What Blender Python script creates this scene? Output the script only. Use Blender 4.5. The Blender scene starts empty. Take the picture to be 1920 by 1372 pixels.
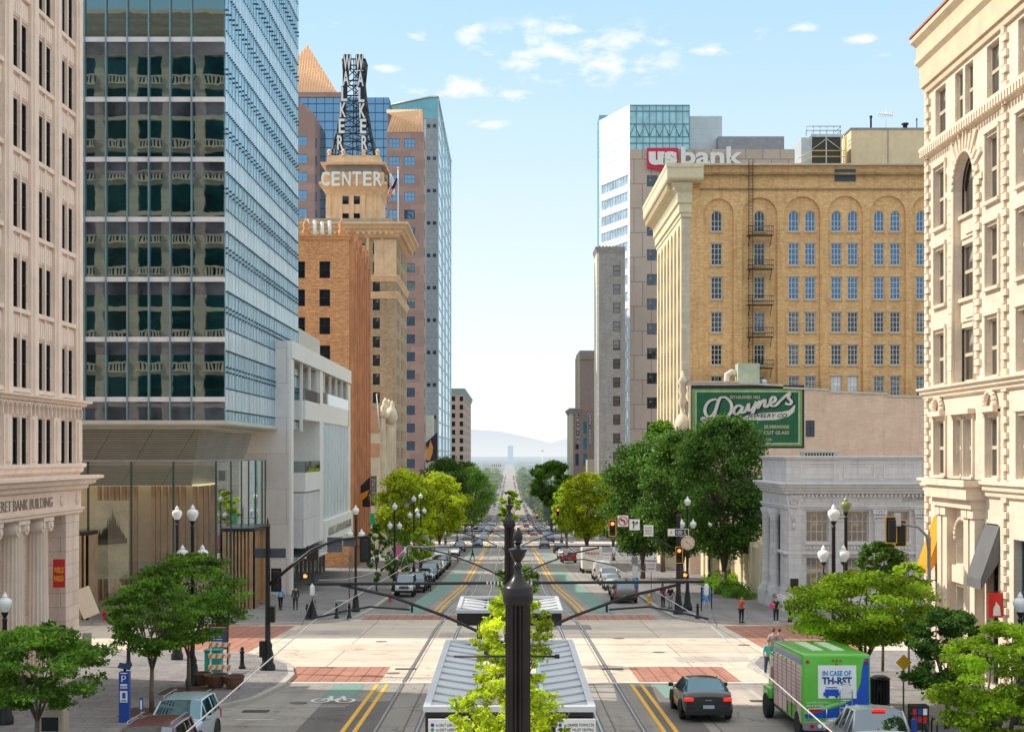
import bpy, bmesh, math, random
import numpy as np
from mathutils import Vector, Matrix
C = bpy.context.scene.collection
PI = math.pi
R = math.radians
F = 2700.0                                   # focal length in photo pixels
def sl(px, X): return X * F / (px - 955.0)   # distance at which a facade plane X is seen at column px
def hz(py, D): return (850.0 - py) * D / F   # height seen at row py, distance D
def hx(px, D): return (px - 955.0) * D / F
GY = [-3000, -60, 560, 700, 900, 1300, 3000, 40000]
GZ = [-5.55, -5.55, -28.06, -31.6, -34.0, -35.5, -37.0, -60.0]
def gz(y): return float(np.interp(y, GY, GZ))

# ------------------------------------------------------------------ materials
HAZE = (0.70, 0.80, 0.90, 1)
def nodes(name):
    m = bpy.data.materials.new(name); m.use_nodes = True
    nt = m.node_tree; nt.nodes.clear()
    return m, nt, nt.nodes.new('ShaderNodeOutputMaterial')
def N(nt, t, **kw):
    n = nt.nodes.new(t)
    for k, v in kw.items():
        if k in n.inputs.keys(): n.inputs[k].default_value = v
        else: setattr(n, k, v)
    return n
def col4(c): return (c[0], c[1], c[2], 1)
def mixc(nt, fac, a, b, blend='MIX'):
    n = nt.nodes.new('ShaderNodeMix'); n.data_type = 'RGBA'; n.blend_type = blend
    for sock, v in ((n.inputs[0], fac), (n.inputs[6], a), (n.inputs[7], b)):
        if isinstance(v, (int, float)): sock.default_value = v
        elif isinstance(v, tuple): sock.default_value = col4(v)
        else: nt.links.new(v, sock)
    return n.outputs[2]
def ramp(nt, x, p0, p1):
    n = nt.nodes.new('ShaderNodeMapRange'); nt.links.new(x, n.inputs[0])
    n.inputs[1].default_value = p0; n.inputs[2].default_value = p1
    return n.outputs[0]
def math_(nt, op, a, b=None):
    n = nt.nodes.new('ShaderNodeMath'); n.operation = op
    for i, v in enumerate((a, b)):
        if v is None: continue
        if isinstance(v, (int, float)): n.inputs[i].default_value = v
        else: nt.links.new(v, n.inputs[i])
    return n.outputs[0]
def uvvec(nt, kx=1, kz=1):
    tc = N(nt, 'ShaderNodeTexCoord'); sp = N(nt, 'ShaderNodeSeparateXYZ')
    nt.links.new(tc.outputs['Object'], sp.inputs[0])
    s = math_(nt, 'ADD', sp.outputs[0], sp.outputs[1])
    cb = N(nt, 'ShaderNodeCombineXYZ')
    nt.links.new(math_(nt, 'MULTIPLY', s, kx), cb.inputs[0]); nt.links.new(math_(nt, 'MULTIPLY', sp.outputs[2], kz), cb.inputs[1])
    return tc, sp, cb.outputs[0]
def noise(nt, vec, scale, detail=4, rough=.55):
    n = N(nt, 'ShaderNodeTexNoise', Scale=scale, Detail=detail, Roughness=rough)
    if vec is not None: nt.links.new(vec, n.inputs['Vector'])
    return n.outputs[0]
def haze_out(nt, out, shader, near=150, length=5200.0):  # paints distance haze into a material: haze-coloured glow mixed in by world Y
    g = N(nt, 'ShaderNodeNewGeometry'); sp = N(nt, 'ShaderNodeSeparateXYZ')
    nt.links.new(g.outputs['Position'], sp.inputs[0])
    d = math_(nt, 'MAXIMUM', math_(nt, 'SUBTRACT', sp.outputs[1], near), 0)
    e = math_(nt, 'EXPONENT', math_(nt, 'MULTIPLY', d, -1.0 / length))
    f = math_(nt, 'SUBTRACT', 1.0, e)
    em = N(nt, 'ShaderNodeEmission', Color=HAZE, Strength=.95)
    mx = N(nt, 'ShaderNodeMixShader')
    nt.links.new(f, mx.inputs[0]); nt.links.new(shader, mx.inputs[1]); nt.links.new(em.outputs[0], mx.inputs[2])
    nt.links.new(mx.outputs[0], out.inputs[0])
def mat(name, c, rough=.75, metal=0., var=.14, scale=1.2, streak=0., bump=0., brick=None, spec=.4, emit=None, haze=False, fine=0.12, coat=0.):
    m, nt, out = nodes(name)
    b = N(nt, 'ShaderNodeBsdfPrincipled', Roughness=rough, Metallic=metal)
    b.inputs['Specular IOR Level'].default_value = spec
    if coat: b.inputs['Coat Weight'].default_value = coat; b.inputs['Coat Roughness'].default_value = .04
    tc, sp, uv = uvvec(nt)
    col = None; hsrc = None
    if brick:
        bw, bh, mc, ms = brick
        bt = N(nt, 'ShaderNodeTexBrick', Scale=1.0)
        bt.inputs['Brick Width'].default_value = bw; bt.inputs['Row Height'].default_value = bh
        bt.inputs['Mortar Size'].default_value = ms; bt.inputs['Mortar Smooth'].default_value = .1
        bt.inputs['Color1'].default_value = col4([k * (1 - var) for k in c]); bt.inputs['Color2'].default_value = col4([min(1, k * (1 + var)) for k in c])
        bt.inputs['Mortar'].default_value = col4(mc); nt.links.new(uv, bt.inputs['Vector'])
        col = bt.outputs['Color']; hsrc = bt.outputs['Fac']
    n1 = noise(nt, tc.outputs['Object'], scale, 5)
    base = col if col is not None else tuple(c)
    dark = tuple(k * (1 - var) for k in c); lite = tuple(min(1, k * (1 + var)) for k in c)
    if col is None: col = mixc(nt, ramp(nt, n1, .3, .7), dark, lite)
    else: col = mixc(nt, math_(nt, 'MULTIPLY', ramp(nt, n1, .35, .75), .5), col, mixc(nt, 1.0, col, (.72, .68, .64), 'MULTIPLY'))
    if fine:
        n2 = noise(nt, tc.outputs['Object'], scale * 14, 3)
        col = mixc(nt, math_(nt, 'MULTIPLY', ramp(nt, n2, .35, .7), fine * 2), col, mixc(nt, 1.0, col, (.6, .58, .56), 'MULTIPLY'))
    if streak:
        mp = N(nt, 'ShaderNodeMapping'); mp.inputs['Scale'].default_value = (1.6, 1.6, .12); nt.links.new(tc.outputs['Object'], mp.inputs[0])
        n3 = noise(nt, mp.outputs[0], 1.3, 5, .65)
        col = mixc(nt, math_(nt, 'MULTIPLY', ramp(nt, n3, .5, .78), streak), col, mixc(nt, 1.0, col, (.42, .38, .35), 'MULTIPLY'))
    nt.links.new(col, b.inputs['Base Color'])
    if bump:
        bp = N(nt, 'ShaderNodeBump', Strength=.5, Distance=bump)
        nb = noise(nt, tc.outputs['Object'], scale * 9, 4)
        h = nb if hsrc is None else math_(nt, 'SUBTRACT', math_(nt, 'MULTIPLY', nb, .5), hsrc)
        nt.links.new(h, bp.inputs['Height']); nt.links.new(bp.outputs[0], b.inputs['Normal'])
    if emit: b.inputs['Emission Color'].default_value = col4(emit[0]); b.inputs['Emission Strength'].default_value = emit[1]
    if haze: haze_out(nt, out, b.outputs[0])
    else: nt.links.new(b.outputs[0], out.inputs[0])
    return m
def glassm(name, base, refl, fac, rough=.03, wav=0., wscale=.35, haze=False, vary=.5, bright=None, fres=.3):
    """window glass: dark room behind a reflecting sheet"""
    m, nt, out = nodes(name)
    tc, sp, uv = uvvec(nt)
    n1 = noise(nt, tc.outputs['Object'], .45, 3)
    c = mixc(nt, ramp(nt, n1, .35, .65), tuple(k * (1 - vary) for k in base), tuple(k * (1 + vary) for k in base))
    if bright:   # pale blinds or lit ceilings in some rooms
        n2 = noise(nt, tc.outputs['Object'], bright[1], 2)
        c = mixc(nt, ramp(nt, n2, .56, .60), c, bright[0])
    d = N(nt, 'ShaderNodeBsdfDiffuse'); nt.links.new(c, d.inputs[0])
    g = N(nt, 'ShaderNodeBsdfGlossy', Color=col4(refl), Roughness=rough)
    if wav:
        bp = N(nt, 'ShaderNodeBump', Strength=1.0, Distance=wav)
        nt.links.new(noise(nt, tc.outputs['Object'], wscale, 2), bp.inputs['Height']); nt.links.new(bp.outputs[0], g.inputs['Normal'])
    lw = N(nt, 'ShaderNodeLayerWeight', Blend=.35)
    f = math_(nt, 'ADD', math_(nt, 'MULTIPLY', lw.outputs['Fresnel'], fres), fac)
    f = math_(nt, 'MINIMUM', f, .92)
    mx = N(nt, 'ShaderNodeMixShader'); nt.links.new(f, mx.inputs[0])
    nt.links.new(d.outputs[0], mx.inputs[1]); nt.links.new(g.outputs[0], mx.inputs[2])
    if haze: haze_out(nt, out, mx.outputs[0])
    else: nt.links.new(mx.outputs[0], out.inputs[0])
    return m
def clearglass(name, tint, fac=.15):
    m, nt, out = nodes(name)
    t = N(nt, 'ShaderNodeBsdfTransparent', Color=col4(tint)); g = N(nt, 'ShaderNodeBsdfGlossy', Roughness=.02, Color=(.95, 1, 1, 1))
    lw = N(nt, 'ShaderNodeLayerWeight', Blend=.3)
    f = math_(nt, 'ADD', math_(nt, 'MULTIPLY', lw.outputs['Fresnel'], .7), fac)
    mx = N(nt, 'ShaderNodeMixShader'); nt.links.new(f, mx.inputs[0]); nt.links.new(t.outputs[0], mx.inputs[1]); nt.links.new(g.outputs[0], mx.inputs[2])
    nt.links.new(mx.outputs[0], out.inputs[0]); return m
def leafm(name, c, trans=.45, haze=False):
    m, nt, out = nodes(name)
    tc = N(nt, 'ShaderNodeTexCoord')
    n1 = noise(nt, tc.outputs['Object'], .9, 3); n2 = noise(nt, tc.outputs['Object'], 9., 2)
    a = mixc(nt, ramp(nt, n1, .3, .7), tuple(k * .62 for k in c), (min(1, c[0] * 1.5), min(1, c[1] * 1.3), c[2]))
    a = mixc(nt, math_(nt, 'MULTIPLY', ramp(nt, n2, .35, .65), .45), a, mixc(nt, 1., a, (.5, .55, .5), 'MULTIPLY'))
    d = N(nt, 'ShaderNodeBsdfPrincipled', Roughness=.5); d.inputs['Specular IOR Level'].default_value = .35
    t = N(nt, 'ShaderNodeBsdfTranslucent')
    nt.links.new(a, d.inputs['Base Color']); nt.links.new(mixc(nt, 1., a, (1.35, 1.3, .5), 'MULTIPLY'), t.inputs[0])
    mx = N(nt, 'ShaderNodeMixShader', Fac=trans); mx.inputs[0].default_value = trans
    nt.links.new(d.outputs[0], mx.inputs[1]); nt.links.new(t.outputs[0], mx.inputs[2])
    if haze: haze_out(nt, out, mx.outputs[0])
    else: nt.links.new(mx.outputs[0], out.inputs[0])
    return m
MT = {}
def flat(c, rough=.5, metal=0., emit=None, var=.06, **kw):
    k = (tuple(round(x, 3) for x in c), rough, metal, str(emit), var, str(sorted(kw.items())))
    if k not in MT: MT[k] = mat('paint_%d' % len(MT), c, rough, metal, var=var, scale=2.5, emit=emit, fine=.05, **kw)
    return MT[k]

# ------------------------------------------------------------------ mesh helpers
def wloc(o):
    v = Vector((0, 0, 0))
    while o: v += o.location; o = o.parent
    return v
def link(name, me, parent=None):
    o = bpy.data.objects.new(name, me); C.objects.link(o)
    if parent is not None: o.parent = parent; o.location = -wloc(parent)
    return o
def obj(name, bm, m, parent=None, smooth=False, flip=True):
    if flip: bmesh.ops.recalc_face_normals(bm, faces=bm.faces)
    me = bpy.data.meshes.new(name); bm.to_mesh(me); bm.free()
    for x in (m if isinstance(m, (list, tuple)) else [m]): me.materials.append(x)
    if smooth:
        for p in me.polygons: p.use_smooth = True
        if smooth != True: me.set_sharp_from_angle(angle=R(smooth))
    return link(name, me, parent)
def BM(): return bmesh.new()
def tagit(o, label, cat, group=None, kind=None):
    if label: o['label'] = label
    if cat: o['category'] = cat
    if group: o['group'] = group
    if kind: o['kind'] = kind
    return o
def thing(name, label, cat, loc=(0, 0, 0), group=None):
    o = bpy.data.objects.new(name, None); C.objects.link(o); o.location = loc; o.empty_display_size = .3
    return tagit(o, label, cat, group)
def structure(o): o['kind'] = 'structure'; return o
def copy_tree(o, parent=None):
    c = o.copy(); C.objects.link(c)
    if parent is not None: c.parent = parent
    for ch in list(o.children): copy_tree(ch, c)
    return c
def box(bm, x0, x1, y0, y1, z0, z1, mi=0):
    vs = [bm.verts.new(p) for p in ((x0, y0, z0), (x1, y0, z0), (x1, y1, z0), (x0, y1, z0), (x0, y0, z1), (x1, y0, z1), (x1, y1, z1), (x0, y1, z1))]
    for f in ((0, 3, 2, 1), (4, 5, 6, 7), (0, 1, 5, 4), (1, 2, 6, 5), (2, 3, 7, 6), (3, 0, 4, 7)):
        fc = bm.faces.new([vs[i] for i in f]); fc.material_index = mi
    return vs
def bbox(bm, x0, x1, y0, y1, z0, z1, bev=.02, mi=0, seg=2):
    t = bmesh.new(); box(t, x0, x1, y0, y1, z0, z1)
    bmesh.ops.bevel(t, geom=t.edges[:], offset=bev, segments=seg, affect='EDGES', profile=.6)
    merge(bm, t, mi=mi)
def merge(bm, t, M4=None, mi=None):
    if M4 is not None: bmesh.ops.transform(t, matrix=M4, verts=t.verts)
    vm = {v: bm.verts.new(v.co) for v in t.verts}
    for f in t.faces:
        try:
            nf = bm.faces.new([vm[v] for v in f.verts]); nf.material_index = f.material_index if mi is None else mi; nf.smooth = f.smooth
        except ValueError: pass
    t.free()
def obox(bm, O, U, u0, u1, n0, n1, z0, z1, mi=0):
    """box in facade coordinates: u along U, n outward"""
    Nn = (U[1], -U[0])
    P = lambda u, n, z: (O[0] + U[0] * u + Nn[0] * n, O[1] + U[1] * u + Nn[1] * n, z)
    vs = [bm.verts.new(P(*p)) for p in ((u0, n1, z0), (u1, n1, z0), (u1, n0, z0), (u0, n0, z0), (u0, n1, z1), (u1, n1, z1), (u1, n0, z1), (u0, n0, z1))]
    for f in ((0, 3, 2, 1), (4, 5, 6, 7), (0, 1, 5, 4), (1, 2, 6, 5), (2, 3, 7, 6), (3, 0, 4, 7)):
        fc = bm.faces.new([vs[i] for i in f]); fc.material_index = mi
def tube(bm, pts, rad, seg=8, mi=0, cap=True):
    pts = [Vector(p) for p in pts]; n = len(pts)
    rad = [rad] * n if isinstance(rad, (int, float)) else rad
    rings = []; up = None
    for i, p in enumerate(pts):
        d = (pts[min(i + 1, n - 1)] - pts[max(i - 1, 0)])
        if d.length < 1e-9: d = Vector((0, 0, 1))
        d.normalize()
        if up is None: up = d.orthogonal().normalized()
        a = (up - d * up.dot(d))
        a = a.normalized() if a.length > 1e-6 else d.orthogonal().normalized()
        up = a; b = d.cross(a)
        rings.append([bm.verts.new(p + (a * math.cos(2 * PI * k / seg) + b * math.sin(2 * PI * k / seg)) * rad[i]) for k in range(seg)])
    for i in range(n - 1):
        for k in range(seg):
            f = bm.faces.new((rings[i][k], rings[i][(k + 1) % seg], rings[i + 1][(k + 1) % seg], rings[i + 1][k])); f.material_index = mi; f.smooth = True
    if cap:
        f = bm.faces.new(rings[0][::-1]); f.material_index = mi
        f = bm.faces.new(rings[-1]); f.material_index = mi
def lathe(bm, prof, cx=0, cy=0, seg=20, mi=0, flute=None):
    """prof: (radius, z) list; flute=(count, depth, z0, z1)"""
    rings = []
    for r, z in prof:
        ring = []
        for k in range(seg):
            a = 2 * PI * k / seg; rr = r
            if flute and flute[2] < z < flute[3]: rr = r - flute[1] * (abs(math.sin(a * flute[0] / 2)) ** .5 * -1 + 1 if False else abs(math.cos(a * flute[0] / 2)) ** 2)
            ring.append(bm.verts.new((cx + rr * math.cos(a), cy + rr * math.sin(a), z)))
        rings.append(ring)
    for i in range(len(rings) - 1):
        for k in range(seg):
            f = bm.faces.new((rings[i][k], rings[i][(k + 1) % seg], rings[i + 1][(k + 1) % seg], rings[i + 1][k])); f.material_index = mi; f.smooth = True
    for rg, s in ((rings[0], -1), (rings[-1], 1)):
        try: f = bm.faces.new(rg[::s]); f.material_index = mi
        except ValueError: pass
def prism(bm, poly, z0, z1, mi=0, zf=None):
    """poly 2D; zf(y) adds ground height"""
    zf = zf or (lambda x, y: 0)
    a = [bm.verts.new((x, y, z0 + zf(x, y))) for x, y in poly]; b = [bm.verts.new((x, y, z1 + zf(x, y))) for x, y in poly]
    n = len(poly)
    f = bm.faces.new(a[::-1]); f.material_index = mi; f = bm.faces.new(b); f.material_index = mi
    for i in range(n):
        f = bm.faces.new((a[i], a[(i + 1) % n], b[(i + 1) % n], b[i])); f.material_index = mi
def offs(pts, d):
    """offset an open 2D path to its right side, mitred"""
    out = []; n = len(pts)
    for i in range(n):
        def nrm(a, b):
            v = Vector((b[0] - a[0], b[1] - a[1])).normalized(); return Vector((v.y, -v.x))
        if i == 0: o = nrm(pts[0], pts[1]) * d
        elif i == n - 1: o = nrm(pts[-2], pts[-1]) * d
        else:
            n1, n2 = nrm(pts[i - 1], pts[i]), nrm(pts[i], pts[i + 1]); s = (n1 + n2); o = s * (d / max(.2, 1 + n1.dot(n2)))
        out.append((pts[i][0] + o.x, pts[i][1] + o.y))
    return out
def sweep(bm, pts, prof, mi=0):
    """horizontal moulding: prof = (outward, z) from bottom to top, closed at the wall"""
    rows = [[bm.verts.new((x, y, z)) for x, y in offs(pts, d)] for d, z in prof]
    for a, b in zip(rows, rows[1:]):
        for i in range(len(pts) - 1):
            f = bm.faces.new((a[i], a[i + 1], b[i + 1], b[i])); f.material_index = mi
    for e in (0, -1):
        try: bm.faces.new([r[e] for r in rows])
        except ValueError: pass
def cornice(parent, name, pts, z0, z1, out, m, back=.25, steps=3):
    bm = BM(); prof = [(-back, z0), (.03, z0)]
    for i in range(steps):
        t0 = i / steps; t1 = (i + 1) / steps
        prof += [(.03 + out * t1 * .92, z0 + (z1 - z0) * (t0 + .35 / steps)), (.03 + out * t1, z0 + (z1 - z0) * (t0 + .45 / steps)), (.03 + out * t1, z0 + (z1 - z0) * t1)]
    prof += [(-back, z1 + .02)]
    sweep(bm, pts, prof); return obj(name, bm, m, parent)
def arcpts(u0, u1, zs, n=10):
    r = (u1 - u0) / 2; c = (u0 + u1) / 2
    return [(c - r * math.cos(PI * i / n), zs + r * math.sin(PI * i / n)) for i in range(n + 1)]
def wall(parent, name, m, O, U, L, z0, z1, holes=(), depth=.3, reveal_mi=0):
    """one wall sheet with real openings and their reveals. hole=(u0,u1,z0,z1[,'arch'])"""
    Nn = (U[1], -U[0]); bm = BM()
    P = lambda u, z, n=0.: bm.verts.new((O[0] + U[0] * u + Nn[0] * n, O[1] + U[1] * u + Nn[1] * n, z))
    holes = [h for h in holes if h[0] < L - .02 and h[1] > .02]
    us = sorted(set([0, L] + [round(min(max(v, 0), L), 4) for h in holes for v in h[:2]])); zs = sorted(set([z0, z1] + [round(v, 4) for h in holes for v in h[2:4]]))
    for a, b in zip(us, us[1:]):
        run = None
        for c, d in zip(zs, zs[1:]):
            if b - a < 1e-3 or d - c < 1e-3: continue
            uc, zc = (a + b) / 2, (c + d) / 2
            if any(h[0] < uc < h[1] and h[2] < zc < h[3] for h in holes):
                if run: bm.faces.new((P(a, run[0]), P(b, run[0]), P(b, run[1]), P(a, run[1]))); run = None
            else: run = (run[0], d) if run else (c, d)
        if run: bm.faces.new((P(a, run[0]), P(b, run[0]), P(b, run[1]), P(a, run[1])))
    for h in holes:
        u0, u1, h0, h1 = h[:4]; dn = -depth
        if len(h) > 4:
            r = (u1 - u0) / 2; sp = h1 - r; ap = arcpts(u0, u1, sp)
            for (ua, za), (ub, zb) in zip(ap, ap[1:]):
                bm.faces.new((P(ua, za), P(ub, zb), P(ub, h1 + 1e-4), P(ua, h1 + 1e-4)))
                f = bm.faces.new((P(ua, za), P(ub, zb), P(ub, zb, dn), P(ua, za, dn))); f.material_index = reveal_mi
        else:
            sp = h1; f = bm.faces.new((P(u0, h1), P(u1, h1), P(u1, h1, dn), P(u0, h1, dn))); f.material_index = reveal_mi
        for q in (((u0, h0), (u0, sp)), ((u1, h0), (u1, sp)), ((u0, h0), (u1, h0))):
            (ua, za), (ub, zb) = q
            f = bm.faces.new((P(ua, za), P(ub, zb), P(ub, zb, dn), P(ua, za, dn))); f.material_index = reveal_mi
    o = obj(name, bm, m, parent, flip=False)
    return o
WC = {}
def window(parent, O, U, h, depth=.3, fm=None, pm=None, nx=2, nz=2, fw=.06, mw=.03, sub=False, name='window', sill=None, rail=False):
    """a window set in hole h: frame + muntins (+ pane, sill as sub-parts)"""
    u0, u1, h0, h1 = h[:4]; w, H = round(u1 - u0, 2), round(h1 - h0, 2); arch = len(h) > 4
    key = (w, H, arch, id(fm), id(pm), nx, nz, fw, mw, rail)
    if key not in WC:
        bm = BM(); r = w / 2; top = H - r if arch else H; d = .05
        box(bm, 0, fw, -d, d, 0, top); box(bm, w - fw, w, -d, d, 0, top); box(bm, fw, w - fw, -d, d, 0, fw)
        if arch:
            ao = arcpts(0, w, top); ai = arcpts(fw, w - fw, top)
            for (a, b, c, e) in zip(ao, ao[1:], ai, ai[1:]):
                bm.faces.new([bm.verts.new((q[0], -d, q[1])) for q in (a, b, e, c)])
        else: box(bm, fw, w - fw, -d, d, H - fw, H)
        for i in range(1, nx):
            u = w * i / nx; box(bm, u - mw / 2, u + mw / 2, -d * .7, d * .7, fw, H - fw if not arch else top + math.sqrt(max(0, r * r - (u - r) ** 2)))
        for j in range(1, nz):
            z = H * j / nz; k = mw * (2.2 if rail and j == nz // 2 else 1)
            if z < top: box(bm, fw, w - fw, -d * .75, d * .75, z - k / 2, z + k / 2)
        fme = bpy.data.meshes.new(name); bm.to_mesh(fme); bm.free(); fme.materials.append(fm)
        pb = BM(); pts = [(0, 0), (w, 0)] + (arcpts(0, w, top)[::-1] if arch else [(w, H), (0, H)])
        pb.faces.new([pb.verts.new((p[0], 0.01, p[1])) for p in pts])
        pme = bpy.data.meshes.new('pane'); pb.to_mesh(pme); pb.free(); pme.materials.append(pm)
        WC[key] = (fme, pme)
    fme, pme = WC[key]; Nn = (U[1], -U[0]); dn = -depth + .08
    o = bpy.data.objects.new(name, fme); C.objects.link(o); o.parent = parent
    o.location = Vector((O[0] + U[0] * u0 + Nn[0] * dn, O[1] + U[1] * u0 + Nn[1] * dn, h0)) - wloc(parent)
    o.rotation_euler = (0, 0, math.atan2(U[1], U[0]))
    p = bpy.data.objects.new('pane', pme); C.objects.link(p); p.parent = o
    if sill is not None:
        k2 = ('sill', w, id(sill))
        if k2 not in WC:
            sb = BM(); box(sb, -.12, w + .12, -depth - .07, -.02, -.16, 0.015)
            sm = bpy.data.meshes.new('sill'); sb.to_mesh(sm); sb.free(); sm.materials.append(sill); WC[k2] = sm
        s = bpy.data.objects.new('sill', WC[k2]); C.objects.link(s); s.parent = o
    return o
def textmesh(s, size, extrude=.02, shear=0., bold=0., align='CENTER', spacing=1.):
    cu = bpy.data.curves.new('t', 'FONT'); cu.body = s; cu.size = size; cu.extrude = extrude; cu.shear = shear; cu.offset = bold
    cu.align_x = align; cu.align_y = 'CENTER'; cu.space_character = spacing; cu.resolution_u = 3
    o = bpy.data.objects.new('t', cu); C.objects.link(o)
    dg = bpy.context.evaluated_depsgraph_get(); dg.update()
    me = bpy.data.meshes.new_from_object(o.evaluated_get(dg)); bpy.data.objects.remove(o); bpy.data.curves.remove(cu)
    return me
def text(parent, s, pos, U, size, m, extrude=.02, name='lettering', sx=1., w=None, h=None, **kw):
    """letters standing on a vertical face; pos = 3D centre; fitted to width w / height h if given"""
    me = textmesh(s, size, extrude, **kw)
    xs = [v.co.x for v in me.vertices]; ys = [v.co.y for v in me.vertices]
    cx, cy = (max(xs) + min(xs)) / 2, (max(ys) + min(ys)) / 2
    kx = w / (max(xs) - min(xs)) if w else sx; ky = h / (max(ys) - min(ys)) if h else 1.
    a = math.atan2(U[1], U[0])
    M4 = Matrix.Translation(Vector(pos) - wloc(parent) * 0) @ Matrix.Rotation(a, 4, 'Z') @ Matrix.Rotation(PI / 2, 4, 'X') @ Matrix.Diagonal((kx, ky, 1, 1)) @ Matrix.Translation((-cx, -cy, 0))
    me.transform(M4); me.materials.clear(); me.materials.append(m)
    return link(name, me, parent)
RB = [0]
def ribbon(bm, pts, w, mi=0, n=6, taper=True):
    """smooth stroke in the XY plane through 2D pts"""
    RB[0] = (RB[0] + 1) % 40; zo = RB[0] * .0006; P = [Vector((p[0], p[1], 0)) for p in pts]; P = [P[0]] + P + [P[-1]]; out = []
    for i in range(1, len(P) - 2):
        for k in range(n):
            t = k / n; a, b, c, d = P[i - 1:i + 3]
            out.append(.5 * ((2 * b) + (c - a) * t + (2 * a - 5 * b + 4 * c - d) * t * t + (3 * b - a - 3 * c + d) * t ** 3))
    out.append(P[-2]); L = len(out); prev = None
    for i, p in enumerate(out):
        d = (out[min(i + 1, L - 1)] - out[max(i - 1, 0)]); d = d.normalized() if d.length > 1e-9 else Vector((1, 0, 0)); q = Vector((-d.y, d.x, 0))
        ww = w * (.55 + .45 * abs(d.y)) / 2; zz = Vector((0, 0, zo + i * .00006))
        pr = (bm.verts.new(p + q * ww + zz), bm.verts.new(p - q * ww + zz))
        if prev: f = bm.faces.new((prev[0], prev[1], pr[1], pr[0])); f.material_index = mi
        prev = pr

# ------------------------------------------------------------------ common materials
m_steel_dark = mat('dark_painted_steel', (.018, .018, .02), .38, .3, var=.3, fine=.2, spec=.5)
m_bronze = mat('bronze_black_metal', (.035, .031, .03), .27, .55, var=.25, scale=3)
m_globe = mat('white_lamp_glass', (.85, .85, .82), .25, var=.03, spec=.6)
m_alu = mat('brushed_aluminium', (.55, .56, .58), .35, .8, var=.1)
m_greymetal = mat('grey_metal', (.3, .31, .33), .45, .5, var=.15)
m_rubber = mat('tyre_rubber', (.02, .02, .021), .8, var=.2)
m_white = flat((.8, .8, .78), .6)
m_yellow = flat((.85, .45, .02), .45)
m_red = flat((.55, .02, .02), .4)
m_winframe = flat((.72, .68, .6), .6)
m_darkframe = flat((.03, .03, .03), .5)
g_dark = glassm('dark_window_glass', (.012, .015, .02), (.6, .72, .85), .07, wav=.01, fres=.16)
g_blue = glassm('blue_window_glass', (.02, .06, .11), (.7, .85, 1), .35, wav=.012)
g_mix = glassm('old_window_glass', (.03, .035, .04), (.7, .8, .9), .10, wav=.02, bright=((.35, .3, .22), .4), fres=.2)
# ------------------------------------------------------------------ camera, sun, sky
sc = bpy.context.scene
cam = bpy.data.cameras.new('camera'); co = bpy.data.objects.new('camera', cam); C.objects.link(co)
cam.sensor_width = 36; cam.lens = F / 1920 * 36; cam.clip_start = .5; cam.clip_end = 90000
cam.shift_x = 5 / 1920; cam.shift_y = 164 / 1920
co.rotation_euler = (PI / 2, 0, 0); sc.camera = co
sc.view_settings.view_transform = 'Standard'; sc.view_settings.look = 'None'; sc.view_settings.exposure = 0
AZ, EL = R(15.5), R(42)
sv = Vector((-math.cos(AZ) * math.cos(EL), math.sin(AZ) * math.cos(EL), math.sin(EL)))
sun = bpy.data.lights.new('sun', 'SUN'); sun.energy = 5.0; sun.angle = R(.53); sun.color = (1, .92, .80)
so = bpy.data.objects.new('sun', sun); C.objects.link(so); so.rotation_euler = sv.to_track_quat('Z', 'Y').to_euler(); so.location = (-200, 50, 200)
w = bpy.data.worlds.new('World'); sc.world = w; w.use_nodes = True; nt = w.node_tree; nt.nodes.clear()
wo = nt.nodes.new('ShaderNodeOutputWorld'); bg = N(nt, 'ShaderNodeBackground', Strength=.15)
sky = nt.nodes.new('ShaderNodeTexSky'); sky.sky_type = 'NISHITA'; sky.sun_disc = False
sky.sun_elevation = EL; sky.sun_rotation = math.atan2(sv.x, sv.y); sky.altitude = 1300; sky.air_density = 1.0; sky.dust_density = 1.6; sky.ozone_density = 1.2
tc = N(nt, 'ShaderNodeTexCoord'); sp = N(nt, 'ShaderNodeSeparateXYZ'); nt.links.new(tc.outputs['Generated'], sp.inputs[0])
el = sp.outputs[2]
c = mixc(nt, .62, sky.outputs[0], (3.7, 6.5, 8.4))                 # thin high haze lifts the clear-sky blue
hzf = math_(nt, 'POWER', math_(nt, 'SUBTRACT', 1.0, ramp(nt, el, -.01, .38)), 1.35)
c = mixc(nt, hzf, c, (7.5, 7.4, 7.2))
ambient_fill = math_(nt, 'MULTIPLY', ramp(nt, el, .36, .62), .55)
c = mixc(nt, ambient_fill, c, (12.5, 11.6, 10.4))            # bright warm layer added overhead, out of view, to raise ambient light
# small fair-weather clouds on a high layer
dz = math_(nt, 'MAXIMUM', el, .04)
cb = N(nt, 'ShaderNodeCombineXYZ')
nt.links.new(math_(nt, 'DIVIDE', sp.outputs[0], dz), cb.inputs[0]); nt.links.new(math_(nt, 'MULTIPLY', math_(nt, 'DIVIDE', sp.outputs[1], dz), .55), cb.inputs[1])
n1 = noise(nt, cb.outputs[0], 8.5, 9, .62); n2 = noise(nt, cb.outputs[0], .9, 3, .5)
def blob(px, py, rx, ry):
    a = math_(nt, 'DIVIDE', sp.outputs[0], sp.outputs[1]); b = math_(nt, 'DIVIDE', sp.outputs[2], sp.outputs[1])
    a = math_(nt, 'MULTIPLY', math_(nt, 'SUBTRACT', a, (px - 955) / F), F / rx); b = math_(nt, 'MULTIPLY', math_(nt, 'SUBTRACT', b, (850 - py) / F), F / ry)
    d = math_(nt, 'ADD', math_(nt, 'POWER', a, 2.), math_(nt, 'POWER', b, 2.))
    return math_(nt, 'EXPONENT', math_(nt, 'MULTIPLY', d, -1.))
cm = None
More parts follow.
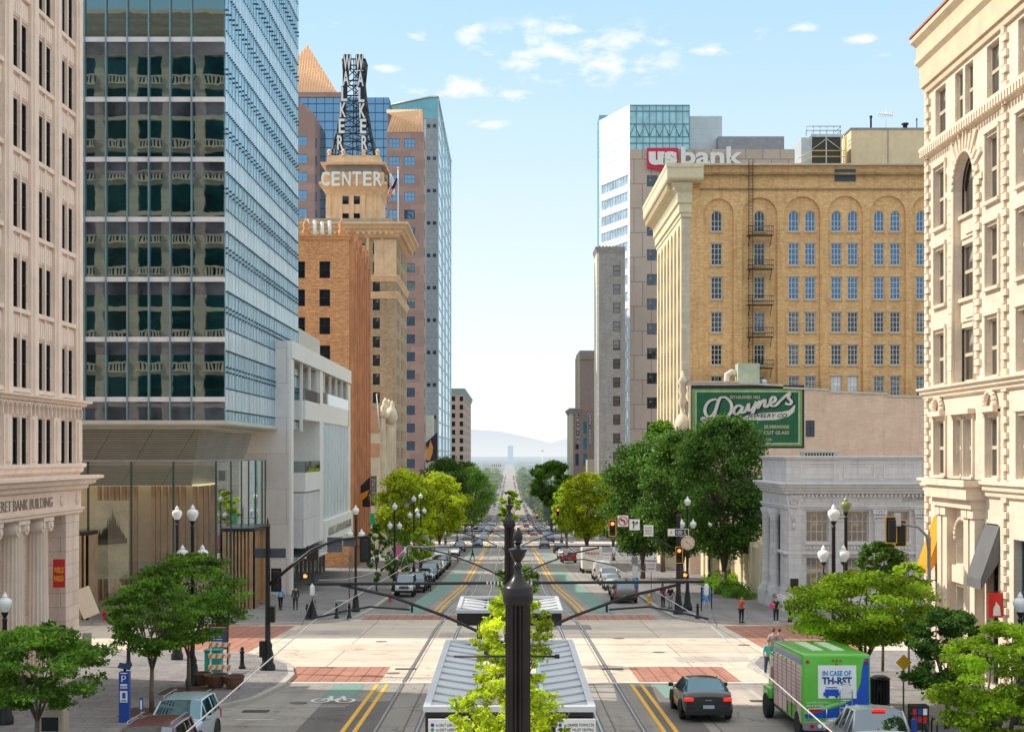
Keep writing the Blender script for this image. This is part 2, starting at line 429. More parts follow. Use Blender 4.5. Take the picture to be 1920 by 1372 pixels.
for q in ((1090, 95, 150, 50), (1140, 125, 95, 26), (1040, 98, 120, 18), (1080, 60, 90, 15), (885, 160, 45, 22), (872, 60, 32, 20), (780, 172, 60, 9), (620, 48, 26, 10), (1435, 72, 32, 13), (785, 68, 20, 9), (700, 195, 30, 9), (1500, 50, 24, 12), (968, 180, 30, 10), (1330, 95, 36, 10), (1610, 72, 30, 8), (1675, 102, 24, 8), (920, 232, 30, 8), (720, 128, 26, 7), (915, 96, 30, 12)):
    b = blob(*q); cm = b if cm is None else math_(nt, 'MAXIMUM', cm, b)
cl = math_(nt, 'ADD', math_(nt, 'MULTIPLY', cm, .36), math_(nt, 'MULTIPLY', math_(nt, 'SUBTRACT', n1, .5), 2.3))
cf = math_(nt, 'MULTIPLY', ramp(nt, cl, .10, .60), .9)
hh = math_(nt, 'MULTIPLY', cf, ramp(nt, cm, .04, .3))
c = mixc(nt, hh, c, (7.6, 7.5, 7.3))
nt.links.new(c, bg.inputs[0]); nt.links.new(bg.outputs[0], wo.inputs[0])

# ------------------------------------------------------------------ ground, streets, pavements
def road_mat(name, c, jx, jy, along=(1.3, .05, 1), stain=.45):
    m, nt, out = nodes(name); b = N(nt, 'ShaderNodeBsdfPrincipled', Roughness=.82)
    b.inputs['Specular IOR Level'].default_value = .3
    tc = N(nt, 'ShaderNodeTexCoord'); o = tc.outputs['Object']
    n1 = noise(nt, o, .12, 5, .6); n2 = noise(nt, o, 6., 4); n3 = noise(nt, o, .7, 5, .65)
    mp = N(nt, 'ShaderNodeMapping'); mp.inputs['Scale'].default_value = along; nt.links.new(o, mp.inputs[0]); n4 = noise(nt, mp.outputs[0], 1., 4)
    a = mixc(nt, ramp(nt, n1, .3, .7), tuple(k * .84 for k in c), tuple(k * 1.12 for k in c))
    a = mixc(nt, math_(nt, 'MULTIPLY', ramp(nt, n3, .45, .8), .45), a, mixc(nt, 1., a, (.62, .58, .56), 'MULTIPLY'))
    a = mixc(nt, math_(nt, 'MULTIPLY', ramp(nt, n4, .45, .7), stain), a, mixc(nt, 1., a, (.6, .6, .6), 'MULTIPLY'))
    a = mixc(nt, math_(nt, 'MULTIPLY', ramp(nt, n2, .3, .7), .18), a, mixc(nt, 1., a, (.6, .6, .6), 'MULTIPLY'))
    n5 = noise(nt, o, .35, 6, .75)
    a = mixc(nt, math_(nt, 'MULTIPLY', ramp(nt, n5, .62, .66), .35), a, mixc(nt, 1., a, (.5, .47, .45), 'MULTIPLY'))
    vo = N(nt, 'ShaderNodeTexVoronoi', Scale=.11); vo.feature = 'DISTANCE_TO_EDGE'; ds = N(nt, 'ShaderNodeVectorMath'); ds.operation = 'ADD'
    nz = N(nt, 'ShaderNodeTexNoise', Scale=.6, Detail=4.); nt.links.new(o, nz.inputs['Vector']); sc_ = N(nt, 'ShaderNodeVectorMath'); sc_.operation = 'SCALE'; sc_.inputs['Scale'].default_value = 3.; nt.links.new(nz.outputs['Color'], sc_.inputs[0])
    nt.links.new(o, ds.inputs[0]); nt.links.new(sc_.outputs[0], ds.inputs[1]); nt.links.new(ds.outputs[0], vo.inputs['Vector'])
    a = mixc(nt, math_(nt, 'MULTIPLY', math_(nt, 'SUBTRACT', 1.0, ramp(nt, vo.outputs[0], .002, .006)), .55), a, mixc(nt, 1., a, (.35, .33, .32), 'MULTIPLY'))
    if jx:
        bt = N(nt, 'ShaderNodeTexBrick', Scale=1.0); bt.offset = 0
        bt.inputs['Brick Width'].default_value = jx; bt.inputs['Row Height'].default_value = jy; bt.inputs['Mortar Size'].default_value = .03
        bt.inputs['Color1'].default_value = (1, 1, 1, 1); bt.inputs['Color2'].default_value = (.86, .85, .84, 1); bt.inputs['Mortar'].default_value = (.34, .31, .3, 1)
        nt.links.new(o, bt.inputs['Vector']); a = mixc(nt, .9, a, bt.outputs[0], 'MULTIPLY')
    nt.links.new(a, b.inputs['Base Color'])
    bp = N(nt, 'ShaderNodeBump', Strength=.3, Distance=.02); nt.links.new(n2, bp.inputs['Height']); nt.links.new(bp.outputs[0], b.inputs['Normal'])
    haze_out(nt, out, b.outputs[0], 500)
    return m
m_road = road_mat('street_concrete', (.36, .33, .30), 3.65, 4.6)
m_cross = road_mat('crossing_concrete', (.74, .62, .51), 4.4, 3.8, (.04, 1.1, 1), .5)
m_asph = road_mat('asphalt_patch', (.17, .155, .145), 0, 0)
m_redpave = road_mat('brick_red_paving', (.52, .24, .17), .6, .3)
m_kerb = mat('kerb_concrete', (.45, .42, .38), .85, scale=.8, fine=.2)
def paver(name, c, w, h):
    m = road_mat(name, c, 0, 0); nt = m.node_tree
    b = [n for n in nt.nodes if n.type == 'BSDF_PRINCIPLED'][0]; src = b.inputs['Base Color'].links[0].from_socket
    bt = N(nt, 'ShaderNodeTexBrick', Scale=1.0); bt.inputs['Brick Width'].default_value = w; bt.inputs['Row Height'].default_value = h; bt.inputs['Mortar Size'].default_value = .02
    bt.inputs['Color1'].default_value = (1, 1, 1, 1); bt.inputs['Color2'].default_value = (.8, .8, .82, 1); bt.inputs['Mortar'].default_value = (.5, .48, .46, 1)
    tc = N(nt, 'ShaderNodeTexCoord'); nt.links.new(tc.outputs['Object'], bt.inputs['Vector'])
    nt.links.new(mixc(nt, 1., src, bt.outputs[0], 'MULTIPLY'), b.inputs['Base Color']); return m
m_paver = paver('granite_pavers', (.29, .27, .265), 1.2, .6)
def grid_sheet(name, x0, x1, y0, y1, off, m, xs=None):
    ys = sorted(set([y0, y1] + [y for y in GY if y0 < y < y1])); bm = BM(); prev = None
    for y in ys:
        r = (bm.verts.new((x0, y, gz(y) + off)), bm.verts.new((x1, y, gz(y) + off)))
        if prev: bm.faces.new((prev[0], prev[1], r[1], r[0]))
        prev = r
    return structure(obj(name, bm, m, flip=False))
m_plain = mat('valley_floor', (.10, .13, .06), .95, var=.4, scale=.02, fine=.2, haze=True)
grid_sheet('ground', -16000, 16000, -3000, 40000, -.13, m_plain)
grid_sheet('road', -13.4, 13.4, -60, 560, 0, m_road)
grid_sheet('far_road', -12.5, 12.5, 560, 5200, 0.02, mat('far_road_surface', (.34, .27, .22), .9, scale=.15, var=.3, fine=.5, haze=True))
grid_sheet('cross_road', -300, 300, 75.4, 98, .004, m_cross)
grid_sheet('crossing_surface', -13.2, 13.2, 63, 75.4, .005, m_cross)
for y in (300, 540): grid_sheet('cross_road', -300, 300, y - 9, y + 11, .006, m_cross)
for y in (60, 69.2): pass
gzf = lambda x, y: gz(y)
def slab(poly, name='pavement'):
    bm = BM(); prism(bm, poly, -.4, .15, 0, gzf); structure(obj('kerb', bm, m_kerb))
    n = len(poly); cen = Vector((sum(p[0] for p in poly) / n, sum(p[1] for p in poly) / n)); ins = []
    for i in range(n):
        a, b, d = Vector(poly[i - 1]), Vector(poly[i]), Vector(poly[(i + 1) % n])
        def nr(p, q):
            v = (q - p).normalized(); return Vector((-v.y, v.x))
        s = nr(a, b) + nr(b, d); s = s * (.28 / max(.3, 1 + nr(a, b).dot(nr(b, d)))); ins.append((b + s)[:])
    bm = BM(); bm.faces.new([bm.verts.new((x, y, gz(y) + .156)) for x, y in ins]); structure(obj(name, bm, m_paver))
def area(p): return sum(p[i][0] * p[(i + 1) % len(p)][1] - p[(i + 1) % len(p)][0] * p[i][1] for i in range(len(p)))
def slabc(p):
    slab(p if area(p) > 0 else p[::-1])
slabc([(-90, -50), (-12.6, -50), (-12.6, 53.5), (-11, 54.6), (-10, 57), (-9.6, 61), (-9.7, 65), (-10.4, 69), (-11.8, 72.4), (-13.6, 74.6), (-16.5, 75.6), (-90, 75.8)])
slabc([(90, -50), (13.3, -50), (13.3, 60), (12.2, 62.5), (11.5, 65), (11.4, 69), (12.4, 72.6), (14.5, 75), (17, 75.7), (90, 75.8)])
slabc([(-90, 93), (-17, 93), (-13.5, 93.8), (-11.6, 95.6), (-10.4, 99), (-10, 108), (-10, 288), (-12, 291), (-90, 291)])
slabc([(90, 93), (18, 93), (14.5, 93.8), (12.4, 95.6), (11.3, 99), (11, 108), (11, 288), (13, 291), (90, 291)])
for s in (-1, 1):
    slabc([(s * 90, 311), (s * 13, 311), (s * 11, 314), (s * 11, 528), (s * 13, 531), (s * 90, 531)])
    bm = BM(); ys = [552, 700, 900, 1300]
    for a, b in zip(ys, ys[1:]):
        bm.faces.new([bm.verts.new(q) for q in ((s * 14, a, gz(a) + .15), (s * 60, a, gz(a) + .15), (s * 60, b, gz(b) + .15), (s * 14, b, gz(b) + .15))])
    structure(obj('pavement', bm, m_paver))
def stripe(name, pts, w, m, off=.012, n=1, gapx=0.):
    bm = BM(); k = 0
    for j in range(n):
        prev = None
        for i, (x, y) in enumerate(pts):
            a = Vector(pts[max(i - 1, 0)]); b = Vector(pts[min(i + 1, len(pts) - 1)]); d = (b - a).normalized(); q = Vector((d.y, -d.x))
            c0 = Vector((x, y)) + q * (j - (n - 1) / 2) * gapx
            p0, p1 = c0 - q * w / 2, c0 + q * w / 2
            r = (bm.verts.new((p0.x, p0.y, gz(p0.y) + off)), bm.verts.new((p1.x, p1.y, gz(p1.y) + off)))
            if prev: bm.faces.new((prev[0], prev[1], r[1], r[0]))
            prev = r
    return structure(obj(name, bm, m, flip=False))
def wornpaint(name, c, wear=.5):
    m, nt, out = nodes(name); b = N(nt, 'ShaderNodeBsdfPrincipled', Roughness=.7); tc = N(nt, 'ShaderNodeTexCoord')
    n = noise(nt, tc.outputs['Object'], 3.5, 6, .7)
    a = mixc(nt, ramp(nt, n, wear, wear + .12), c, tuple(k * .6 + .12 for k in c)); nt.links.new(a, b.inputs['Base Color']); haze_out(nt, out, b.outputs[0], 500); return m
m_ylw = wornpaint('worn_yellow_paint', (.80, .42, .02), .58); m_wht = wornpaint('worn_white_paint', (.72, .70, .66), .5); m_grn = wornpaint('faded_green_paint', (.15, .27, .22), .52)
smooth = lambda t: t * t * (3 - 2 * t)
def curve(pts, step=3.):
    """smoothstep-interpolated X(y)"""
    out = []
    for (x0, y0), (x1, y1) in zip(pts, pts[1:]):
        n = max(1, int((y1 - y0) / step)) if x0 != x1 else 1
        for i in range(n): t = i / n; out.append((x0 + (x1 - x0) * smooth(t), y0 + (y1 - y0) * t))
    out.append(pts[-1]); return out
for s in (-1, 1):
    stripe('lane_marking', [(s * 5.55, 12), (s * 5.5, 62.4)], .16, m_ylw, .014, 2, .42)
    stripe('lane_marking', curve([(s * 5.3, 103), (s * 4.35, 145), (s * 4.35, 289)]), .17, m_ylw, .014, 2, .42)
    stripe('lane_marking', curve([(s * 4.6, 313), (s * 4.6, 529)]), .2, m_ylw, .014, 2, .45)
    stripe('crossing_band', [(s * 5.7, 66.2), (s * 10.2, 66.2)], 6.0, m_redpave, .009)
    stripe('crossing_band', [(s * 2.6, 99.7), (s * 10.1, 99.7)], 4.2, m_redpave, .009)
    stripe('crossing_band', [(s * 16.6, 76), (s * 16.6, 92.8)], 5.6, m_redpave, .009)
    stripe('crossing_edge_line', [(s * 3.3, 62.9), (s * 11.4, 62.9)], .3, m_wht, .013)
    stripe('crossing_edge_line', [(s * 2.6, 97.2), (s * 10.4, 97.2)], .3, m_wht, .013)
    stripe('crossing_edge_line', [(s * 2.6, 102.3), (s * 10.6, 102.3)], .3, m_wht, .013)
    stripe('cycle_lane', [(s * 6.95, 58), (s * 6.9, 62.3)], 1.35, m_grn, .011)
    stripe('cycle_lane', curve([(s * 7.0, 104), (s * 5.9, 150), (s * 5.9, 170)]), 1.5, m_grn, .011)
    for y in (178, 196, 214, 232, 250): stripe('cycle_lane', [(s * 5.9, y), (s * 5.9, y + 9)], 1.5, m_grn, .011)
    stripe('rail_groove', curve([(s * 3.18, -20), (s * 3.18, 88), (s * 1.7, 132), (s * 1.7, 291), (s * 2.6, 330), (s * 2.6, 540)]), .2, m_asph, .010)
    stripe('rail_groove', curve([(s * 4.62, -20), (s * 4.62, 88), (s * 3.14, 132), (s * 3.14, 291), (s * 4.04, 330), (s * 4.04, 540)]), .2, m_asph, .010)
    for xa, xb, xc in ((3.18, 1.7, 2.6), (4.62, 3.14, 4.04)):
        stripe('tram_rail', curve([(s * xa, -20), (s * xa, 88), (s * xb, 132), (s * xb, 291), (s * xc, 330), (s * xc, 540)]), .075, mat('polished_rail', (.62, .62, .66), .28, .9, var=.1), .018)
stripe('asphalt_patch', [(6.1, 20), (6.1, 61.6)], 1.6, m_asph, .008)
stripe('asphalt_patch', [(-6.0, 10), (-6.0, 57.0)], 2.6, m_asph, .008)
stripe('asphalt_patch', [(-8.6, 108), (-8.0, 288)], 3.0, m_asph, .007)
for x0, x1, y in ((-10.5, -12.2, 48), (-10.5, -12.2, 40), (-9.9, -8.5, 52)): stripe('parking_line', [(x0, y), (x1, y)], .14, m_wht)
for x, y in ((4.9, 61.2), (9, 110), (-9, 112)): pass
m_patch = [road_mat('repair_patch_%d' % i, c_, 0, 0) for i, c_ in enumerate(((.50, .43, .38), (.66, .54, .43), (.30, .28, .26)))]
for x0, x1, y0, y1, k in ((-9.6, -7.2, 77, 80.4, 1), (5.6, 9.8, 80.6, 84, 1), (-4.2, -1.2, 84.8, 88, 0), (8.4, 12, 71.4, 74, 0), (-8.8, -6.4, 41, 47, 2), (8.4, 10.2, 56, 60.6, 0), (-15, -9, 86.5, 89.5, 0), (1, 5.2, 90, 93.5, 2), (7.8, 9.2, 108, 122, 2)):
    bm = BM(); bm.faces.new([bm.verts.new((a, b_, gz(b_) + .0075)) for a, b_ in ((x0, y0), (x1, y0), (x1, y1), (x0, y1))]); structure(obj('repair_patch', bm, m_patch[k]))
# cycle symbol painted in the left lane
bm = BM()
def ringflat(cx, cy, r, wd):
    pts = [(cx + r * math.cos(a), cy + r * math.sin(a) * 1.5) for a in [2 * PI * i / 14 for i in range(15)]]; ribbon(bm, pts, wd, n=1)
ringflat(-.42, 0, .3, .12); ringflat(.42, 0, .3, .12)
for p in ([(-.42, 0), (-.15, .75), (.3, .75), (-.05, 0), (-.42, 0)], [(.42, 0), (.22, .95), (.45, .95)], [(-.05, 0), (-.2, .95), (-.32, .95)], [(-.7, -1.0), (.7, -1.0)], [(-.6, -1.35), (.6, -1.35)]): ribbon(bm, p, .12, n=1)
for v in bm.verts: v.co = Vector((-7.0 + v.co.x * 1.15, 57.2 + v.co.y * 1.35, gz(57.2 + v.co.y * 1.35) + .016 + v.co.z * .2))
structure(obj('cycle_symbol', bm, m_wht))
# mountains beyond the valley
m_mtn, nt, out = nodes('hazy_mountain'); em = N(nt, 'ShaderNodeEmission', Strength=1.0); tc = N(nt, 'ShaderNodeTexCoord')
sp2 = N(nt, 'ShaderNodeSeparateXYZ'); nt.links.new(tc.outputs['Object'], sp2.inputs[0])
df = N(nt, 'ShaderNodeBsdfDiffuse', Color=(.3, .36, .42, 1)); a = mixc(nt, ramp(nt, sp2.outputs[2], 0, 520), (.90, .93, .94), (.72, .81, .87)); nt.links.new(a, em.inputs[0])  # haze painted in as emission colour, paler towards the foot
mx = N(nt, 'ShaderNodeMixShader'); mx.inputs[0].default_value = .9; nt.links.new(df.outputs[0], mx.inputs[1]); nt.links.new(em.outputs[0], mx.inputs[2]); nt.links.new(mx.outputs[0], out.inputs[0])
def ridge(name, y, prof, amp, seed, depth=3000):
    rng = random.Random(seed); bm = BM(); xs = [p[0] for p in prof]; hs = [p[1] for p in prof]; n = 150; prev = None
    px = np.linspace(xs[0], xs[-1], n)
    for k, p in enumerate(px):
        X = hx(p, y); h = float(np.interp(p, xs, hs)); h = hz(h, y) + amp * (math.sin(k * .9) + .6 * math.sin(k * 2.3 + 1) + rng.uniform(-.5, .5))
        r = (bm.verts.new((X, y - depth, -60)), bm.verts.new((X, y - depth * .45, h * .55 + rng.uniform(-1, 1) * amp * 2)), bm.verts.new((X, y, h)), bm.verts.new((X, y + depth, -60)))
        if prev:
            for i in range(3): bm.faces.new((prev[i], r[i], r[i + 1], prev[i + 1]))
        prev = r
    return structure(obj(name, bm, m_mtn, smooth=True))
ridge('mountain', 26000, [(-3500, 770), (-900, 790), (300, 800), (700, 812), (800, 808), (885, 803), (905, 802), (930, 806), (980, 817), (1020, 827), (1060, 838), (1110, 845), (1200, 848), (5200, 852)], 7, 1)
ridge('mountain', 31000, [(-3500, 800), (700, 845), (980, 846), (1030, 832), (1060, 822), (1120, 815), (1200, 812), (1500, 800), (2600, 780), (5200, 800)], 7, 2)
# ------------------------------------------------------------------ buildings, east (left) side
E_, W_ = (0, 1), (0, -1); S_ = (1, 0)       # U directions: left-side street face, right-side street face, north face
def facade(root, name, m, O, U, L, z0, z1, holes, depth=.35, every=None, **kw):
    o = wall(root, name, m, O, U, L, z0, z1, holes, depth)
    for i, h in enumerate(holes):
        k = dict(kw)
        if every: k.update(every(i, h))
        window(root, O, U, h, depth, **k)
    return o
def core(root, x0, x1, y0, y1, z0, z1, m, name='back_wall'):
    bm = BM(); box(bm, x0, x1, y0, y1, z0, z1); return obj(name, bm, m, root)
m_core = flat((.12, .11, .10), .9)
m_roofgrav = mat('roof_gravel', (.34, .32, .3), .95, scale=3)
def glassy(name, base, refl, fac, **kw): return glassm(name, base, refl, fac, **kw)

# ---- stone bank building, near left
m_stone1 = mat('pink_sandstone', (.86, .69, .58), .85, var=.08, scale=.5, streak=.25, bump=.01, brick=(1.25, .6, (.52, .39, .31), .012), fine=.12)
m_stone1p = mat('pink_sandstone_trim', (.90, .72, .60), .8, var=.07, scale=1.5, streak=.2, bump=.012)
b = thing('bank_building', 'pinkish stone bank building with carved name frieze and fluted columns, nearest on the left', 'building', (-19, 63.7, gz(63.7)))
X0 = -19.0; OY = 47.0; O = (X0, OY); L = 63.7 - OY
rows = [(4.47 + 3.06 * k, 2.55 + 3.06 * k) for k in range(13)]
bays = [60.75 - 2.97 * k for k in range(5)]
hol = []
for y0 in bays:
    for a, c in ((0, .82), (1.02, 1.84)):
        for t, bt in rows[:7]: hol.append((y0 - OY + a, y0 - OY + c, bt, t))
        hol.append((y0 - OY + a, y0 - OY + c, -.43, 1.4))
facade(b, 'street_wall', m_stone1, O, E_, L, -2.55, 42, hol, .15, fm=m_darkframe, pm=g_dark, nx=1, nz=2, fw=.05)
# piers, spandrel panels, mullions
for y0 in bays + [63.72]:
    bm = BM(); u1 = y0 - OY - .12; u0 = u1 - .9
    obox(bm, O, E_, u0, u1, 0, .16, 2.3, 41.5); obox(bm, O, E_, u0 + .22, u1 - .22, .16, .24, 2.3, 41.5)
    obox(bm, O, E_, u0, u1, 0, .12, -.45, 1.5); obox(bm, O, E_, u0 + .2, u1 - .2, .12, .2, -.3, 1.35)
    obj('pier', bm, m_stone1p, b)
for y0 in bays:
    u = y0 - OY
    bm = BM(); obox(bm, O, E_, u + .84, u + 1.0, 0, .1, 2.3, 41.5); obox(bm, O, E_, u + .84, u + 1.0, 0, .1, -.43, 1.4); obj('mullion', bm, m_stone1p, b)
    for t, bt in rows[:7]:
        bm = BM(); obox(bm, O, E_, u - .06, u + 1.92, 0, .14, bt - .18, bt - .01)
        obj('window_sill', bm, m_stone1p, b)
        for i in range(2):
            bm = BM(); a = u + .05 + i * .98
            obox(bm, O, E_, a, a + .84, 0, .04, t + .1, t + .85)
            for k in range(3): obox(bm, O, E_, a + .06 + k * .26, a + .26 + k * .26, .04, .08, t + .17, t + .78)
            obj('spandrel_panel', bm, m_stone1p, b)
pth = [(X0, OY), (X0, 63.7), (-60, 63.7)]
cornice(b, 'belt_moulding', pth, 2.02, 2.3, .42, m_stone1p, steps=2)
bm = BM()
for k in range(30):                                     # little blind arches under the belt
    u = L - .3 - k * .52
    if u < .3: break
    obox(bm, O, E_, u - .05, u + .05, .02, .2, 1.5, 1.9)
    for (ua, za), (ub, zb) in zip(arcpts(u - .49, u - .03, 1.76, 6), arcpts(u - .49, u - .03, 1.76, 6)[1:]):
        obox(bm, O, E_, ua, ub, .02, .2, min(za, zb), 2.03)
obj('arch_frieze', bm, m_stone1p, b)
cornice(b, 'sill_band', pth, -.85, -.43, .2, m_stone1p, steps=2)
cornice(b, 'main_cornice', pth, -1.6, -.95, .8, m_stone1p, steps=3)
bm = BM(); obox(bm, O, E_, 0, L, -.9, .06, -2.35, -1.6); obj('name_frieze', bm, m_stone1p, b)
text(b, 'DESERET BANK BUILDING', (X0 + .07, 55.95, -2.0), E_, .5, mat('carved_letters', (.36, .27, .22), .9), .02, 'carved_name', w=7.4, h=.42)
for y in (60.9, 63.1):
    bm = BM(); t = BM(); lathe(t, [(.24, 0), (.22, .05), (.1, .08), (.02, .09)], seg=14); merge(bm, t, Matrix.Translation((X0 + .06, y, -2.0)) @ Matrix.Rotation(PI / 2, 4, 'Y')); obj('medallion', bm, m_stone1p, b)
cornice(b, 'architrave', pth, -2.62, -2.35, .14, m_stone1p, steps=2)
# colonnade
O2 = (X0 - .75, OY); hol = []
for y0 in (60.3, 57.35, 54.4, 51.4): hol += [(y0 - OY, y0 - OY + 1.0, -5.0, -2.85), (y0 - OY, y0 - OY + 1.0, -9.0, -6.0)]
facade(b, 'colonnade_wall', m_stone1, O2, E_, L - .2, -10.4, -2.6, hol, .15, fm=m_darkframe, pm=g_dark, nx=1, nz=2)
for y in (59.4, 56.4, 53.4, 50.4):
    bm = BM(); lathe(bm, [(.74, -10.3), (.74, -9.6), (.66, -9.5), (.7, -9.35), (.6, -9.25), (.58, -9.2), (.5, -3.15), (.5, -3.1), (.56, -3.05)], X0 - .55, y, 60, flute=(20, .07, -9.22, -3.13)); obj('column', bm, m_stone1p, b, smooth=50)
    bm = BM(); box(bm, X0 - 1.1, X0 + .02, y - .66, y + .66, -2.78, -2.62)
    for s in (-1, 1):
        t = BM(); lathe(t, [(.27, -.5), (.27, .5)], seg=14); merge(bm, t, Matrix.Translation((X0 - .55, y + s * .5, -2.95)) @ Matrix.Rotation(PI / 2, 4, 'Y'))
        t = BM(); lathe(t, [(.14, -.56), (.14, .56)], seg=12); merge(bm, t, Matrix.Translation((X0 - .55, y + s * .5, -2.95)) @ Matrix.Rotation(PI / 2, 4, 'Y'))
    obj('capital', bm, m_stone1p, b)
bm = BM(); box(bm, -60, X0 - .02, 61.75, 63.66, -10.5, -2.6); obj('corner_pier', bm, m_stone1, b)
# rear (cross-street) wall with balustraded bays, seen mirrored in the glass tower
O3 = (X0, 63.7); hol = []
for k in range(13):
    for t, bt in rows[:12]: hol.append((1.6 + 3.2 * k, 3.9 + 3.2 * k, bt - .75, t))
wall(b, 'cross_street_wall', m_stone1, O3, (-1, 0), 43, -2.6, 42, hol, .45)
bm = BM(); obox(bm, O3, (-1, 0), 0, 43, -.6, -.5, 0, 41); obj('cross_street_glazing', bm, g_dark, b)
bm = BM()
for h in hol:
    if h[0] > 34: continue
    if int(round((h[2] - 1.8) / 3.06)) % 3 == 1: continue
    obox(bm, O3, (-1, 0), h[0], h[1], -.1, .25, h[2] - .05, h[2] + .1); obox(bm, O3, (-1, 0), h[0], h[1], .02, .18, h[2] + .7, h[2] + .85)
    for i in range(7): obox(bm, O3, (-1, 0), h[0] + .1 + i * .33, h[0] + .24 + i * .33, .04, .16, h[2] + .1, h[2] + .7)
obj('balustrade', bm, m_stone1p, b)
cornice(b, 'roof_cornice', pth, 40.2, 42.2, 1.4, m_stone1p)
core(b, -62, X0 - 1.3, 47.05, 62.9, -12, 41.8, m_stone1)
bm = BM(); box(bm, -62, X0 - .02, 46.6, 47.04, -12, 42); obj('party_wall', bm, m_stone1, b)

# ---- glass office tower
def tower_glass(name, base, refl, fac, wav, ws, streak=0): return glassm(name, base, refl, fac, rough=.015, wav=wav, wscale=ws, vary=.5)
g_tn = tower_glass('green_tower_glass', (.006, .038, .040), (.48, .62, .60), .40, .005, .45)
g_tsp = tower_glass('grey_spandrel_glass', (.085, .095, .11), (.42, .48, .54), .26, .005, .45)
g_tw = mat('x', (1, 1, 1)); 
def westglass(name, base, refl, fac, rough=.12, sc=1.0):
    m, nt, out = nodes(name); tc, sp, uv = uvvec(nt)
    mp = N(nt, 'ShaderNodeMapping'); mp.inputs['Scale'].default_value = (1.2, 1.2, .1); nt.links.new(tc.outputs['Object'], mp.inputs[0])
    n = noise(nt, mp.outputs[0], .9, 5, .6); n2 = noise(nt, tc.outputs['Object'], .09, 2)
    d = N(nt, 'ShaderNodeBsdfDiffuse'); nt.links.new(mixc(nt, ramp(nt, n, .3, .7), tuple(k * .7 for k in base), tuple(min(1, k * 1.25) for k in base)), d.inputs[0])
    g = N(nt, 'ShaderNodeBsdfGlossy', Roughness=rough, Color=col4(refl))
    bp = N(nt, 'ShaderNodeBump', Strength=1., Distance=.25); nt.links.new(n, bp.inputs['Height']); nt.links.new(bp.outputs[0], g.inputs['Normal'])
    mx = N(nt, 'ShaderNodeMixShader'); mx.inputs[0].default_value = fac
    nt.links.new(d.outputs[0], mx.inputs[1]); nt.links.new(g.outputs[0], mx.inputs[2]); nt.links.new(mx.outputs[0], out.inputs[0]); return m
g_tw = westglass('blue_west_glass', (.26, .50, .68), (.84, .95, 1), .60)
g_tw2 = westglass('frosted_west_band', (.50, .66, .78), (.9, .98, 1), .52, .18)
m_band = mat('white_aluminium_band', (.78, .77, .80), .45, .1, var=.05)
b = thing('glass_office_tower', 'glass office tower with white floor bands, a green face and a blue street face', 'building', (-20, 101, gz(101)))
XT, DT = -20.0, 101.0; TOP = 66.7; ON = (-46.0, DT); LN = XT - ON[0]
zb = [3.63 + 4.2 * k for k in range(16)]; LN -= .01
bm = BM(); obox(bm, ON, S_, 0, LN, -.3, 0, 2.3, 3.63); obj('spandrel', bm, g_tsp, b)
for k, z in enumerate(zb[:-1]):
    bm = BM(); obox(bm, ON, S_, 0, LN, -.3, .0, z + .34, z + 3.28); obj('glass_storey', bm, g_tn, b)
    bm = BM(); obox(bm, ON, S_, 0, LN, -.3, .001, z + 3.28, z + 4.2); obj('spandrel', bm, g_tsp, b)
for z in zb:
    bm = BM(); obox(bm, ON, S_, 0, LN, -.3, .09, z, z + .34); obj('floor_band', bm, m_band, b)
m_mul = mat('blue_mullion', (.25, .38, .42), .35, .4)
for k in range(14):
    X = -22.26 - 1.5 * k; bm = BM(); box(bm, X - .04, X + .04, DT - .26, DT - .02, 2.3, TOP); obj('mullion', bm, m_mul, b)
# room ceilings' strip lights and a column seen behind the glass are part of the photo's reflections
OW = (XT, DT + .3); LW = 34.9
for k, z in enumerate([zb[0] - 4.2] + zb[:-1]):
    z0 = max(2.3, z + .95)
    bm = BM(); obox(bm, OW, E_, 0, LW, -.3, 0, z0, z + 3.6); obj('glass_storey', bm, g_tw, b)
    bm = BM(); obox(bm, OW, E_, 0, LW, -.3, .02, z + 3.6, z + 5.15); obj('frosted_band', bm, g_tw2, b)
bm = BM()
for k in range(29): obox(bm, OW, E_, .02 + 1.25 * k, .05 + 1.25 * k, 0, .03, 2.3, TOP)
obj('glass_joint', bm, m_mul, b)
bm = BM()
for z in [zb[0] - 4.2] + zb:
    for k in range(57):
        u = .3 + .61 * k
        for dz, dn in ((3.6, .14), (5.15, .10)):
            if z + dz > 2.35: obox(bm, OW, E_, u, u + .09, 0, dn, z + dz - .05, z + dz + .05)
        if k % 2 == 0:
            for dz in (2.1, 2.45):
                if z + dz > 2.35: obox(bm, OW, E_, u, u + .12, 0, .16, z + dz - .06, z + dz + .06)
o = obj('glass_bracket', bm, mat('dark_bracket', (.05, .08, .10), .4, .5), b); o['kind'] = 'stuff'
m_cream = mat('cream_metal_panel', (.60, .57, .50), .55, .1, var=.07)
pth = [(ON[0], DT), (XT, DT), (XT, DT + 23)]
bm = BM(); sweep(bm, pth, [(-1, 1.95), (.05, 1.95), (.12, 2.06), (.25, 2.06), (.25, 2.32), (-.3, 2.34)]); obj('base_fascia', bm, m_cream, b)
core(b, ON[0], XT - .35, DT + .32, DT + 35, 2.0, TOP, m_core)
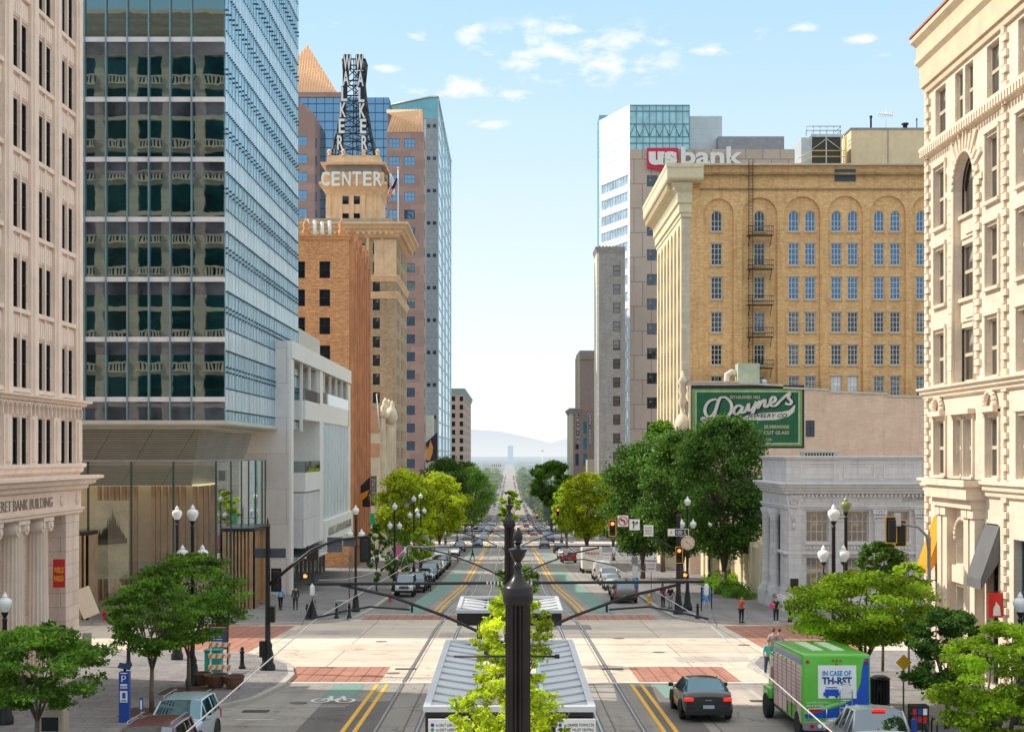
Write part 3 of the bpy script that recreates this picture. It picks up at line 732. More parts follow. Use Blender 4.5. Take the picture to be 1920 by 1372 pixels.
# louvred soffit, tapering down into the lobby
m_louv = mat('louvre_panel', (.50, .46, .40), .6, .1, var=.1, scale=.4)
ntl = m_louv.node_tree; bb = [n for n in ntl.nodes if n.type == 'BSDF_PRINCIPLED'][0]
tcx, spx, uvx = uvvec(ntl); wv = N(ntl, 'ShaderNodeTexBrick', Scale=1.); wv.offset = 0
for kx, vx in (('Brick Width', 3.), ('Row Height', .17), ('Mortar Size', .03)): wv.inputs[kx].default_value = vx
wv.inputs['Color1'].default_value = wv.inputs['Color2'].default_value = (1, 1, 1, 1); wv.inputs['Mortar'].default_value = (.35, .33, .3, 1)
ntl.links.new(uvx, wv.inputs['Vector']); src = bb.inputs['Base Color'].links[0].from_socket; ntl.links.new(mixc(ntl, 1., src, wv.outputs[0], 'MULTIPLY'), bb.inputs['Base Color'])
bm = BM(); A = [(-46, 103.6, 1.72), (-22.3, 103.6, 1.72), (-21.4, 120, 1.62)]; B = [(-46, 106.8, -2.4), (-23.6, 106.8, -2.4), (-22.6, 119, -2.4)]
va = [bm.verts.new(p) for p in A]; vb = [bm.verts.new(p) for p in B]
for i in range(2): bm.faces.new((va[i], va[i + 1], vb[i + 1], vb[i]))
obj('louvred_soffit', bm, m_louv, b)
bm = BM(); box(bm, -46, -21, 102, 121, 1.72, 1.95); obj('ceiling', bm, m_cream, b)
bm = BM(); box(bm, -46, -23, 107, 119, -2.42, -2.3); obj('lobby_ceiling', bm, flat((.45, .34, .22), .7, emit=((1, .78, .45), .9)), b)  # ceiling glow added to brighten the lobby interior
# lobby
g_lobby = clearglass('lobby_glass', (.80, .90, .88), .10)
gl = gz(104)
bm = BM(); bm.faces.new([bm.verts.new(p) for p in ((-46, 98, gl), (-20, 98, gl), (-20, 98, -.55), (-46, 98, -.55))]); obj('lobby_glazing', bm, g_lobby, b)
bm = BM(); bm.faces.new([bm.verts.new(p) for p in ((-20, 98, gl), (-20, 118, gl), (-20, 118, -.55), (-20, 98, -.55))]); obj('lobby_glazing', bm, g_lobby, b)
m_gedge = flat((.02, .06, .05), .3)
for x in (165, 246, 325, 405):
    X = hx(x, 98); bm = BM(); box(bm, X - .05, X + .05, 97.95, 98.2, gl, -.5); obj('lobby_mullion', bm, m_gedge, b)
for d in (103.5, 107.5, 110.5, 113.5, 116.5, 118): bm = BM(); box(bm, -20.1, -19.95, d - .04, d + .04, gl, -.55); obj('lobby_mullion', bm, m_gedge, b)
bm = BM(); sweep(bm, [(-46, 98), (-20, 98), (-20, 118)], [(-.3, -.56), (.06, -.56), (.06, -.44), (-.3, -.44)]); obj('lobby_top_rail', bm, m_greymetal, b)
m_slat = mat('timber_slats', (.26, .14, .075), .7, var=.3, scale=.6); m_slat2 = mat('pale_stone_lining', (.62, .52, .40), .8, var=.12, scale=.5)
bm = BM(); box(bm, -46, -21.2, 113, 113.3, gl, -2.4); obj('lobby_rear_wall', bm, m_slat2, b)
bm = BM()
for k in range(24):
    if k in (7, 8, 15): continue
    box(bm, -31.9 + k * .46, -31.68 + k * .46 + (k * 7 % 5) * .03, 111.6, 112, gl + (k % 3) * .25, -2.4)
obj('timber_screen', bm, m_slat, b)
bm = BM(); box(bm, -46, -20.4, 98.4, 113, gl - .2, gl + .16); obj('lobby_floor', bm, flat((.3, .27, .24), .25), b)
# sepia mural of dark conifers
m_mural = mat('sepia_mural', (.66, .49, .31), .8, var=.25, scale=.5, fine=.3)
bm = BM(); x0, x1 = hx(176, 103), hx(241, 103); box(bm, x0, x1, 103, 103.1, hz(1085, 103), hz(938, 103))
mu = obj('mural', bm, m_mural, b); bm = BM(); rng = random.Random(4); bzs = hz(1015, 103)
for k in range(17):
    cx = x0 + .3 + (x1 - x0 - .5) * k / 17; hh = .5 + 1.5 * math.exp(-((k - 9) / 4.) ** 2) + rng.uniform(0, .3)
    for j in range(5): q = hh * (1 - j / 5.5); ww = .26 * (1 - j / 5.); zz = bzs + hh * j / 5.5; bm.faces.new([bm.verts.new((cx - ww, 102.97, zz)), bm.verts.new((cx + ww, 102.97, zz)), bm.verts.new((cx + rng.uniform(-.05, .05), 102.97, zz + hh * .32))])
bm.faces.new([bm.verts.new((x, 102.96, z)) for x, z in ((x0 + .05, bzs - .25), (x1 - .1, bzs - .1), (x1 - .1, bzs + .25), (x0 + .05, bzs + .1))])
obj('painted_trees', bm, flat((.05, .035, .025), .9), mu)
def portal(x0, x1, y0, y1, z1, face):
    p = BM(); box(p, x0, x1, y0, y1, z1 - .25, z1); 
    n = int((y1 - y0) / .45) if face == 'W' else int((x1 - x0) / .45)
    obj('portal_roof', p, m_steel_dark, b); p = BM()
    for i in range(9):
        X = x0 + (x1 - x0 - .12) * i / 8
        box(p, X, X + .12, y0, y0 + .3, gl, z1 - .25)
    for i in range(12):
        Y = y0 + (y1 - y0 - .12) * i / 11
        if face == 'N' or not 3 < i < 8: box(p, x1 - .25, x1, Y, Y + .14, gl, z1 - .25)
    obj('entrance_portal', p, mat('portal_timber', (.42, .28, .17), .7, var=.2), b)
    p = BM(); box(p, x0 + .15, x1 - .5, y0 + .35, y1, gl, z1 - .3); obj('portal_lining', p, mat('portal_lining', (.45, .22, .06), .7, var=.15), b)
portal(-21, -18.75, 106, 113, -5.5, 'W'); portal(-31.5, -28.0, 95.6, 98, -5.2, 'N')
# ---- office block east of it (throws its shadow over the crossing)
b = thing('office_block', 'plain stone office block behind the glass tower, out of sight except for its shadow', 'building', (-90, 101, gz(101)))
core(b, -150, -46.2, 101, 140, -14, 46, m_stone1, 'wall')

# ---- white civic building
m_wc = mat('white_precast', (.72, .69, .69), .7, var=.05, scale=.4, streak=.12, brick=(3.4, 3.0, (.45, .44, .44), .02))
m_wc2 = mat('white_smooth_panel', (.82, .79, .74), .6, var=.04, scale=.6, streak=.08)
b = thing('theatre_building', 'white building with recessed balconies between the glass tower and the orange brick building', 'building', (-18.6, 122.7, gz(122.7)))
XB, D0, D1 = -18.6, 122.7, 168.5; gb = gz(150) - 1
bm = BM(); box(bm, -30, XB, D0, D0 + .45, gb, 9.6); obj('north_wall', bm, m_wc, b)
bm = BM(); box(bm, XB - .3, XB + .12, D0 - .05, D1, 8.15, 9.62); obj('roof_fascia', bm, m_wc2, b)
bm = BM(); box(bm, -26, XB - .31, D0 + .46, D1, 8.0, 8.2); obj('loggia_ceiling', bm, mat('ceiling_timber', (.42, .30, .2), .7), b)
bm = BM(); box(bm, -30, -21.6, D0 + .46, D1, gb, 8.0); obj('rear_wall', bm, m_wc, b)
bm = BM(); box(bm, -30, XB - .35, D0 + .46, D1, 9.3, 9.55); obj('roof', bm, m_roofgrav, b)
bm = BM(); box(bm, -21.6, XB, 141.4, 143.8, -8.6, 8.15); obj('pier', bm, m_wc2, b)
bm = BM(); box(bm, XB - .2, XB + .03, D0 - .02, D0 + 1.2, gb, 8.15); obj('corner_fin', bm, m_wc2, b)
bm = BM(); box(bm, -21.6, XB + .02, 143.8, 166.9, 3.1, 5.0); obj('parapet_panel', bm, m_wc2, b)
bm = BM(); box(bm, XB - .4, XB - .1, 143.8, 166.5, -6.7, 3.1)
obj('louvre_screen', bm, mat('pale_blue_glass_screen', (.58, .68, .74), .35, .1, var=.06, scale=.3, streak=.2), b)
for k in range(9): bm = BM(); box(bm, XB - .12, XB, 144.0 + k * 2.75, 144.12 + k * 2.75, -6.7, 3.1); obj('screen_fin', bm, m_wc2, b)
bm = BM(); box(bm, -21.6, XB + .3, 143.8, 168.4, -9.0, -6.7); obj('canopy_fascia', bm, m_wc2, b)
bm = BM(); box(bm, -21.6, XB + .02, 166.4, 168.4, -6.7, 8.0); obj('pier', bm, m_wc2, b)
text(b, 'GEORGE S. AND DOLORES THEATER', (XB + .33, 156, -7.9), E_, .9, flat((.35, .33, .3)), .03, 'fascia_lettering', w=21, h=.85)
bm = BM(); box(bm, -21.4, XB - .1, 131, 141.4, -8.6, -3.6); obj('balcony_wall', bm, m_wc, b)
for zt in (4.85, -1.75):
    bm = BM(); box(bm, -21.6, XB + .05, 131, 141.4, zt - 1.75, zt); obj('balcony', bm, m_wc2, b)
    bm = BM(); box(bm, -20.9, XB, 131.05, 131.1, zt, zt + 1.05); box(bm, XB - .03, XB + .02, 131.1, 141.4, zt, zt + 1.05)
    obj('glass_railing', bm, clearglass('railing_glass', (.55, .66, .66), .25), b)
bm = BM(); box(bm, XB - .03, XB + .02, 143.9, 166.8, 5.0, 6.1); obj('glass_railing', bm, clearglass('railing_glass', (.55, .66, .66), .25), b)
for k in range(9): bm = BM(); box(bm, XB - .3, XB - .05, 124.6 + k * 5.2, 124.85 + k * 5.2, 5.0 if k > 3 else (5.0 if k > 1 else 2.), 8.15); obj('loggia_post', bm, m_wc2, b)
bm = BM(); box(bm, -21.58, -21.4, 124, 166, gb, -9.0); obj('storefront_glazing', bm, glassm('storefront_glass', (.16, .12, .07), (.8, .9, .95), .3, wav=.02, bright=((.55, .36, .15), .3)), b)
for k in range(15): bm = BM(); box(bm, -21.4, -21.25, 124 + k * 3, 124.12 + k * 3, gb, -9.0); obj('storefront_mullion', bm, m_greymetal, b)
bm = BM(); box(bm, -22, XB + 1.6, 124, 167, -9.25, -9.02); obj('canopy', bm, clearglass('canopy_glass', (.6, .7, .65), .3), b)
bm = BM(); box(bm, -30, -20.0, 136.5, 152, 9.5, 11.9); obj('roof_block', bm, m_cream, b)

# ---- orange brick building
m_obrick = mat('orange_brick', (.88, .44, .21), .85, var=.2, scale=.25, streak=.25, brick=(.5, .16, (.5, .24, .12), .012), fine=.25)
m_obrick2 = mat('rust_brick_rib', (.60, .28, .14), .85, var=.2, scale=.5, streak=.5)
b = thing('orange_brick_building', 'orange brick building with ribbed street front and dark sash windows', 'building', (-20, 180, gz(180)))
ON = (-36, 180); hol = []
for k in range(10):
    for X in (-23.75, -26.9, -30.1): hol.append((X + 36, X + 36 + 1.35, 21.9 - 3.5 * k, 24.0 - 3.5 * k))
facade(b, 'north_wall', m_obrick, ON, S_, 16, -16, 27, hol, .3, fm=m_darkframe, pm=g_dark, nx=1, nz=2, fw=.09, mw=.08)
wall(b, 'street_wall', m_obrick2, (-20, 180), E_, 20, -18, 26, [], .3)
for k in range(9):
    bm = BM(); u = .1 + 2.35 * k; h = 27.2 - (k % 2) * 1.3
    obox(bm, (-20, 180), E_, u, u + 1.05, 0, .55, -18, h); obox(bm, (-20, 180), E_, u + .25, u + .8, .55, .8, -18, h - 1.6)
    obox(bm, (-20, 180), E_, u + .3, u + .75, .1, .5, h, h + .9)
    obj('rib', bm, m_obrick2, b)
cornice(b, 'parapet_coping', [(-36, 180), (-20, 180), (-20, 200)], 26.6, 27.3, .25, m_obrick, steps=2)
for X in (-21, -25.5):
    bm = BM(); lathe(bm, [(.4, 27.3), (.5, 27.8), (.3, 28.2), (.45, 28.6), (.15, 29.2), (.02, 29.6)], X, 180.5, 10); obj('finial', bm, m_obrick, b)
core(b, -36, -20.4, 180.4, 200, -18, 26.5, m_core)
for i, (x, h) in enumerate(((576, 411), (590, 413), (604, 416), (618, 414))):
    a = thing('antenna', 'white antenna mast on the orange brick roof, %s of four' % ('leftmost', 'second from left', 'third from left', 'rightmost')[i], 'antenna', (hx(x, 184), 184, 26.5), 'white rooftop antennas')
    bm = BM(); lathe(bm, [(.22, 0), (.22, hz(h, 184) - 26.5)], seg=10); obj('radome', bm, m_white, a).location = (0, 0, 0)
    bm = BM(); tube(bm, [(-.5, 0, .6), (.5, 0, .6)], .05, 6); obj('bracket', bm, m_alu, a).location = (0, 0, 0)

# ---- low ornate front
m_terra = mat('salmon_stucco', (.66, .34, .2), .85, var=.06, streak=.2); m_creamt = mat('cream_terracotta', (.74, .62, .46), .75, var=.12, scale=.8, streak=.3)
b = thing('ornate_theatre', 'low cream terracotta building with round globe ornament at the tan tower foot', 'building', (-20, 228, gz(228)))
bm = BM(); box(bm, -34, -20.4, 228, 250, -17, 3.6); obj('wall', bm, m_creamt, b)
bm = BM(); box(bm, -34, -20.6, 228.3, 236, 3.6, 6.9); obj('roof_block', bm, m_terra, b)
bm = BM(); box(bm, -34, -20.5, 227.9, 228, -.5, 1.6); box(bm, -34, -20.5, 227.85, 228, 3.4, 3.7); obj('wall_band', bm, m_terra, b)
rng = random.Random(3); bm = BM()
for k in range(7):
    y = 228.3 + k * 3.4; box(bm, -20.4, -19.7, y, y + 1.1, -17, 5.6 + (k % 2)); t = BM()
    lathe(bm, [(.55, 5.6 + k % 2), (.75, 6.2 + k % 2), (.4, 6.9 + k % 2), (.5, 7.3 + k % 2), (.1, 8 + k % 2)], -20, y + .55, 10)
obj('terracotta_pier', bm, m_creamt, b)
bm = BM(); lathe(bm, [(.1, 4.6), (.7, 4.8), (.9, 5.4), (1.0, 6), (.9, 6.6), (.6, 7.2), (.2, 7.5), (.1, 8.2)], -18.9, 231, 16); box(bm, -20.4, -18.2, 230.4, 231.6, 4.2, 4.6); obj('globe_ornament', bm, m_creamt, b)
fp = thing('flagpole', 'slim white flagpole rising above the low ornate front', 'flagpole', (hx(712, 226), 226, hz(805, 226)))
bm = BM(); tube(bm, [(0, 0, 0), (hx(706, 226) - hx(712, 226), 0, hz(738, 226) - hz(805, 226))], [.12, .06], 8); o = obj('pole', bm, m_white, fp); o.location = (0, 0, 0)

# ---- tan tower with rooftop sign
m_wbrick = mat('tan_brick', (.52, .37, .23), .85, var=.16, scale=.2, streak=.4, brick=(.6, .25, (.33, .25, .18), .02), fine=.2)
m_wterra = mat('buff_terracotta', (.82, .56, .34), .8, var=.14, scale=.6, streak=.35)
b = thing('sign_tower_building', 'tan brick skyscraper with heavy cornice and stepped tower carrying the CENTER letters', 'building', (-20, 253.5, gz(253.5)))
D = 253.5; ON = (-46, D); hol = []
for k in range(17):
    for X in (-24.05, -26.7, -31.5, -34.1, -39, -41.6): hol.append((X + 46, X + 47.25, 35.0 - 3.27 * k, 36.95 - 3.27 * k))
facade(b, 'north_wall', m_wbrick, ON, S_, 26, -20, 40, hol, .3, fm=m_darkframe, pm=g_mix, nx=1, nz=2, fw=.08, mw=.08)
hol = []
for k in range(17):
    for u in (3, 6.5, 13, 16.5, 22): hol.append((u, u + 1.3, 35.0 - 3.27 * k, 36.95 - 3.27 * k))
facade(b, 'street_wall', m_wbrick, (-20, D), E_, 27, -20, 40, hol, .3, fm=m_darkframe, pm=g_dark, nx=1, nz=2, fw=.08, mw=.08)
pth = [(-46, D), (-20, D), (-20, D + 27)]
bm = BM(); obox(bm, ON, S_, 22.2, 26.1, -.1, .12, 31, 37.6); obj('ornament_panel', bm, m_wterra, b)
for X in (-27.6, -24.9, -22.4):
    bm = BM(); obox(bm, ON, S_, X + 46 - .25, X + 46 + .25, 0, .22, 31, 38.5); obj('pilaster', bm, m_wterra, b)
cornice(b, 'main_cornice', pth, 37.9, 40.4, 2.3, m_wterra, steps=4)
bm = BM()
for k in range(26): obox(bm, ON, S_, 1 * k + .2, 1 * k + .7, 0, 1.3, 38.4, 39)
for k in range(27): obox(bm, (-20, D), E_, 1 * k + .2, 1 * k + .7, 0, 1.3, 38.4, 39)
obj('cornice_bracket', bm, m_wterra, b)
cornice(b, 'belt_course', pth, 30.2, 31.3, .5, m_wterra); cornice(b, 'belt_course', pth, 27.2, 28.4, .5, m_wterra)
core(b, -46, -20.4, D + .4, D + 27, -20, 39.9, m_core)
bm = BM(); box(bm, -45, -20.8, D + 1.5, D + 26, 39.9, 41.6); obj('roof_parapet', bm, mat('parapet_grey', (.42, .36, .28), .85, streak=.3), b)
T0 = 258.0; tx0, tx1 = hx(611, T0), hx(714, T0)
hol = [(hx(x0, T0) - tx0, hx(x1, T0) - tx0, hz(y1, T0), hz(y0, T0)) for x0, x1, y0, y1 in ((642, 654, 368, 383), (663, 675, 368, 383), (642, 654, 400, 415), (663, 675, 400, 415))]
facade(b, 'tower_wall', m_wterra, (tx0, T0), S_, tx1 - tx0, 41.4, 47, hol, .3, fm=m_darkframe, pm=g_dark, nx=1, nz=2, fw=.08)
core(b, tx0, tx1 - .05, T0 + .35, T0 + 10, 41.4, 48.4, m_wterra, 'tower_rear_wall')
tp = [(tx0, T0 + 10), (tx0, T0), (tx1, T0), (tx1, T0 + 10)]
bm = BM(); sweep(bm, tp, [(-.4, 46.3), (.05, 46.3), (.2, 46.7), (.75, 47.6), (1.15, 48.0), (1.15, 48.5), (-.4, 48.55)]); obj('tower_cornice', bm, m_wterra, b)
bm = BM(); [obox(bm, (tx0, T0), S_, .3 + k * 2.05, .9 + k * 2.05, 0, .25, 41.6, 46.4) for k in range(5)]; obj('tower_pilaster', bm, m_wterra, b)
core(b, tx0 - .6, tx1 + .6, T0 - .7, T0 + 10.6, 48.5, 50.2, m_wterra, 'sign_storey')
bm = BM(); sweep(bm, [(tx0 - .3, T0 + 10), (tx0 - .3, T0 - .4), (tx1 + .3, T0 - .4), (tx1 + .3, T0 + 10)], [(-.4, 51.6), (.5, 51.6), (.6, 52), (-.4, 52.05)]); obj('attic_cornice', bm, m_wterra, b)
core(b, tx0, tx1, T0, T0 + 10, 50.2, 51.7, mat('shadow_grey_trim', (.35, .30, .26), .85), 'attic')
core(b, tx0 + .2, tx1 - .2, T0 + .2, T0 + 9.8, 51.8, 53.4, m_wterra, 'attic_parapet')
for X in (tx0 + .6, tx0 + 3.1, tx1 - 3.1, tx1 - .6):
    bm = BM(); lathe(bm, [(.4, 53.3), (.42, 53.5), (.2, 53.6), (.4, 54.0), (.42, 54.2), (.25, 54.4), (.06, 54.6)], X, T0 + .4, 10); obj('urn', bm, m_wterra, b)
# rooftop sign frame
s_ = thing('rooftop_sign', 'black steel lattice tower on the tan skyscraper carrying the white WALKER letters down its corners', 'sign', (-28.2, 263, 53.4))
bm = BM(); cx, cy = -28.2, 263; lv = [(53.4, 3.9), (56.2, 3.3), (59, 2.75), (61.9, 2.3), (64.8, 1.95), (67.6, 1.7), (71.4, 2.05)]
cr = [[(cx + a * h, cy + c_ * h, z) for a, c_ in ((-1, -1), (1, -1), (1, 1), (-1, 1))] for z, h in lv]
for i in range(len(lv)):
    for k in range(4):
        tube(bm, [cr[i][k], cr[i][(k + 1) % 4]], .14, 5)
        if i < len(lv) - 1:
            tube(bm, [cr[i][k], cr[i + 1][k]], .17, 5); tube(bm, [cr[i][k], cr[i + 1][(k + 1) % 4]], .09, 5); tube(bm, [cr[i][(k + 1) % 4], cr[i + 1][k]], .09, 5)
            m0 = [sum(q) / 2 for q in zip(cr[i][k], cr[i][(k + 1) % 4])]; m1 = [sum(q) / 2 for q in zip(cr[i + 1][k], cr[i + 1][(k + 1) % 4])]; tube(bm, [m0, m1], .1, 5)
obj('lattice_frame', bm, m_steel_dark, s_)
m_let = mat('white_sign_letters', (.86, .86, .84), .5, var=.05)
for side in ([(651, 117), (648.5, 147), (645.5, 177), (643.2, 206.5), (640.7, 236.5), (638, 267.5)], [(674, 117), (676, 148.5), (677.7, 178.5), (679.3, 208), (681, 237), (683.5, 268)]):
    for (px, py), ch in zip(side, 'WALKER'):
        bm = BM(); w2 = .74 if ch == 'W' else .58; dd = 259.6 if py > 200 else 260.6; box(bm, hx(px, dd) - w2, hx(px, dd) + w2, dd, dd + .12, hz(py, dd) - 1.42, hz(py, dd) + 1.45); obj('letter_backing', bm, m_steel_dark, s_)
        dd -= .2
        text(s_, ch, (hx(px, dd), dd, hz(py, dd)), S_, 2.4, m_let, .12, 'letter_' + ch.lower(), h=2.6 if ch != 'W' else 2.9, w=1.08 if ch != 'W' else 1.45, bold=.05)
for i, ch in enumerate('CENTER'):
    text(b, ch, (hx(610 + i * 19.7, 256.6), 256.6, hz(335.5, 256.6)), S_, 2.6, m_let, .15, 'sign_letter', h=2.55, w=1.5, bold=.05)
text(b, 'CENTER', (tx1 + 1.6, 263.5, 49.2), E_, 2.6, m_let, .15, 'side_sign_letters', h=2.5, w=9, bold=.05)
bm = BM(); box(bm, tx1 + 1.25, tx1 + 1.35, 258.5, 268.5, 47.9, 50.5); obj('side_sign_frame', bm, m_steel_dark, b)
fp = thing('flagpole', 'tall white flagpole on the corner of the tan skyscraper, flying the national flag', 'flagpole', (hx(746.5, 256), 256, 40))
bm = BM(); tube(bm, [(0, 0, 0), (0, 0, hz(316, 256) - 40)], [.16, .09], 8); lathe(bm, [(.2, hz(316, 256) - 40), (.2, hz(314, 256) - 40)], seg=8); obj('pole', bm, m_white, fp).location = (0, 0, 0)
fl = thing('flag', 'drooping striped red and white flag with blue canton on the skyscraper roof flagpole', 'flag', (hx(746, 256), 256, hz(335, 256)))
bm = BM(); top = (hx(744.5, 256), hz(334, 256)); bot = (hx(729, 256), hz(380, 256)); n = 9
for i in range(n):
    t0, t1 = i / n, (i + 1) / n
    for j in range(5):
        f0, f1 = j / 5, (j + 1) / 5; q = []
        for (t, f) in ((t0, f0), (t0, f1), (t1, f1), (t1, f0)):
            x = top[0] + (bot[0] - top[0]) * t + (-.9 + f * 1.2) * (.35 + .5 * math.sin(PI * min(1, t * 1.1))) ; z = top[1] + (bot[1] - top[1]) * t
            q.append(bm.verts.new((x, 255.9 + .25 * math.sin(f * 9 + t * 5), z)))
        f = bm.faces.new(q); f.material_index = 2 if t0 < .35 and f0 > .3 else (j + i // 3) % 2
obj('cloth', bm, [flat((.55, .03, .04), .8), flat((.85, .83, .8), .8), flat((.03, .05, .2), .8)], fl)

# ---- brown granite tower with copper roofs
m_gran = mat('brown_granite', (.40, .235, .195), .6, var=.14, scale=.1, brick=(4.3, 2.08, (.33, .2, .17), .02), haze=True)
m_copper = mat('copper_cladding', (.86, .50, .27), .5, .15, var=.06, scale=.3, haze=True)
g_b2 = glassm('deep_blue_glass', (.01, .05, .12), (.35, .62, .85), .45, wav=.03, wscale=.2, haze=True, vary=.6)
b = thing('copper_roofed_tower', 'brown granite and blue glass office tower with copper pyramid roof behind the tan skyscraper', 'building', (-20, 337, gz(337)))
D = 337; ON = (-28.7, D); hol = []
for k in range(22):
    for u in (.5, 4.1): hol.append((u, u + 2.5, 71.45 - 4.16 * k, 73.6 - 4.16 * k))
facade(b, 'north_wall', m_gran, ON, S_, 8.7, -22, 75.1, hol, .25, fm=flat((.06, .08, .1), .4), pm=g_b2, nx=3, nz=2, fw=.07, mw=.06)
hol = []
for k in range(22): hol.append((1.5, 4, 71.45 - 4.16 * k, 73.6 - 4.16 * k))
facade(b, 'street_wall', m_gran, (-20, D), E_, 8, -22, 75.1, hol, .25, fm=flat((.06, .08, .1), .4), pm=g_b2, nx=2, nz=2, fw=.07)
def seamroof(P, name='copper_roof', n=14):
    """quad P (bl,br,tr,tl) with standing seams"""
    bm = BM(); P = [Vector(p) for p in P]; bm.faces.new([bm.verts.new(p) for p in P]); nn = (P[1] - P[0]).cross(P[3] - P[0]).normalized() * .12
    for i in range(1, n):
        a = P[0].lerp(P[1], i / n) + nn; c_ = P[3].lerp(P[2], i / n) + nn
        if (a - c_).length > .5: tube(bm, [a, c_], .07, 4)
    return obj(name, bm, m_copper, b)
zr0, zr1 = hz(248, D), hz(203, D)
seamroof([(-28.7, D - .1, hz(212, D)), (-20.1, D - .1, zr0), (-20.4, D + 1.5, zr1), (-28.9, D + 1.5, zr1)], n=12)
seamroof([(-28.7, D - .05, zr0), (-20.1, D - .05, zr0 + .02), (-20.15, D - .08, zr0 + 1.5), (-27.4, D - .08, zr1 - 1.5)], n=12)
core(b, -28.6, -20.3, D + 1.6, D + 8, 74, zr1, m_gran, 'roof_wall')
core(b, -28.5, -20.35, D + .35, D + 8, -22, 75, m_core)
bm = BM(); box(bm, -60, -28.7, D + 6, D + 30, -22, hz(183, D + 6)); obj('blue_glass_wall', bm, g_b2, b)
bm = BM(); [box(bm, -60 + k * 2, -59.88 + k * 2, D + 5.9, D + 6, -22, hz(183, D + 6)) for k in range(16)]; [box(bm, -60, -28.7, D + 5.88, D + 6, z, z + .14) for z in np.arange(2, 84, 2.08)]; obj('glazing_grid', bm, flat((.02, .05, .09), .4), b)
zc0, zc1 = hz(183, D + 6), hz(174, D + 6); bm = BM(); box(bm, -62, hx(640, D + 6), D + 5.5, D + 22, zc0, zc1); obj('roof_band', bm, m_gran, b)
ax, ay, az = hx(576, D + 14), D + 14, hz(84, D + 14); r0 = -hx(576, D + 6) + hx(641, D + 6)
cs = [(ax - r0, D + 5.6, zc1), (ax + r0, D + 5.6, zc1), (ax + r0, D + 22, zc1), (ax - r0, D + 22, zc1)]
bm = BM(); vs = [bm.verts.new(c_) for c_ in cs]; ap = bm.verts.new((ax, ay, az))
for i in range(4): bm.faces.new((vs[i], vs[(i + 1) % 4], ap))
for i in range(1, 26):
    f = i / 26; base = Vector(cs[0]).lerp(Vector(cs[1]), f); t = 1 - abs(f - .5) * 2; up = Vector(cs[0]).lerp(Vector((ax, ay, az)), t) if f < .5 else Vector(cs[1]).lerp(Vector((ax, ay, az)), t)
    tube(bm, [base + Vector((0, -.1, 0)), up + Vector((0, -.1, 0))], .08, 4)
obj('copper_pyramid', bm, m_copper, b)
xl1 = hx(590, D - 4); hol = []
for k in range(22): hol.append((60 + hx(559, D - 4) - .2, 60 + hx(576, D - 4), 71.45 - 4.16 * k - .3, 73.6 - 4.16 * k - .3))
facade(b, 'north_wall', m_gran, (-60, D - 4), S_, 60 + xl1, -22, hz(216, D - 4), hol, .25, fm=flat((.06, .08, .1), .4), pm=g_b2, nx=2, nz=2, fw=.07)
bm = BM(); zt = hz(216, D - 4); q = [(-60, zt), (xl1, zt), (hx(585, D - 4), hz(209, D - 4)), (hx(556, D - 4), hz(186, D - 4)), (-60, hz(186, D - 4))]
f0 = [bm.verts.new((x, D - 4, z)) for x, z in q]; f1 = [bm.verts.new((x, D + 6, z)) for x, z in q]; bm.faces.new(f0); bm.faces.new(f1)
for i in range(5): bm.faces.new((f0[i], f0[(i + 1) % 5], f1[(i + 1) % 5], f1[i]))
obj('gable', bm, m_gran, b)
bm = BM(); box(bm, xl1 - .3, xl1, D - 3.98, D + 6, -22, zt); obj('side_wall', bm, m_gran, b)
bm = BM(); [box(bm, xl1, xl1 + .06, D - 2.5, D - .5, 71.2 - 4.16 * k, 73.3 - 4.16 * k) for k in range(20)]; obj('side_window', bm, g_b2, b)

# ---- pale glass tower
m_gpan = mat('grey_granite_panels', (.36, .37, .38), .6, var=.06, scale=.2, brick=(1.6, 1.55, (.25, .26, .27), .06), haze=True)
g_pale = glassm('pale_blue_glass', (.30, .52, .62), (.8, .93, 1), .55, wav=.05, wscale=.12, haze=True, vary=.25)
g_green = glassm('green_crown_glass', (.02, .16, .16), (.4, .75, .75), .4, wav=.03, haze=True)
b = thing('pale_glass_tower', 'pale blue glass tower with grey granite strip, right of the copper roofed tower', 'building', (-20, 406, gz(406)))
D = 406; bm = BM(); x7, x8 = hx(798, D), hx(821, D)
box(bm, x7, x8, D, D + 2, -25, hz(222, D)); obj('granite_strip', bm, m_gpan, b)
bm = BM(); [box(bm, hx(px, D), hx(px, D) + .95, D - .06, D + .05, hz(236 + 60.6 * k, D) - .55, hz(236 + 60.6 * k, D) + .4) for k in range(11) for px in (800.5, 811.5)]; obj('strip_window', bm, flat((.04, .05, .07), .3), b)
bm = BM(); box(bm, -44, x7, D + .6, D + 30, -25, hz(205, D)); obj('north_glass', bm, g_pale, b)
bm = BM(); q = [(-44, hz(210, D)), (x7 - 15, hz(208, D)), (x8, hz(222, D)), (x8, hz(183, D)), (hx(805, D), hz(183, D)), (x7 - 15, hz(203, D))]
q = [(x7 - 14, hz(222, D)), (x8, hz(222, D)), (x8, hz(183, D)), (hx(806, D), hz(183, D)), (x7 - 14, hz(204, D))]
f0 = [bm.verts.new((x, D + .1, z)) for x, z in q]; bm.faces.new(f0); obj('crown_glass', bm, g_green, b)
bm = BM(); tube(bm, [(x7 - 14, D, hz(203, D)), (hx(806, D), D, hz(182, D)), (x8, D, hz(182, D)), (x8, 497, hz(182, D))], .35, 4); obj('roof_edge', bm, m_alu, b)
bm = BM(); box(bm, x8 - 2, x8, D + 2, 495, -25, hz(206, D)); obj('street_glass', bm, g_pale, b)
bm = BM(); box(bm, x8 - 2, x8 + .02, D + .2, 495, hz(206, D), hz(183, D)); obj('crown_glass', bm, g_green, b)
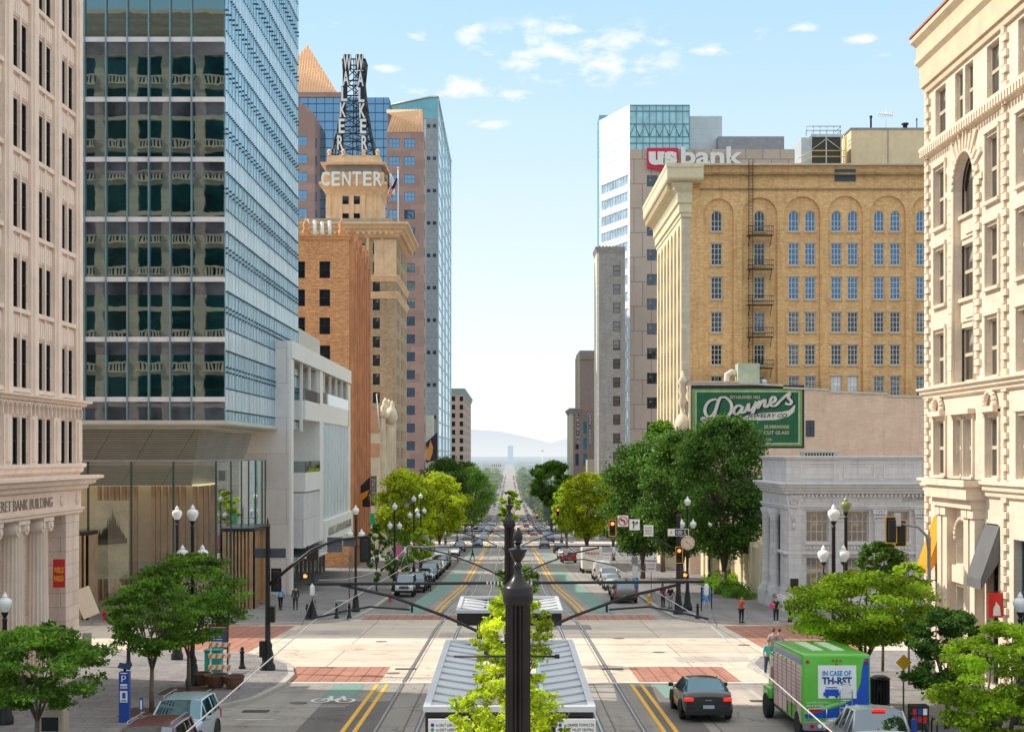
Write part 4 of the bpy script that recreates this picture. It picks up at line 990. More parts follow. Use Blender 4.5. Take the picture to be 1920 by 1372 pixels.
bm = BM(); [box(bm, x8, x8 + .25, y, y + .5, -25, hz(183, D)) for y in (D + .3, 432, 452, 475, 494)]; obj('glass_fin', bm, mat('white_fin', (.7, .78, .8), .4, haze=True), b)
bm = BM(); [box(bm, x8, x8 + .08, D, 495, z, z + .5) for z in np.arange(-20, 100, 4.1)]; obj('floor_line', bm, mat('floor_line_blue', (.30, .45, .52), .4, haze=True), b)
core(b, -44, x8 - 2.1, D + 31, 494, -25, 94, m_core)
# far brick block
m_fbrick = mat('far_brown_brick', (.42, .27, .19), .85, var=.15, scale=.3, haze=True, streak=.3)
b = thing('brick_block', 'distant brown brick block with green cornice, last on the left side of the street', 'building', (-20, 620, gz(620)))
D = 620; hol = [(u, u + 1.5, 22.5 - 3.6 * k, 24.6 - 3.6 * k) for k in range(14) for u in (13.2, 16.6)]
facade(b, 'north_wall', m_fbrick, (-38, D), S_, 18, -32, 27, hol, .3, fm=m_darkframe, pm=g_dark, nx=1, nz=2, fw=.1)
wall(b, 'street_wall', m_fbrick, (-20, D), E_, 130, -36, 27, [(u, u + 3, 22.5 - 3.6 * k, 24.6 - 3.6 * k) for k in range(14) for u in range(4, 126, 8)], .6)
cornice(b, 'cornice', [(-38, D), (-20, D), (-20, D + 130)], 25.5, 28, .9, mat('green_copper_cornice', (.2, .3, .27), .8, haze=True))
core(b, -38, -20.7, D + .5, D + 130, -36, 26.8, m_core)
b = thing('shop_front_block', 'small cream fronted block beside the dark blade sign with a flame', 'building', (-21, 396, gz(396)))
core(b, -30, hx(811, 396), 396, 404, -22, hz(778, 396), mat('pale_cream_render', (.74, .68, .5), .8, haze=True), 'wall')
bs = thing('blade_sign', 'dark slanted blade sign with an orange flame picture on the left side of the street', 'sign', (hx(810, 392), 392, hz(865, 392)))
bm = BM(); y = 392; q = [(796, 868), (796, 832), (820, 810), (820, 862)]; f0 = [bm.verts.new((hx(a, y), y, hz(c_, y))) for a, c_ in q]; f1 = [bm.verts.new((hx(a, y), y + .5, hz(c_, y))) for a, c_ in q]; bm.faces.new(f0); bm.faces.new(f1)
for i in range(4): bm.faces.new((f0[i], f0[(i + 1) % 4], f1[(i + 1) % 4], f1[i]))
obj('sign_panel', bm, flat((.05, .03, .04), .6), bs)
bm = BM(); q = [(799, 862), (797, 848), (801, 836), (803, 842), (807, 824), (812, 838), (811, 850), (806, 863)]; bm.faces.new([bm.verts.new((hx(a, y), y - .03, hz(c_, y))) for a, c_ in q]); obj('flame_picture', bm, flat((.85, .35, .08), .6), bs)
# ------------------------------------------------------------------ buildings, west (right) side
m_lime = mat('cream_limestone', (.82, .69, .56), .85, var=.06, scale=.4, streak=.18, bump=.008, brick=(1.1, .42, (.68, .59, .47), .008))
m_lime2 = mat('cream_limestone_trim', (.79, .65, .51), .8, var=.08, scale=1.2, streak=.25, bump=.01)
b = thing('stone_office_building', 'cream limestone office building with sunburst arch and toothed quoins, nearest on the right', 'building', (20, 69, gz(69)))
O = (20, 69); wk = dict(fm=flat((.55, .47, .36), .6), pm=glassm('warm_window_glass', (.06, .05, .045), (.9, .9, .9), .22, wav=.01, bright=((.5, .45, .38), .35)), nx=1, nz=2, fw=.09, mw=.07, rail=True)
hol = []
for u0, u1 in ((1.4, 3.0), (8.7, 10.2), (12.4, 14.0), (16.2, 17.8)):
    for z0, z1 in ((10.5, 13.2), (6.9, 9.45), (3.2, 5.6), (14.75, 17.0), (-1.0, 1.5)): hol.append((u0, u1, z0, z1))
for u0, u1 in ((4.4, 5.5), (5.8, 6.9)): hol.append((u0, u1, 14.75, 17.0)); hol.append((u0, u1, -1.0, 1.5))
hol.append((4.3, 7.2, 3.15, 13.2, 'arch'))
hol += [(1.4, 2.7, -9.6, -2.9), (8.6, 10.1, -9.6, -2.9), (4.6, 6.5, -4.9, -2.9, 'arch'), (4.6, 6.5, -9.6, -5.9), (11.9, 15, -9.6, -3.4), (16.2, 18, -9.6, -3.4)]
wall(b, 'street_wall', m_lime, O, W_, 22, -10.6, 19, hol, .34)
for h in hol:
    if h[1] - h[0] > 2.5 or h[3] < -2.5: continue
    window(b, O, W_, h, .30, **wk)
    if h[2] < 14: 
        bm = BM(); obox(bm, O, W_, h[0] - .2, h[0] - .02, 0, .1, h[2], h[3] + .15); obox(bm, O, W_, h[1] + .02, h[1] + .2, 0, .1, h[2], h[3] + .15); obox(bm, O, W_, h[0] - .2, h[1] + .2, 0, .13, h[3] + .15, h[3] + .32); obox(bm, O, W_, h[0] - .2, h[1] + .2, 0, .16, h[2] - .15, h[2] - .01); obj('window_surround', bm, m_lime2, b)
# great arch: inner windows and spandrels
OA = (20.36, 69)
window(b, OA, W_, (4.3, 7.2, 10.6, 13.2, 'arch'), .2, **dict(wk, nx=2, nz=2))
for z0, z1 in ((6.9, 9.3), (3.2, 5.6)): window(b, OA, W_, (4.3, 7.2, z0, z1), .2, **dict(wk, nx=2, nz=2))
for z0, z1 in ((9.3, 10.6), (5.6, 6.9)):
    bm = BM(); obox(bm, OA, W_, 4.3, 7.2, -.2, .05, z0, z1); obox(bm, OA, W_, 4.45, 7.05, .05, .12, z0 + .25, z1 - .3); obox(bm, OA, W_, 4.3, 7.2, .05, .22, z1 - .16, z1); obox(bm, OA, W_, 5.2, 6.3, .12, .18, z0 + .4, z1 - .42); obj('carved_spandrel', bm, m_lime2, b)
bm = BM(); cu, cz = 5.75, 11.75
for i in range(15):
    a = PI * i / 14; ln = 2.55 + (.55 if i % 2 == 0 else .0) - .55 * abs(math.cos(a)); r0 = 1.62
    for s0, s1, wd in ((r0, ln, .09),):
        c_, s = math.cos(a), math.sin(a); P = lambda r, w_: (cu - c_ * r + s * w_, cz + s * r + c_ * w_)
        for n0 in (0,):
            q = [P(s0, -wd), P(s1, -wd * 1.5), P(s1, wd * 1.5), P(s0, wd)]
            f0 = [bm.verts.new((20 - .11, 69 - u, z)) for u, z in q]; f1 = [bm.verts.new((20, 69 - u, z)) for u, z in q]; bm.faces.new(f0)
            for k in range(4): bm.faces.new((f0[k], f0[(k + 1) % 4], f1[(k + 1) % 4], f1[k]))
obj('sunburst_voussoirs', bm, m_lime2, b)
bm = BM()
for (ua, za), (ub, zb_) in zip(arcpts(4.22, 7.28, 11.75, 16), arcpts(4.22, 7.28, 11.75, 16)[1:]): tube(bm, [(19.95, 69 - ua, za), (19.95, 69 - ub, zb_)], .09, 6)
tube(bm, [(19.95, 69 - 4.22, 3.15), (19.95, 69 - 4.22, 11.75)], .08, 6); tube(bm, [(19.95, 69 - 7.28, 3.15), (19.95, 69 - 7.28, 11.75)], .08, 6)
obj('arch_moulding', bm, m_lime2, b)
for nm, u0, z0, z1 in (('quoins', .02, -10, 17), ('quoins', 3.62, 3.4, 11.6), ('quoins', 7.4, 3.4, 11.6), ('quoins', 10.75, -10, 17), ('quoins', 14.4, -10, 17)):
    bm = BM(); z = z0; k = 0
    while z < z1:
        w_ = .62 if k % 2 else .34; obox(bm, O, W_, u0 + (.0 if u0 != 3.62 else .6 - w_), u0 + (w_ if u0 != 3.62 else .6), 0, .13, z + .02, z + .3); z += .32; k += 1
    obj('quoins', bm, m_lime2, b)
pth = [(20, 47), (20, 69), (50, 69)][::-1]; pth = [(50, 69.0), (20, 69.0), (20, 47)]
cornice(b, 'bead_course', pth, 14.05, 14.6, .28, m_lime2, steps=2)
bm = BM()
for k in range(64): obox(bm, O, W_, .05 + k * .34, .25 + k * .34, .25, .36, 14.1, 14.42)
obj('bead_ornament', bm, m_lime2, b)
cornice(b, 'belt_course', pth, 2.55, 3.1, .38, m_lime2); cornice(b, 'storefront_cornice', pth, -1.85, -1.15, .35, m_lime2)
m_cor = mat('buff_cornice', (.74, .59, .41), .75, var=.08, streak=.2)
bm = BM(); sweep(bm, pth, [(-.3, 17.2), (.12, 17.2), (.15, 17.5), (.25, 17.5), (.28, 18.5), (.45, 18.7), (.45, 18.95), (.38, 19.0), (.4, 19.5), (.62, 19.75), (.62, 19.95), (-.3, 20.0)]); obj('roof_cornice', bm, m_cor, b)
bm = BM(); sweep(bm, pth, [(-.3, 20.0), (.68, 20.0), (.68, 20.09), (-.3, 20.1)]); obj('red_coping', bm, flat((.5, .2, .14), .7), b)
for u in (2.2, 9.45):                       # little arched hoods
    bm = BM()
    for (ua, za), (ub, zb_) in zip(arcpts(u - .62, u + .62, 1.95, 10), arcpts(u - .62, u + .62, 1.95, 10)[1:]): tube(bm, [(19.86, 69 - ua, za), (19.86, 69 - ub, zb_)], .13, 6)
    obox(bm, O, W_, u - .95, u + .95, 0, .34, 1.72, 1.95); obj('arched_hood', bm, m_lime2, b)
bm = BM(); obox(bm, O, W_, 4.1, 7.2, 0, .34, 1.72, 1.95); obj('hood_moulding', bm, m_lime2, b)
# entrance portico and shopfronts
bm = BM(); obox(bm, O, W_, 2.75, 8.6, 0, .85, -1.95, -1.12); obox(bm, O, W_, 2.9, 8.45, 0, .6, -2.35, -1.95); obox(bm, O, W_, 2.6, 8.75, 0, 1.0, -1.4, -1.12); obj('portico_entablature', bm, m_lime2, b)
for u in (3.0, 6.85):
    for du in (0, .85):
        bm = BM(); obox(bm, O, W_, u + du, u + du + .62, 0, .4, -10.3, -2.75); obox(bm, O, W_, u + du - .06, u + du + .7, 0, .5, -2.75, -2.35); obox(bm, O, W_, u + du - .06, u + du + .7, 0, .5, -10.3, -9.6); obj('pilaster', bm, m_lime2, b)
bm = BM()
for (ua, za), (ub, zb_) in zip(arcpts(4.5, 6.6, -3.9, 14), arcpts(4.5, 6.6, -3.9, 14)[1:]): tube(bm, [(19.97, 69 - ua, za), (19.97, 69 - ub, zb_)], .12, 6)
obox(bm, O, W_, 4.55, 6.55, 0, .2, -5.7, -4.95); obj('door_arch', bm, m_lime2, b)
window(b, (20.3, 69), W_, (4.6, 6.5, -4.9, -2.95, 'arch'), .2, **dict(wk, nx=2)); window(b, (20.3, 69), W_, (4.6, 6.5, -9.6, -5.9), .2, name='door', **dict(wk, nx=2, nz=1))
for (u0, u1, z0, z1), fm_ in (((1.4, 2.7, -9.6, -2.9), flat((.62, .07, .03), .5)), ((8.6, 10.1, -9.6, -2.9), m_darkframe), ((11.9, 15, -9.6, -3.4), flat((.03, .07, .1), .5)), ((16.2, 18, -9.6, -3.4), m_darkframe)):
    window(b, (20.25, 69), W_, (u0, u1, z0, z1), .2, fm=fm_, pm=g_dark, nx=2, nz=3, fw=.14, mw=.08, name='shop_window')
def awning(lab, u0, u1, c):
    t = thing('awning', lab, 'awning', (20, 69 - (u0 + u1) / 2, -3)); bm = BM()
    Y0, Y1 = 69 - u0, 69 - u1; A = [(19.98, -2.95), (19.22, -5.15), (19.22, -5.55), (19.25, -5.55), (19.25, -5.17), (19.98, -3.05)]
    f0 = [bm.verts.new((x, Y0, z)) for x, z in A]; f1 = [bm.verts.new((x, Y1, z)) for x, z in A]
    for i in range(5): bm.faces.new((f0[i], f0[i + 1], f1[i + 1], f1[i]))
    for yy in (Y0, Y1): bm.faces.new([bm.verts.new(p) for p in ((19.98, yy, -2.96), (19.24, yy, -5.16), (19.24, yy, -5.54), (19.98, yy, -4.4))])
    obj('canvas', bm, c, t)
    text(t, 'coffee' if u0 < 4 else 'market', (19.2, (Y0 + Y1) / 2, -5.36), W_, .22, m_white, .005, 'valance_lettering', w=.8) if False else None
    bm = BM(); tube(bm, [(19.25, Y0 - .03, -5.2), (19.98, Y0 - .03, -4.1)], .02, 5); obj('awning_bracket', bm, m_steel_dark, t)
awning('bright yellow-orange awning over the red framed shop window', 1.2, 2.95, mat('orange_canvas', (.85, .30, .01), .8, var=.06)); awning('dark grey awning right of the arched doorway', 8.45, 10.3, mat('grey_canvas', (.14, .14, .145), .8, var=.1))
t = thing('coffee_shop_sign', 'round green and white hanging shop sign beside the yellow-orange awning', 'sign', (19.15, 67.2, -6.4))
bm = BM(); q = BM(); lathe(q, [(.36, -.04), (.36, .04)], seg=28); merge(bm, q, Matrix.Rotation(PI / 2, 4, 'X')); o = obj('disc', bm, flat((.01, .28, .12), .4), t); o.location = (0, 0, 0)
bm = BM(); pts = [(.33 * math.cos(a), .33 * math.sin(a)) for a in [2 * PI * i / 24 for i in range(25)]]; ribbon(bm, pts, .03, n=1)
pts = [(.2 * math.cos(a), .2 * math.sin(a)) for a in [2 * PI * i / 24 for i in range(25)]]; ribbon(bm, pts, .025, n=1)
ribbon(bm, [(0, .17), (-.09, .05), (-.1, -.15)], .05); ribbon(bm, [(0, .17), (.09, .05), (.1, -.15)], .05); ribbon(bm, [(-.03, .05), (0, -.05), (-.03, -.17)], .04); ribbon(bm, [(.03, .05), (.02, -.05), (.04, -.17)], .04)
bmesh.ops.transform(bm, matrix=Matrix.Translation((0, -.05, 0)) @ Matrix.Rotation(PI / 2, 4, 'X'), verts=bm.verts); o = obj('emblem', bm, m_white, t); o.location = (0, 0, 0)
bm = BM(); tube(bm, [(-.5, 0, .5), (.85, 0, .5)], .025, 6); tube(bm, [(-.2, 0, .5), (-.2, 0, .34)], .012, 5); tube(bm, [(.2, 0, .5), (.2, 0, .34)], .012, 5); o = obj('bracket', bm, m_steel_dark, t); o.location = (0, 0, 0)
t = thing('banner_sign', 'red hanging banner with a small white animal emblem at the far right edge', 'sign', (19.65, 58, -6.1))
bm = BM(); box(bm, -.36, .34, -.02, .02, -.5, .5); o = obj('panel', bm, flat((.65, .03, .02), .5), t); o.location = (0, 0, 0)
bm = BM(); q = [(-.18, -.42), (-.16, -.12), (-.08, .02), (-.06, .16), (.02, .04), (.1, -.05), (.14, -.42)]; bm.faces.new([bm.verts.new((a, -.03, c_)) for a, c_ in q]); o = obj('emblem', bm, m_white, t); o.location = (0, 0, 0)
bm = BM(); tube(bm, [(-.45, 0, .54), (.4, 0, .54)], .02, 6); o = obj('bracket', bm, m_steel_dark, t); o.location = (0, 0, 0)
core(b, 20.75, 50, 47.05, 68.6, -10.8, 19.2, m_lime)
bm = BM(); box(bm, 20.02, 50, 46.6, 47.04, -10.8, 19.9); obj('party_wall', bm, m_lime, b)

# ---- small classical bank, far right corner
m_zs = mat('grey_white_terracotta', (.70, .68, .69), .75, var=.05, scale=.5, streak=.3, bump=.008, brick=(.95, .5, (.45, .44, .43), .010))
m_zt = mat('grey_white_trim', (.72, .70, .70), .75, var=.06, scale=1., streak=.35)
b = thing('classical_bank', 'low grey-white classical bank with Corinthian pilasters on the far right corner', 'building', (20, 104, gz(104)))
D = 104; O = (20, D); hol = []
xs = [(1511.8, 1553.7), (1589, 1629), (1663.8, 1705), (1740, 1781)]
for a, c_ in xs: hol += [(hx(a, D) - 20, hx(c_, D) - 20, -6.4, -4.15), (hx(a, D) - 20, hx(c_, D) - 20, -10.4, -7.5)]
facade(b, 'north_wall', m_zs, O, S_, 26, -12.2, -.3, hol, .45, fm=flat((.62, .6, .56), .6), pm=glassm('bank_glass', (.10, .055, .03), (.75, .8, .85), .22, wav=.01, bright=((.45, .27, .08), .5)), nx=4, nz=3, fw=.08, mw=.045, sill=m_zt)
hol = [(3.3, 4.6, -9.8, -4.5), (6.2, 7.5, -9.8, -4.5)]
wall(b, 'street_wall', m_zs, (20, D + 9.8), W_, 9.8, -12.6, -.3, hol, .6)
bm = BM(); box(bm, 20.5, 20.6, D + .5, D + 9.5, -12, -4); obj('street_glazing', bm, g_dark, b)
pth = [(20, D + 9.8), (20, D), (46, D)]
cornice(b, 'main_cornice', pth, -2.95, -2.1, .75, m_zt, steps=4); cornice(b, 'architrave', pth, -4.05, -3.75, .18, m_zt, steps=2); cornice(b, 'parapet_cap', pth, -.42, -.2, .2, m_zt, steps=2); cornice(b, 'string_course', pth, -7.35, -7.1, .15, m_zt, steps=1)
bm = BM(); [obox(bm, O, S_, .3 + k * .3, .45 + k * .3, 0, .22, -3.12, -2.95) for k in range(84)]; obj('dentils', bm, m_zt, b)
for a, c_ in ((1501, 1566), (1582, 1640), (1657, 1715), (1730, 1790)):
    bm = BM(); u0, u1 = hx(a, D) - 20, hx(c_, D) - 20
    for q in ((u0, u1, -1.78, -1.7), (u0, u1, -.72, -.64), (u0, u0 + .08, -1.7, -.72), (u1 - .08, u1, -1.7, -.72)): obox(bm, O, S_, q[0], q[1], 0, .06, q[2], q[3])
    obj('parapet_panel', bm, m_zt, b)
for px in (1572, 1648, 1725, 1800):
    u = hx(px, D) - 20; bm = BM(); obox(bm, O, S_, u - .36, u + .36, 0, .22, -10.3, -4.75); obj('pilaster', bm, m_zs, b)
    bm = BM(); obox(bm, O, S_, u - .4, u + .4, 0, .26, -4.85, -4.7); obox(bm, O, S_, u - .52, u + .52, 0, .42, -4.15, -4.05)
    for k in range(5):
        for j in range(2): q = BM(); lathe(q, [(.02, -.14), (.12, -.05), (.1, .08), (.02, .16)], seg=6); merge(bm, q, Matrix.Translation((20 + u - .36 + k * .18, D - .28 - .05 * j, -4.55 + j * .25)))
    for s in (-1, 1): q = BM(); lathe(q, [(.13, -.08), (.13, .08)], seg=10); merge(bm, q, Matrix.Translation((20 + u + s * .38, D - .32, -4.27)) @ Matrix.Rotation(PI / 2, 4, 'X'))
    obj('capital', bm, m_zt, b)
bm = BM(); obox(bm, O, S_, .12, 1.15, 0, .16, -10.3, -3.0); obj('corner_pier', bm, m_zs, b)
bm = BM(); u = hx(1487, D)
for r, z in ((.36, -3.55), (.2, -3.45)):
    pts = [(u + r * math.cos(a), z + r * math.sin(a)) for a in [2 * PI * i / 16 for i in range(17)]]
    for p, q in zip(pts, pts[1:]): tube(bm, [(p[0], D - .2, p[1]), (q[0], D - .2, q[1])], .05, 5)
for s in (-1, 1): tube(bm, [(u + s * .45, D - .2, -3.2), (u + s * .38, D - .2, -3.9), (u + s * .15, D - .2, -4.5), (u, D - .2, -5.0)], .06, 5)
q = BM(); lathe(q, [(.02, -.3), (.1, -.1), (.12, .1), (.02, .25)], seg=8); merge(bm, q, Matrix.Translation((u, D - .22, -5.2))); obj('shield_ornament', bm, m_zt, b)
bm = BM()
for px in (1533, 1609, 1685):
    u = hx(px, D)
    for k in range(7): q = BM(); lathe(q, [(.02, -.14), (.13, 0), (.02, .14)], seg=6); merge(bm, q, Matrix.Translation((u - .75 + k * .25, D - .03, -6.85)))
obj('relief_band', bm, m_zt, b)
for y in (D + 3.1, D + 6.1):
    bm = BM(); lathe(bm, [(.55, -10.4), (.55, -10), (.45, -9.8), (.42, -9.7), (.36, -4.9), (.4, -4.8), (.38, -4.7), (.55, -4.3), (.55, -4.1)], 19.75, y, 28, flute=(14, .04, -9.75, -4.85)); obj('column', bm, m_zs, b, smooth=50)
bm = BM(); sweep(bm, pth, [(-.3, -12.6), (.38, -12.6), (.36, -10.6), (.22, -10.35), (-.3, -10.3)]); obj('plinth', bm, m_zs, b)
bm = BM(); box(bm, hx(1481, D), hx(1496, D), D - .24, D - .17, hz(1102, D), hz(1084, D)); obj('plaque', bm, flat((.05, .04, .03), .4, .5), b)
text(b, 'ZIONS', (hx(1717, D), D - .08, hz(932, D)), S_, .6, flat((.42, .41, .40), .6), .04, 'bank_lettering', w=1.9, h=.5)
core(b, 20.65, 46, D + .5, D + 9.8, -12.6, -.9, m_roofgrav)
ac = thing('roof_unit', 'low pale air conditioning unit on the classical bank roof', 'air conditioner', (hx(1530, 108), 108, -.8)); bm = BM(); bbox(bm, -1.1, 1.6, -.5, .5, 0, 1.0, .05); obj('casing', bm, m_cream, ac).location = (0, 0, 0)
bm = BM(); [box(bm, -.9 + k * .22, -.8 + k * .22, -.53, -.5, .15, .85) for k in range(10)]; obj('louvres', bm, m_steel_dark, ac).location = (0, 0, 0)

# ---- painted-sign brick building
m_pbrick = mat('faded_pink_brick', (1.0, .67, .49), .9, var=.07, scale=.5, streak=.25, bump=.02, brick=(.5, .18, (.8, .58, .45), .012), fine=.12)
nt2 = m_pbrick.node_tree; bb = [n for n in nt2.nodes if n.type == 'BSDF_PRINCIPLED'][0]; src = bb.inputs['Base Color'].links[0].from_socket; tcx = N(nt2, 'ShaderNodeTexCoord')
mpx = N(nt2, 'ShaderNodeMapping'); mpx.inputs['Scale'].default_value = (.8, .8, 2.6); nt2.links.new(tcx.outputs['Object'], mpx.inputs[0])
pk = noise(nt2, mpx.outputs[0], 1.5, 6, .8); nt2.links.new(mixc(nt2, math_(nt2, 'MULTIPLY', ramp(nt2, pk, .63, .66), .75), src, (.2, .12, .09)), bb.inputs['Base Color'])
D = 160; b = thing('painted_sign_building', 'weathered pink brick building with the large green painted jewelry sign', 'building', (20, D, gz(D)))
bm = BM(); top = [(20, 7.85), (25.5, 7.85), (25.5, 7.7), (30.4, 7.45), (30.4, 7.2), (35.5, 7.0), (35.5, 6.75), (42, 6.55), (42, 6.3), (52, 6.1)]
q = [(20, -14)] + top + [(52, -14)]; f0 = [bm.verts.new((x, D, z)) for x, z in q]; bm.faces.new(f0)
obj('side_wall', bm, m_pbrick, b)
bm = BM()
for (xa, za), (xb, zb_) in zip(top, top[1:]):
    if xb - xa > .1: f = [bm.verts.new(p) for p in ((xa, D - .12, za), (xb, D - .12, zb_), (xb, D - .12, zb_ + .2), (xa, D - .12, za + .2))]; g = [bm.verts.new(p) for p in ((xa, D + 3, za + .25), (xb, D + 3, zb_ + .25))]; bm.faces.new(f); bm.faces.new((f[3], f[2], g[1], g[0]))
obj('parapet_coping', bm, mat('pale_coping', (.7, .6, .48), .8), b)
core(b, 20.1, 52, D + .2, D + 5.3, -14, 5.9, m_core)
wall(b, 'street_wall', m_creamt, (20, D + 5.3), W_, 5.3, -14, 7.6, [(1.2, 4, -5, 1, 'arch'), (1.2, 4, 2.2, 5.8)], .4)
bm = BM(); lathe(bm, [(.5, -1), (.6, 1.6), (.75, 2.0), (.4, 2.3), (.8, 2.5), (.95, 3.0), (.8, 3.8), (.4, 4.4), (.12, 4.7), (.3, 5.2), (.55, 5.8), (.3, 6.4), (.5, 7.0), (.35, 7.6), (.6, 8.0), (.25, 8.6), (.05, 9.3)], 19.4, 161.2, 14); obj('dome_ornament', bm, m_creamt, b)
bm = BM(); box(bm, hx(1511, D), hx(1527, D), D - .02, D + .02, hz(818, D), hz(788, D)); w_ = obj('window', bm, g_dark, b); bm = BM(); xa, xb, za, zb_ = hx(1511, D), hx(1527, D), hz(818, D), hz(788, D)
for q in ((xa, xa + .07, za, zb_), (xb - .07, xb, za, zb_), (xa + .07, xb - .07, za, za + .07), (xa + .07, xb - .07, zb_ - .07, zb_), (xa + .07, xb - .07, (za + zb_) / 2 - .04, (za + zb_) / 2 + .04), ((xa + xb) / 2 - .03, (xa + xb) / 2 + .03, za + .07, zb_ - .07)): box(bm, q[0], q[1], D - .06, D - .03, q[2], q[3])
obj('frame', bm, m_darkframe, w_)
# the painted sign
def rect(nm, x0, x1, y0, y1, d, m): bm = BM(); box(bm, hx(x0, D), hx(x1, D), D - d, D - .005, hz(y1, D), hz(y0, D)); return obj(nm, bm, m, b)
fade = lambda n, c: mat(n, c, .85, var=.14, scale=1.2, streak=.3, fine=.15)
rect('sign_border', 1296, 1508, 722, 840, .01, fade('faded_navy_paint', (.035, .045, .07))); rect('sign_margin', 1298, 1504, 729, 836, .016, fade('faded_lime_paint', (.25, .40, .10)))
rect('sign_line', 1304, 1499, 733, 832, .022, fade('faded_cream_paint', (.62, .66, .45))); rect('sign_field', 1306, 1497, 735, 830, .028, fade('faded_green_field', (.03, .15, .065)))
m_cr = fade('cream_sign_paint', (.78, .70, .62)); m_tan = fade('tan_sign_paint', (.66, .52, .33)); m_nv = fade('navy_sign_paint', (.02, .03, .045))
def script(dx, dy, wd, m, nm, d):
    bm = BM()
    S = [[(1343, 748), (1330, 752), (1322, 765), (1324, 778), (1333, 780), (1341, 770), (1347, 752), (1352, 745), (1362, 746), (1371, 757), (1370, 772), (1360, 784), (1345, 789), (1332, 787), (1320, 783), (1316, 786), (1322, 790), (1336, 788)],
         [(1347, 748), (1343, 765), (1338, 784)],
         [(1391, 762), (1384, 760), (1377, 766), (1376, 774), (1382, 776), (1390, 768), (1393, 761), (1390, 772), (1395, 773), (1400, 766)],
         [(1400, 766), (1404, 757), (1403, 768), (1408, 769), (1415, 760), (1418, 753), (1412, 772), (1404, 786), (1396, 790)],
         [(1418, 765), (1424, 752), (1421, 765), (1428, 753), (1435, 750), (1433, 761), (1438, 762), (1443, 756)],
         [(1443, 756), (1451, 753), (1454, 747), (1449, 744), (1444, 751), (1446, 760), (1454, 760), (1462, 752)],
         [(1462, 752), (1473, 742), (1481, 737), (1478, 745), (1484, 753), (1480, 758), (1472, 756)]]
    for s in S: ribbon(bm, [((x + dx - 955) * D / F, (850 - y - dy) * D / F) for x, y in s], wd)
    for v in bm.verts: v.co = Vector((v.co.x, D - d - v.co.z * .15, v.co.y))
    obj(nm, bm, m, b)
script(1.2, 1.2, .62, m_nv, 'script_shadow', .034); script(0, 0, .36, m_cr, 'script_lettering', .042)
def flatpoly(pts, m, nm, d): bm = BM(); bm.faces.new([bm.verts.new((hx(x, D), D - d, hz(y, D))) for x, y in pts]); return obj(nm, bm, m, b)
flatpoly([(1389, 785), (1400, 779), (1430, 774), (1465, 772), (1480, 769), (1487, 762), (1486, 754), (1491, 761), (1489, 772), (1478, 781), (1455, 787), (1425, 788), (1400, 787), (1384, 793)], m_cr, 'swoosh', .036)
text(b, 'JEWELRY CO.', (hx(1439, D), D - .045, hz(780, D)), S_, .8, m_nv, .004, 'sign_lettering', w=hx(1478, D) - hx(1401, D), h=.52, shear=.3, bold=.015)
text(b, 'ESTABLISHED 1862', (hx(1397, D), D - .045, hz(744.5, D)), S_, .4, m_tan, .004, 'sign_lettering', w=hx(1426, D) - hx(1370, D), h=.34, bold=.01)
text(b, 'SILVERWARE', (hx(1456, D), D - .045, hz(800, D)), S_, .5, m_tan, .004, 'sign_lettering', w=hx(1480, D) - hx(1433, D), h=.38, bold=.015)
text(b, 'CUT GLASS', (hx(1456, D), D - .045, hz(811, D)), S_, .5, m_tan, .004, 'sign_lettering', w=hx(1480, D) - hx(1433, D), h=.38, bold=.015)
text(b, 'DIAMONDS', (hx(1345, D), D - .045, hz(800, D)), S_, .5, m_tan, .004, 'sign_lettering', w=2.6, h=.38, bold=.015)
text(b, 'WM. RITZ CO.', (hx(1425, D), D - .045, hz(824, D)), S_, .4, m_tan, .004, 'sign_lettering', w=hx(1448, D) - hx(1402, D), h=.3, bold=.01)
# rooftop plant
t = thing('rooftop_ventilator', 'pale green roof ventilation box with curved duct above the painted sign', 'air conditioner', (hx(1400, 162.5), 162.5, 7.0))
bm = BM(); bbox(bm, -1.15, 1.3, -1, 1, .7, 3.1, .05); o = obj('casing', bm, mat('pale_green_sheet', (.48, .52, .40), .6, var=.1, streak=.3), t); o.location = (0, 0, 0)
bm = BM(); box(bm, -1.25, 1.4, -1.1, 1.1, 0, .7); o = obj('base', bm, mat('tan_curb', (.62, .45, .33), .8), t); o.location = (0, 0, 0)
bm = BM(); tube(bm, [(-1.1, 0, 2.0), (-1.7, 0, 2.2), (-2.2, 0, 1.9), (-2.25, 0, 1.2), (-2.25, 0, .2)], .35, 10); o = obj('duct', bm, m_cream, t); o.location = (0, 0, 0)
t = thing('roof_vent', 'short round metal roof vent right of the pale green ventilation box', 'vent', (hx(1431, 162.5), 162.5, 6.9)); bm = BM(); lathe(bm, [(.35, 0), (.35, .7), (.5, .75), (.5, 1.3), (.3, 1.5), (.05, 1.55)], seg=16); o = obj('cowl', bm, m_alu, t); o.location = (0, 0, 0)

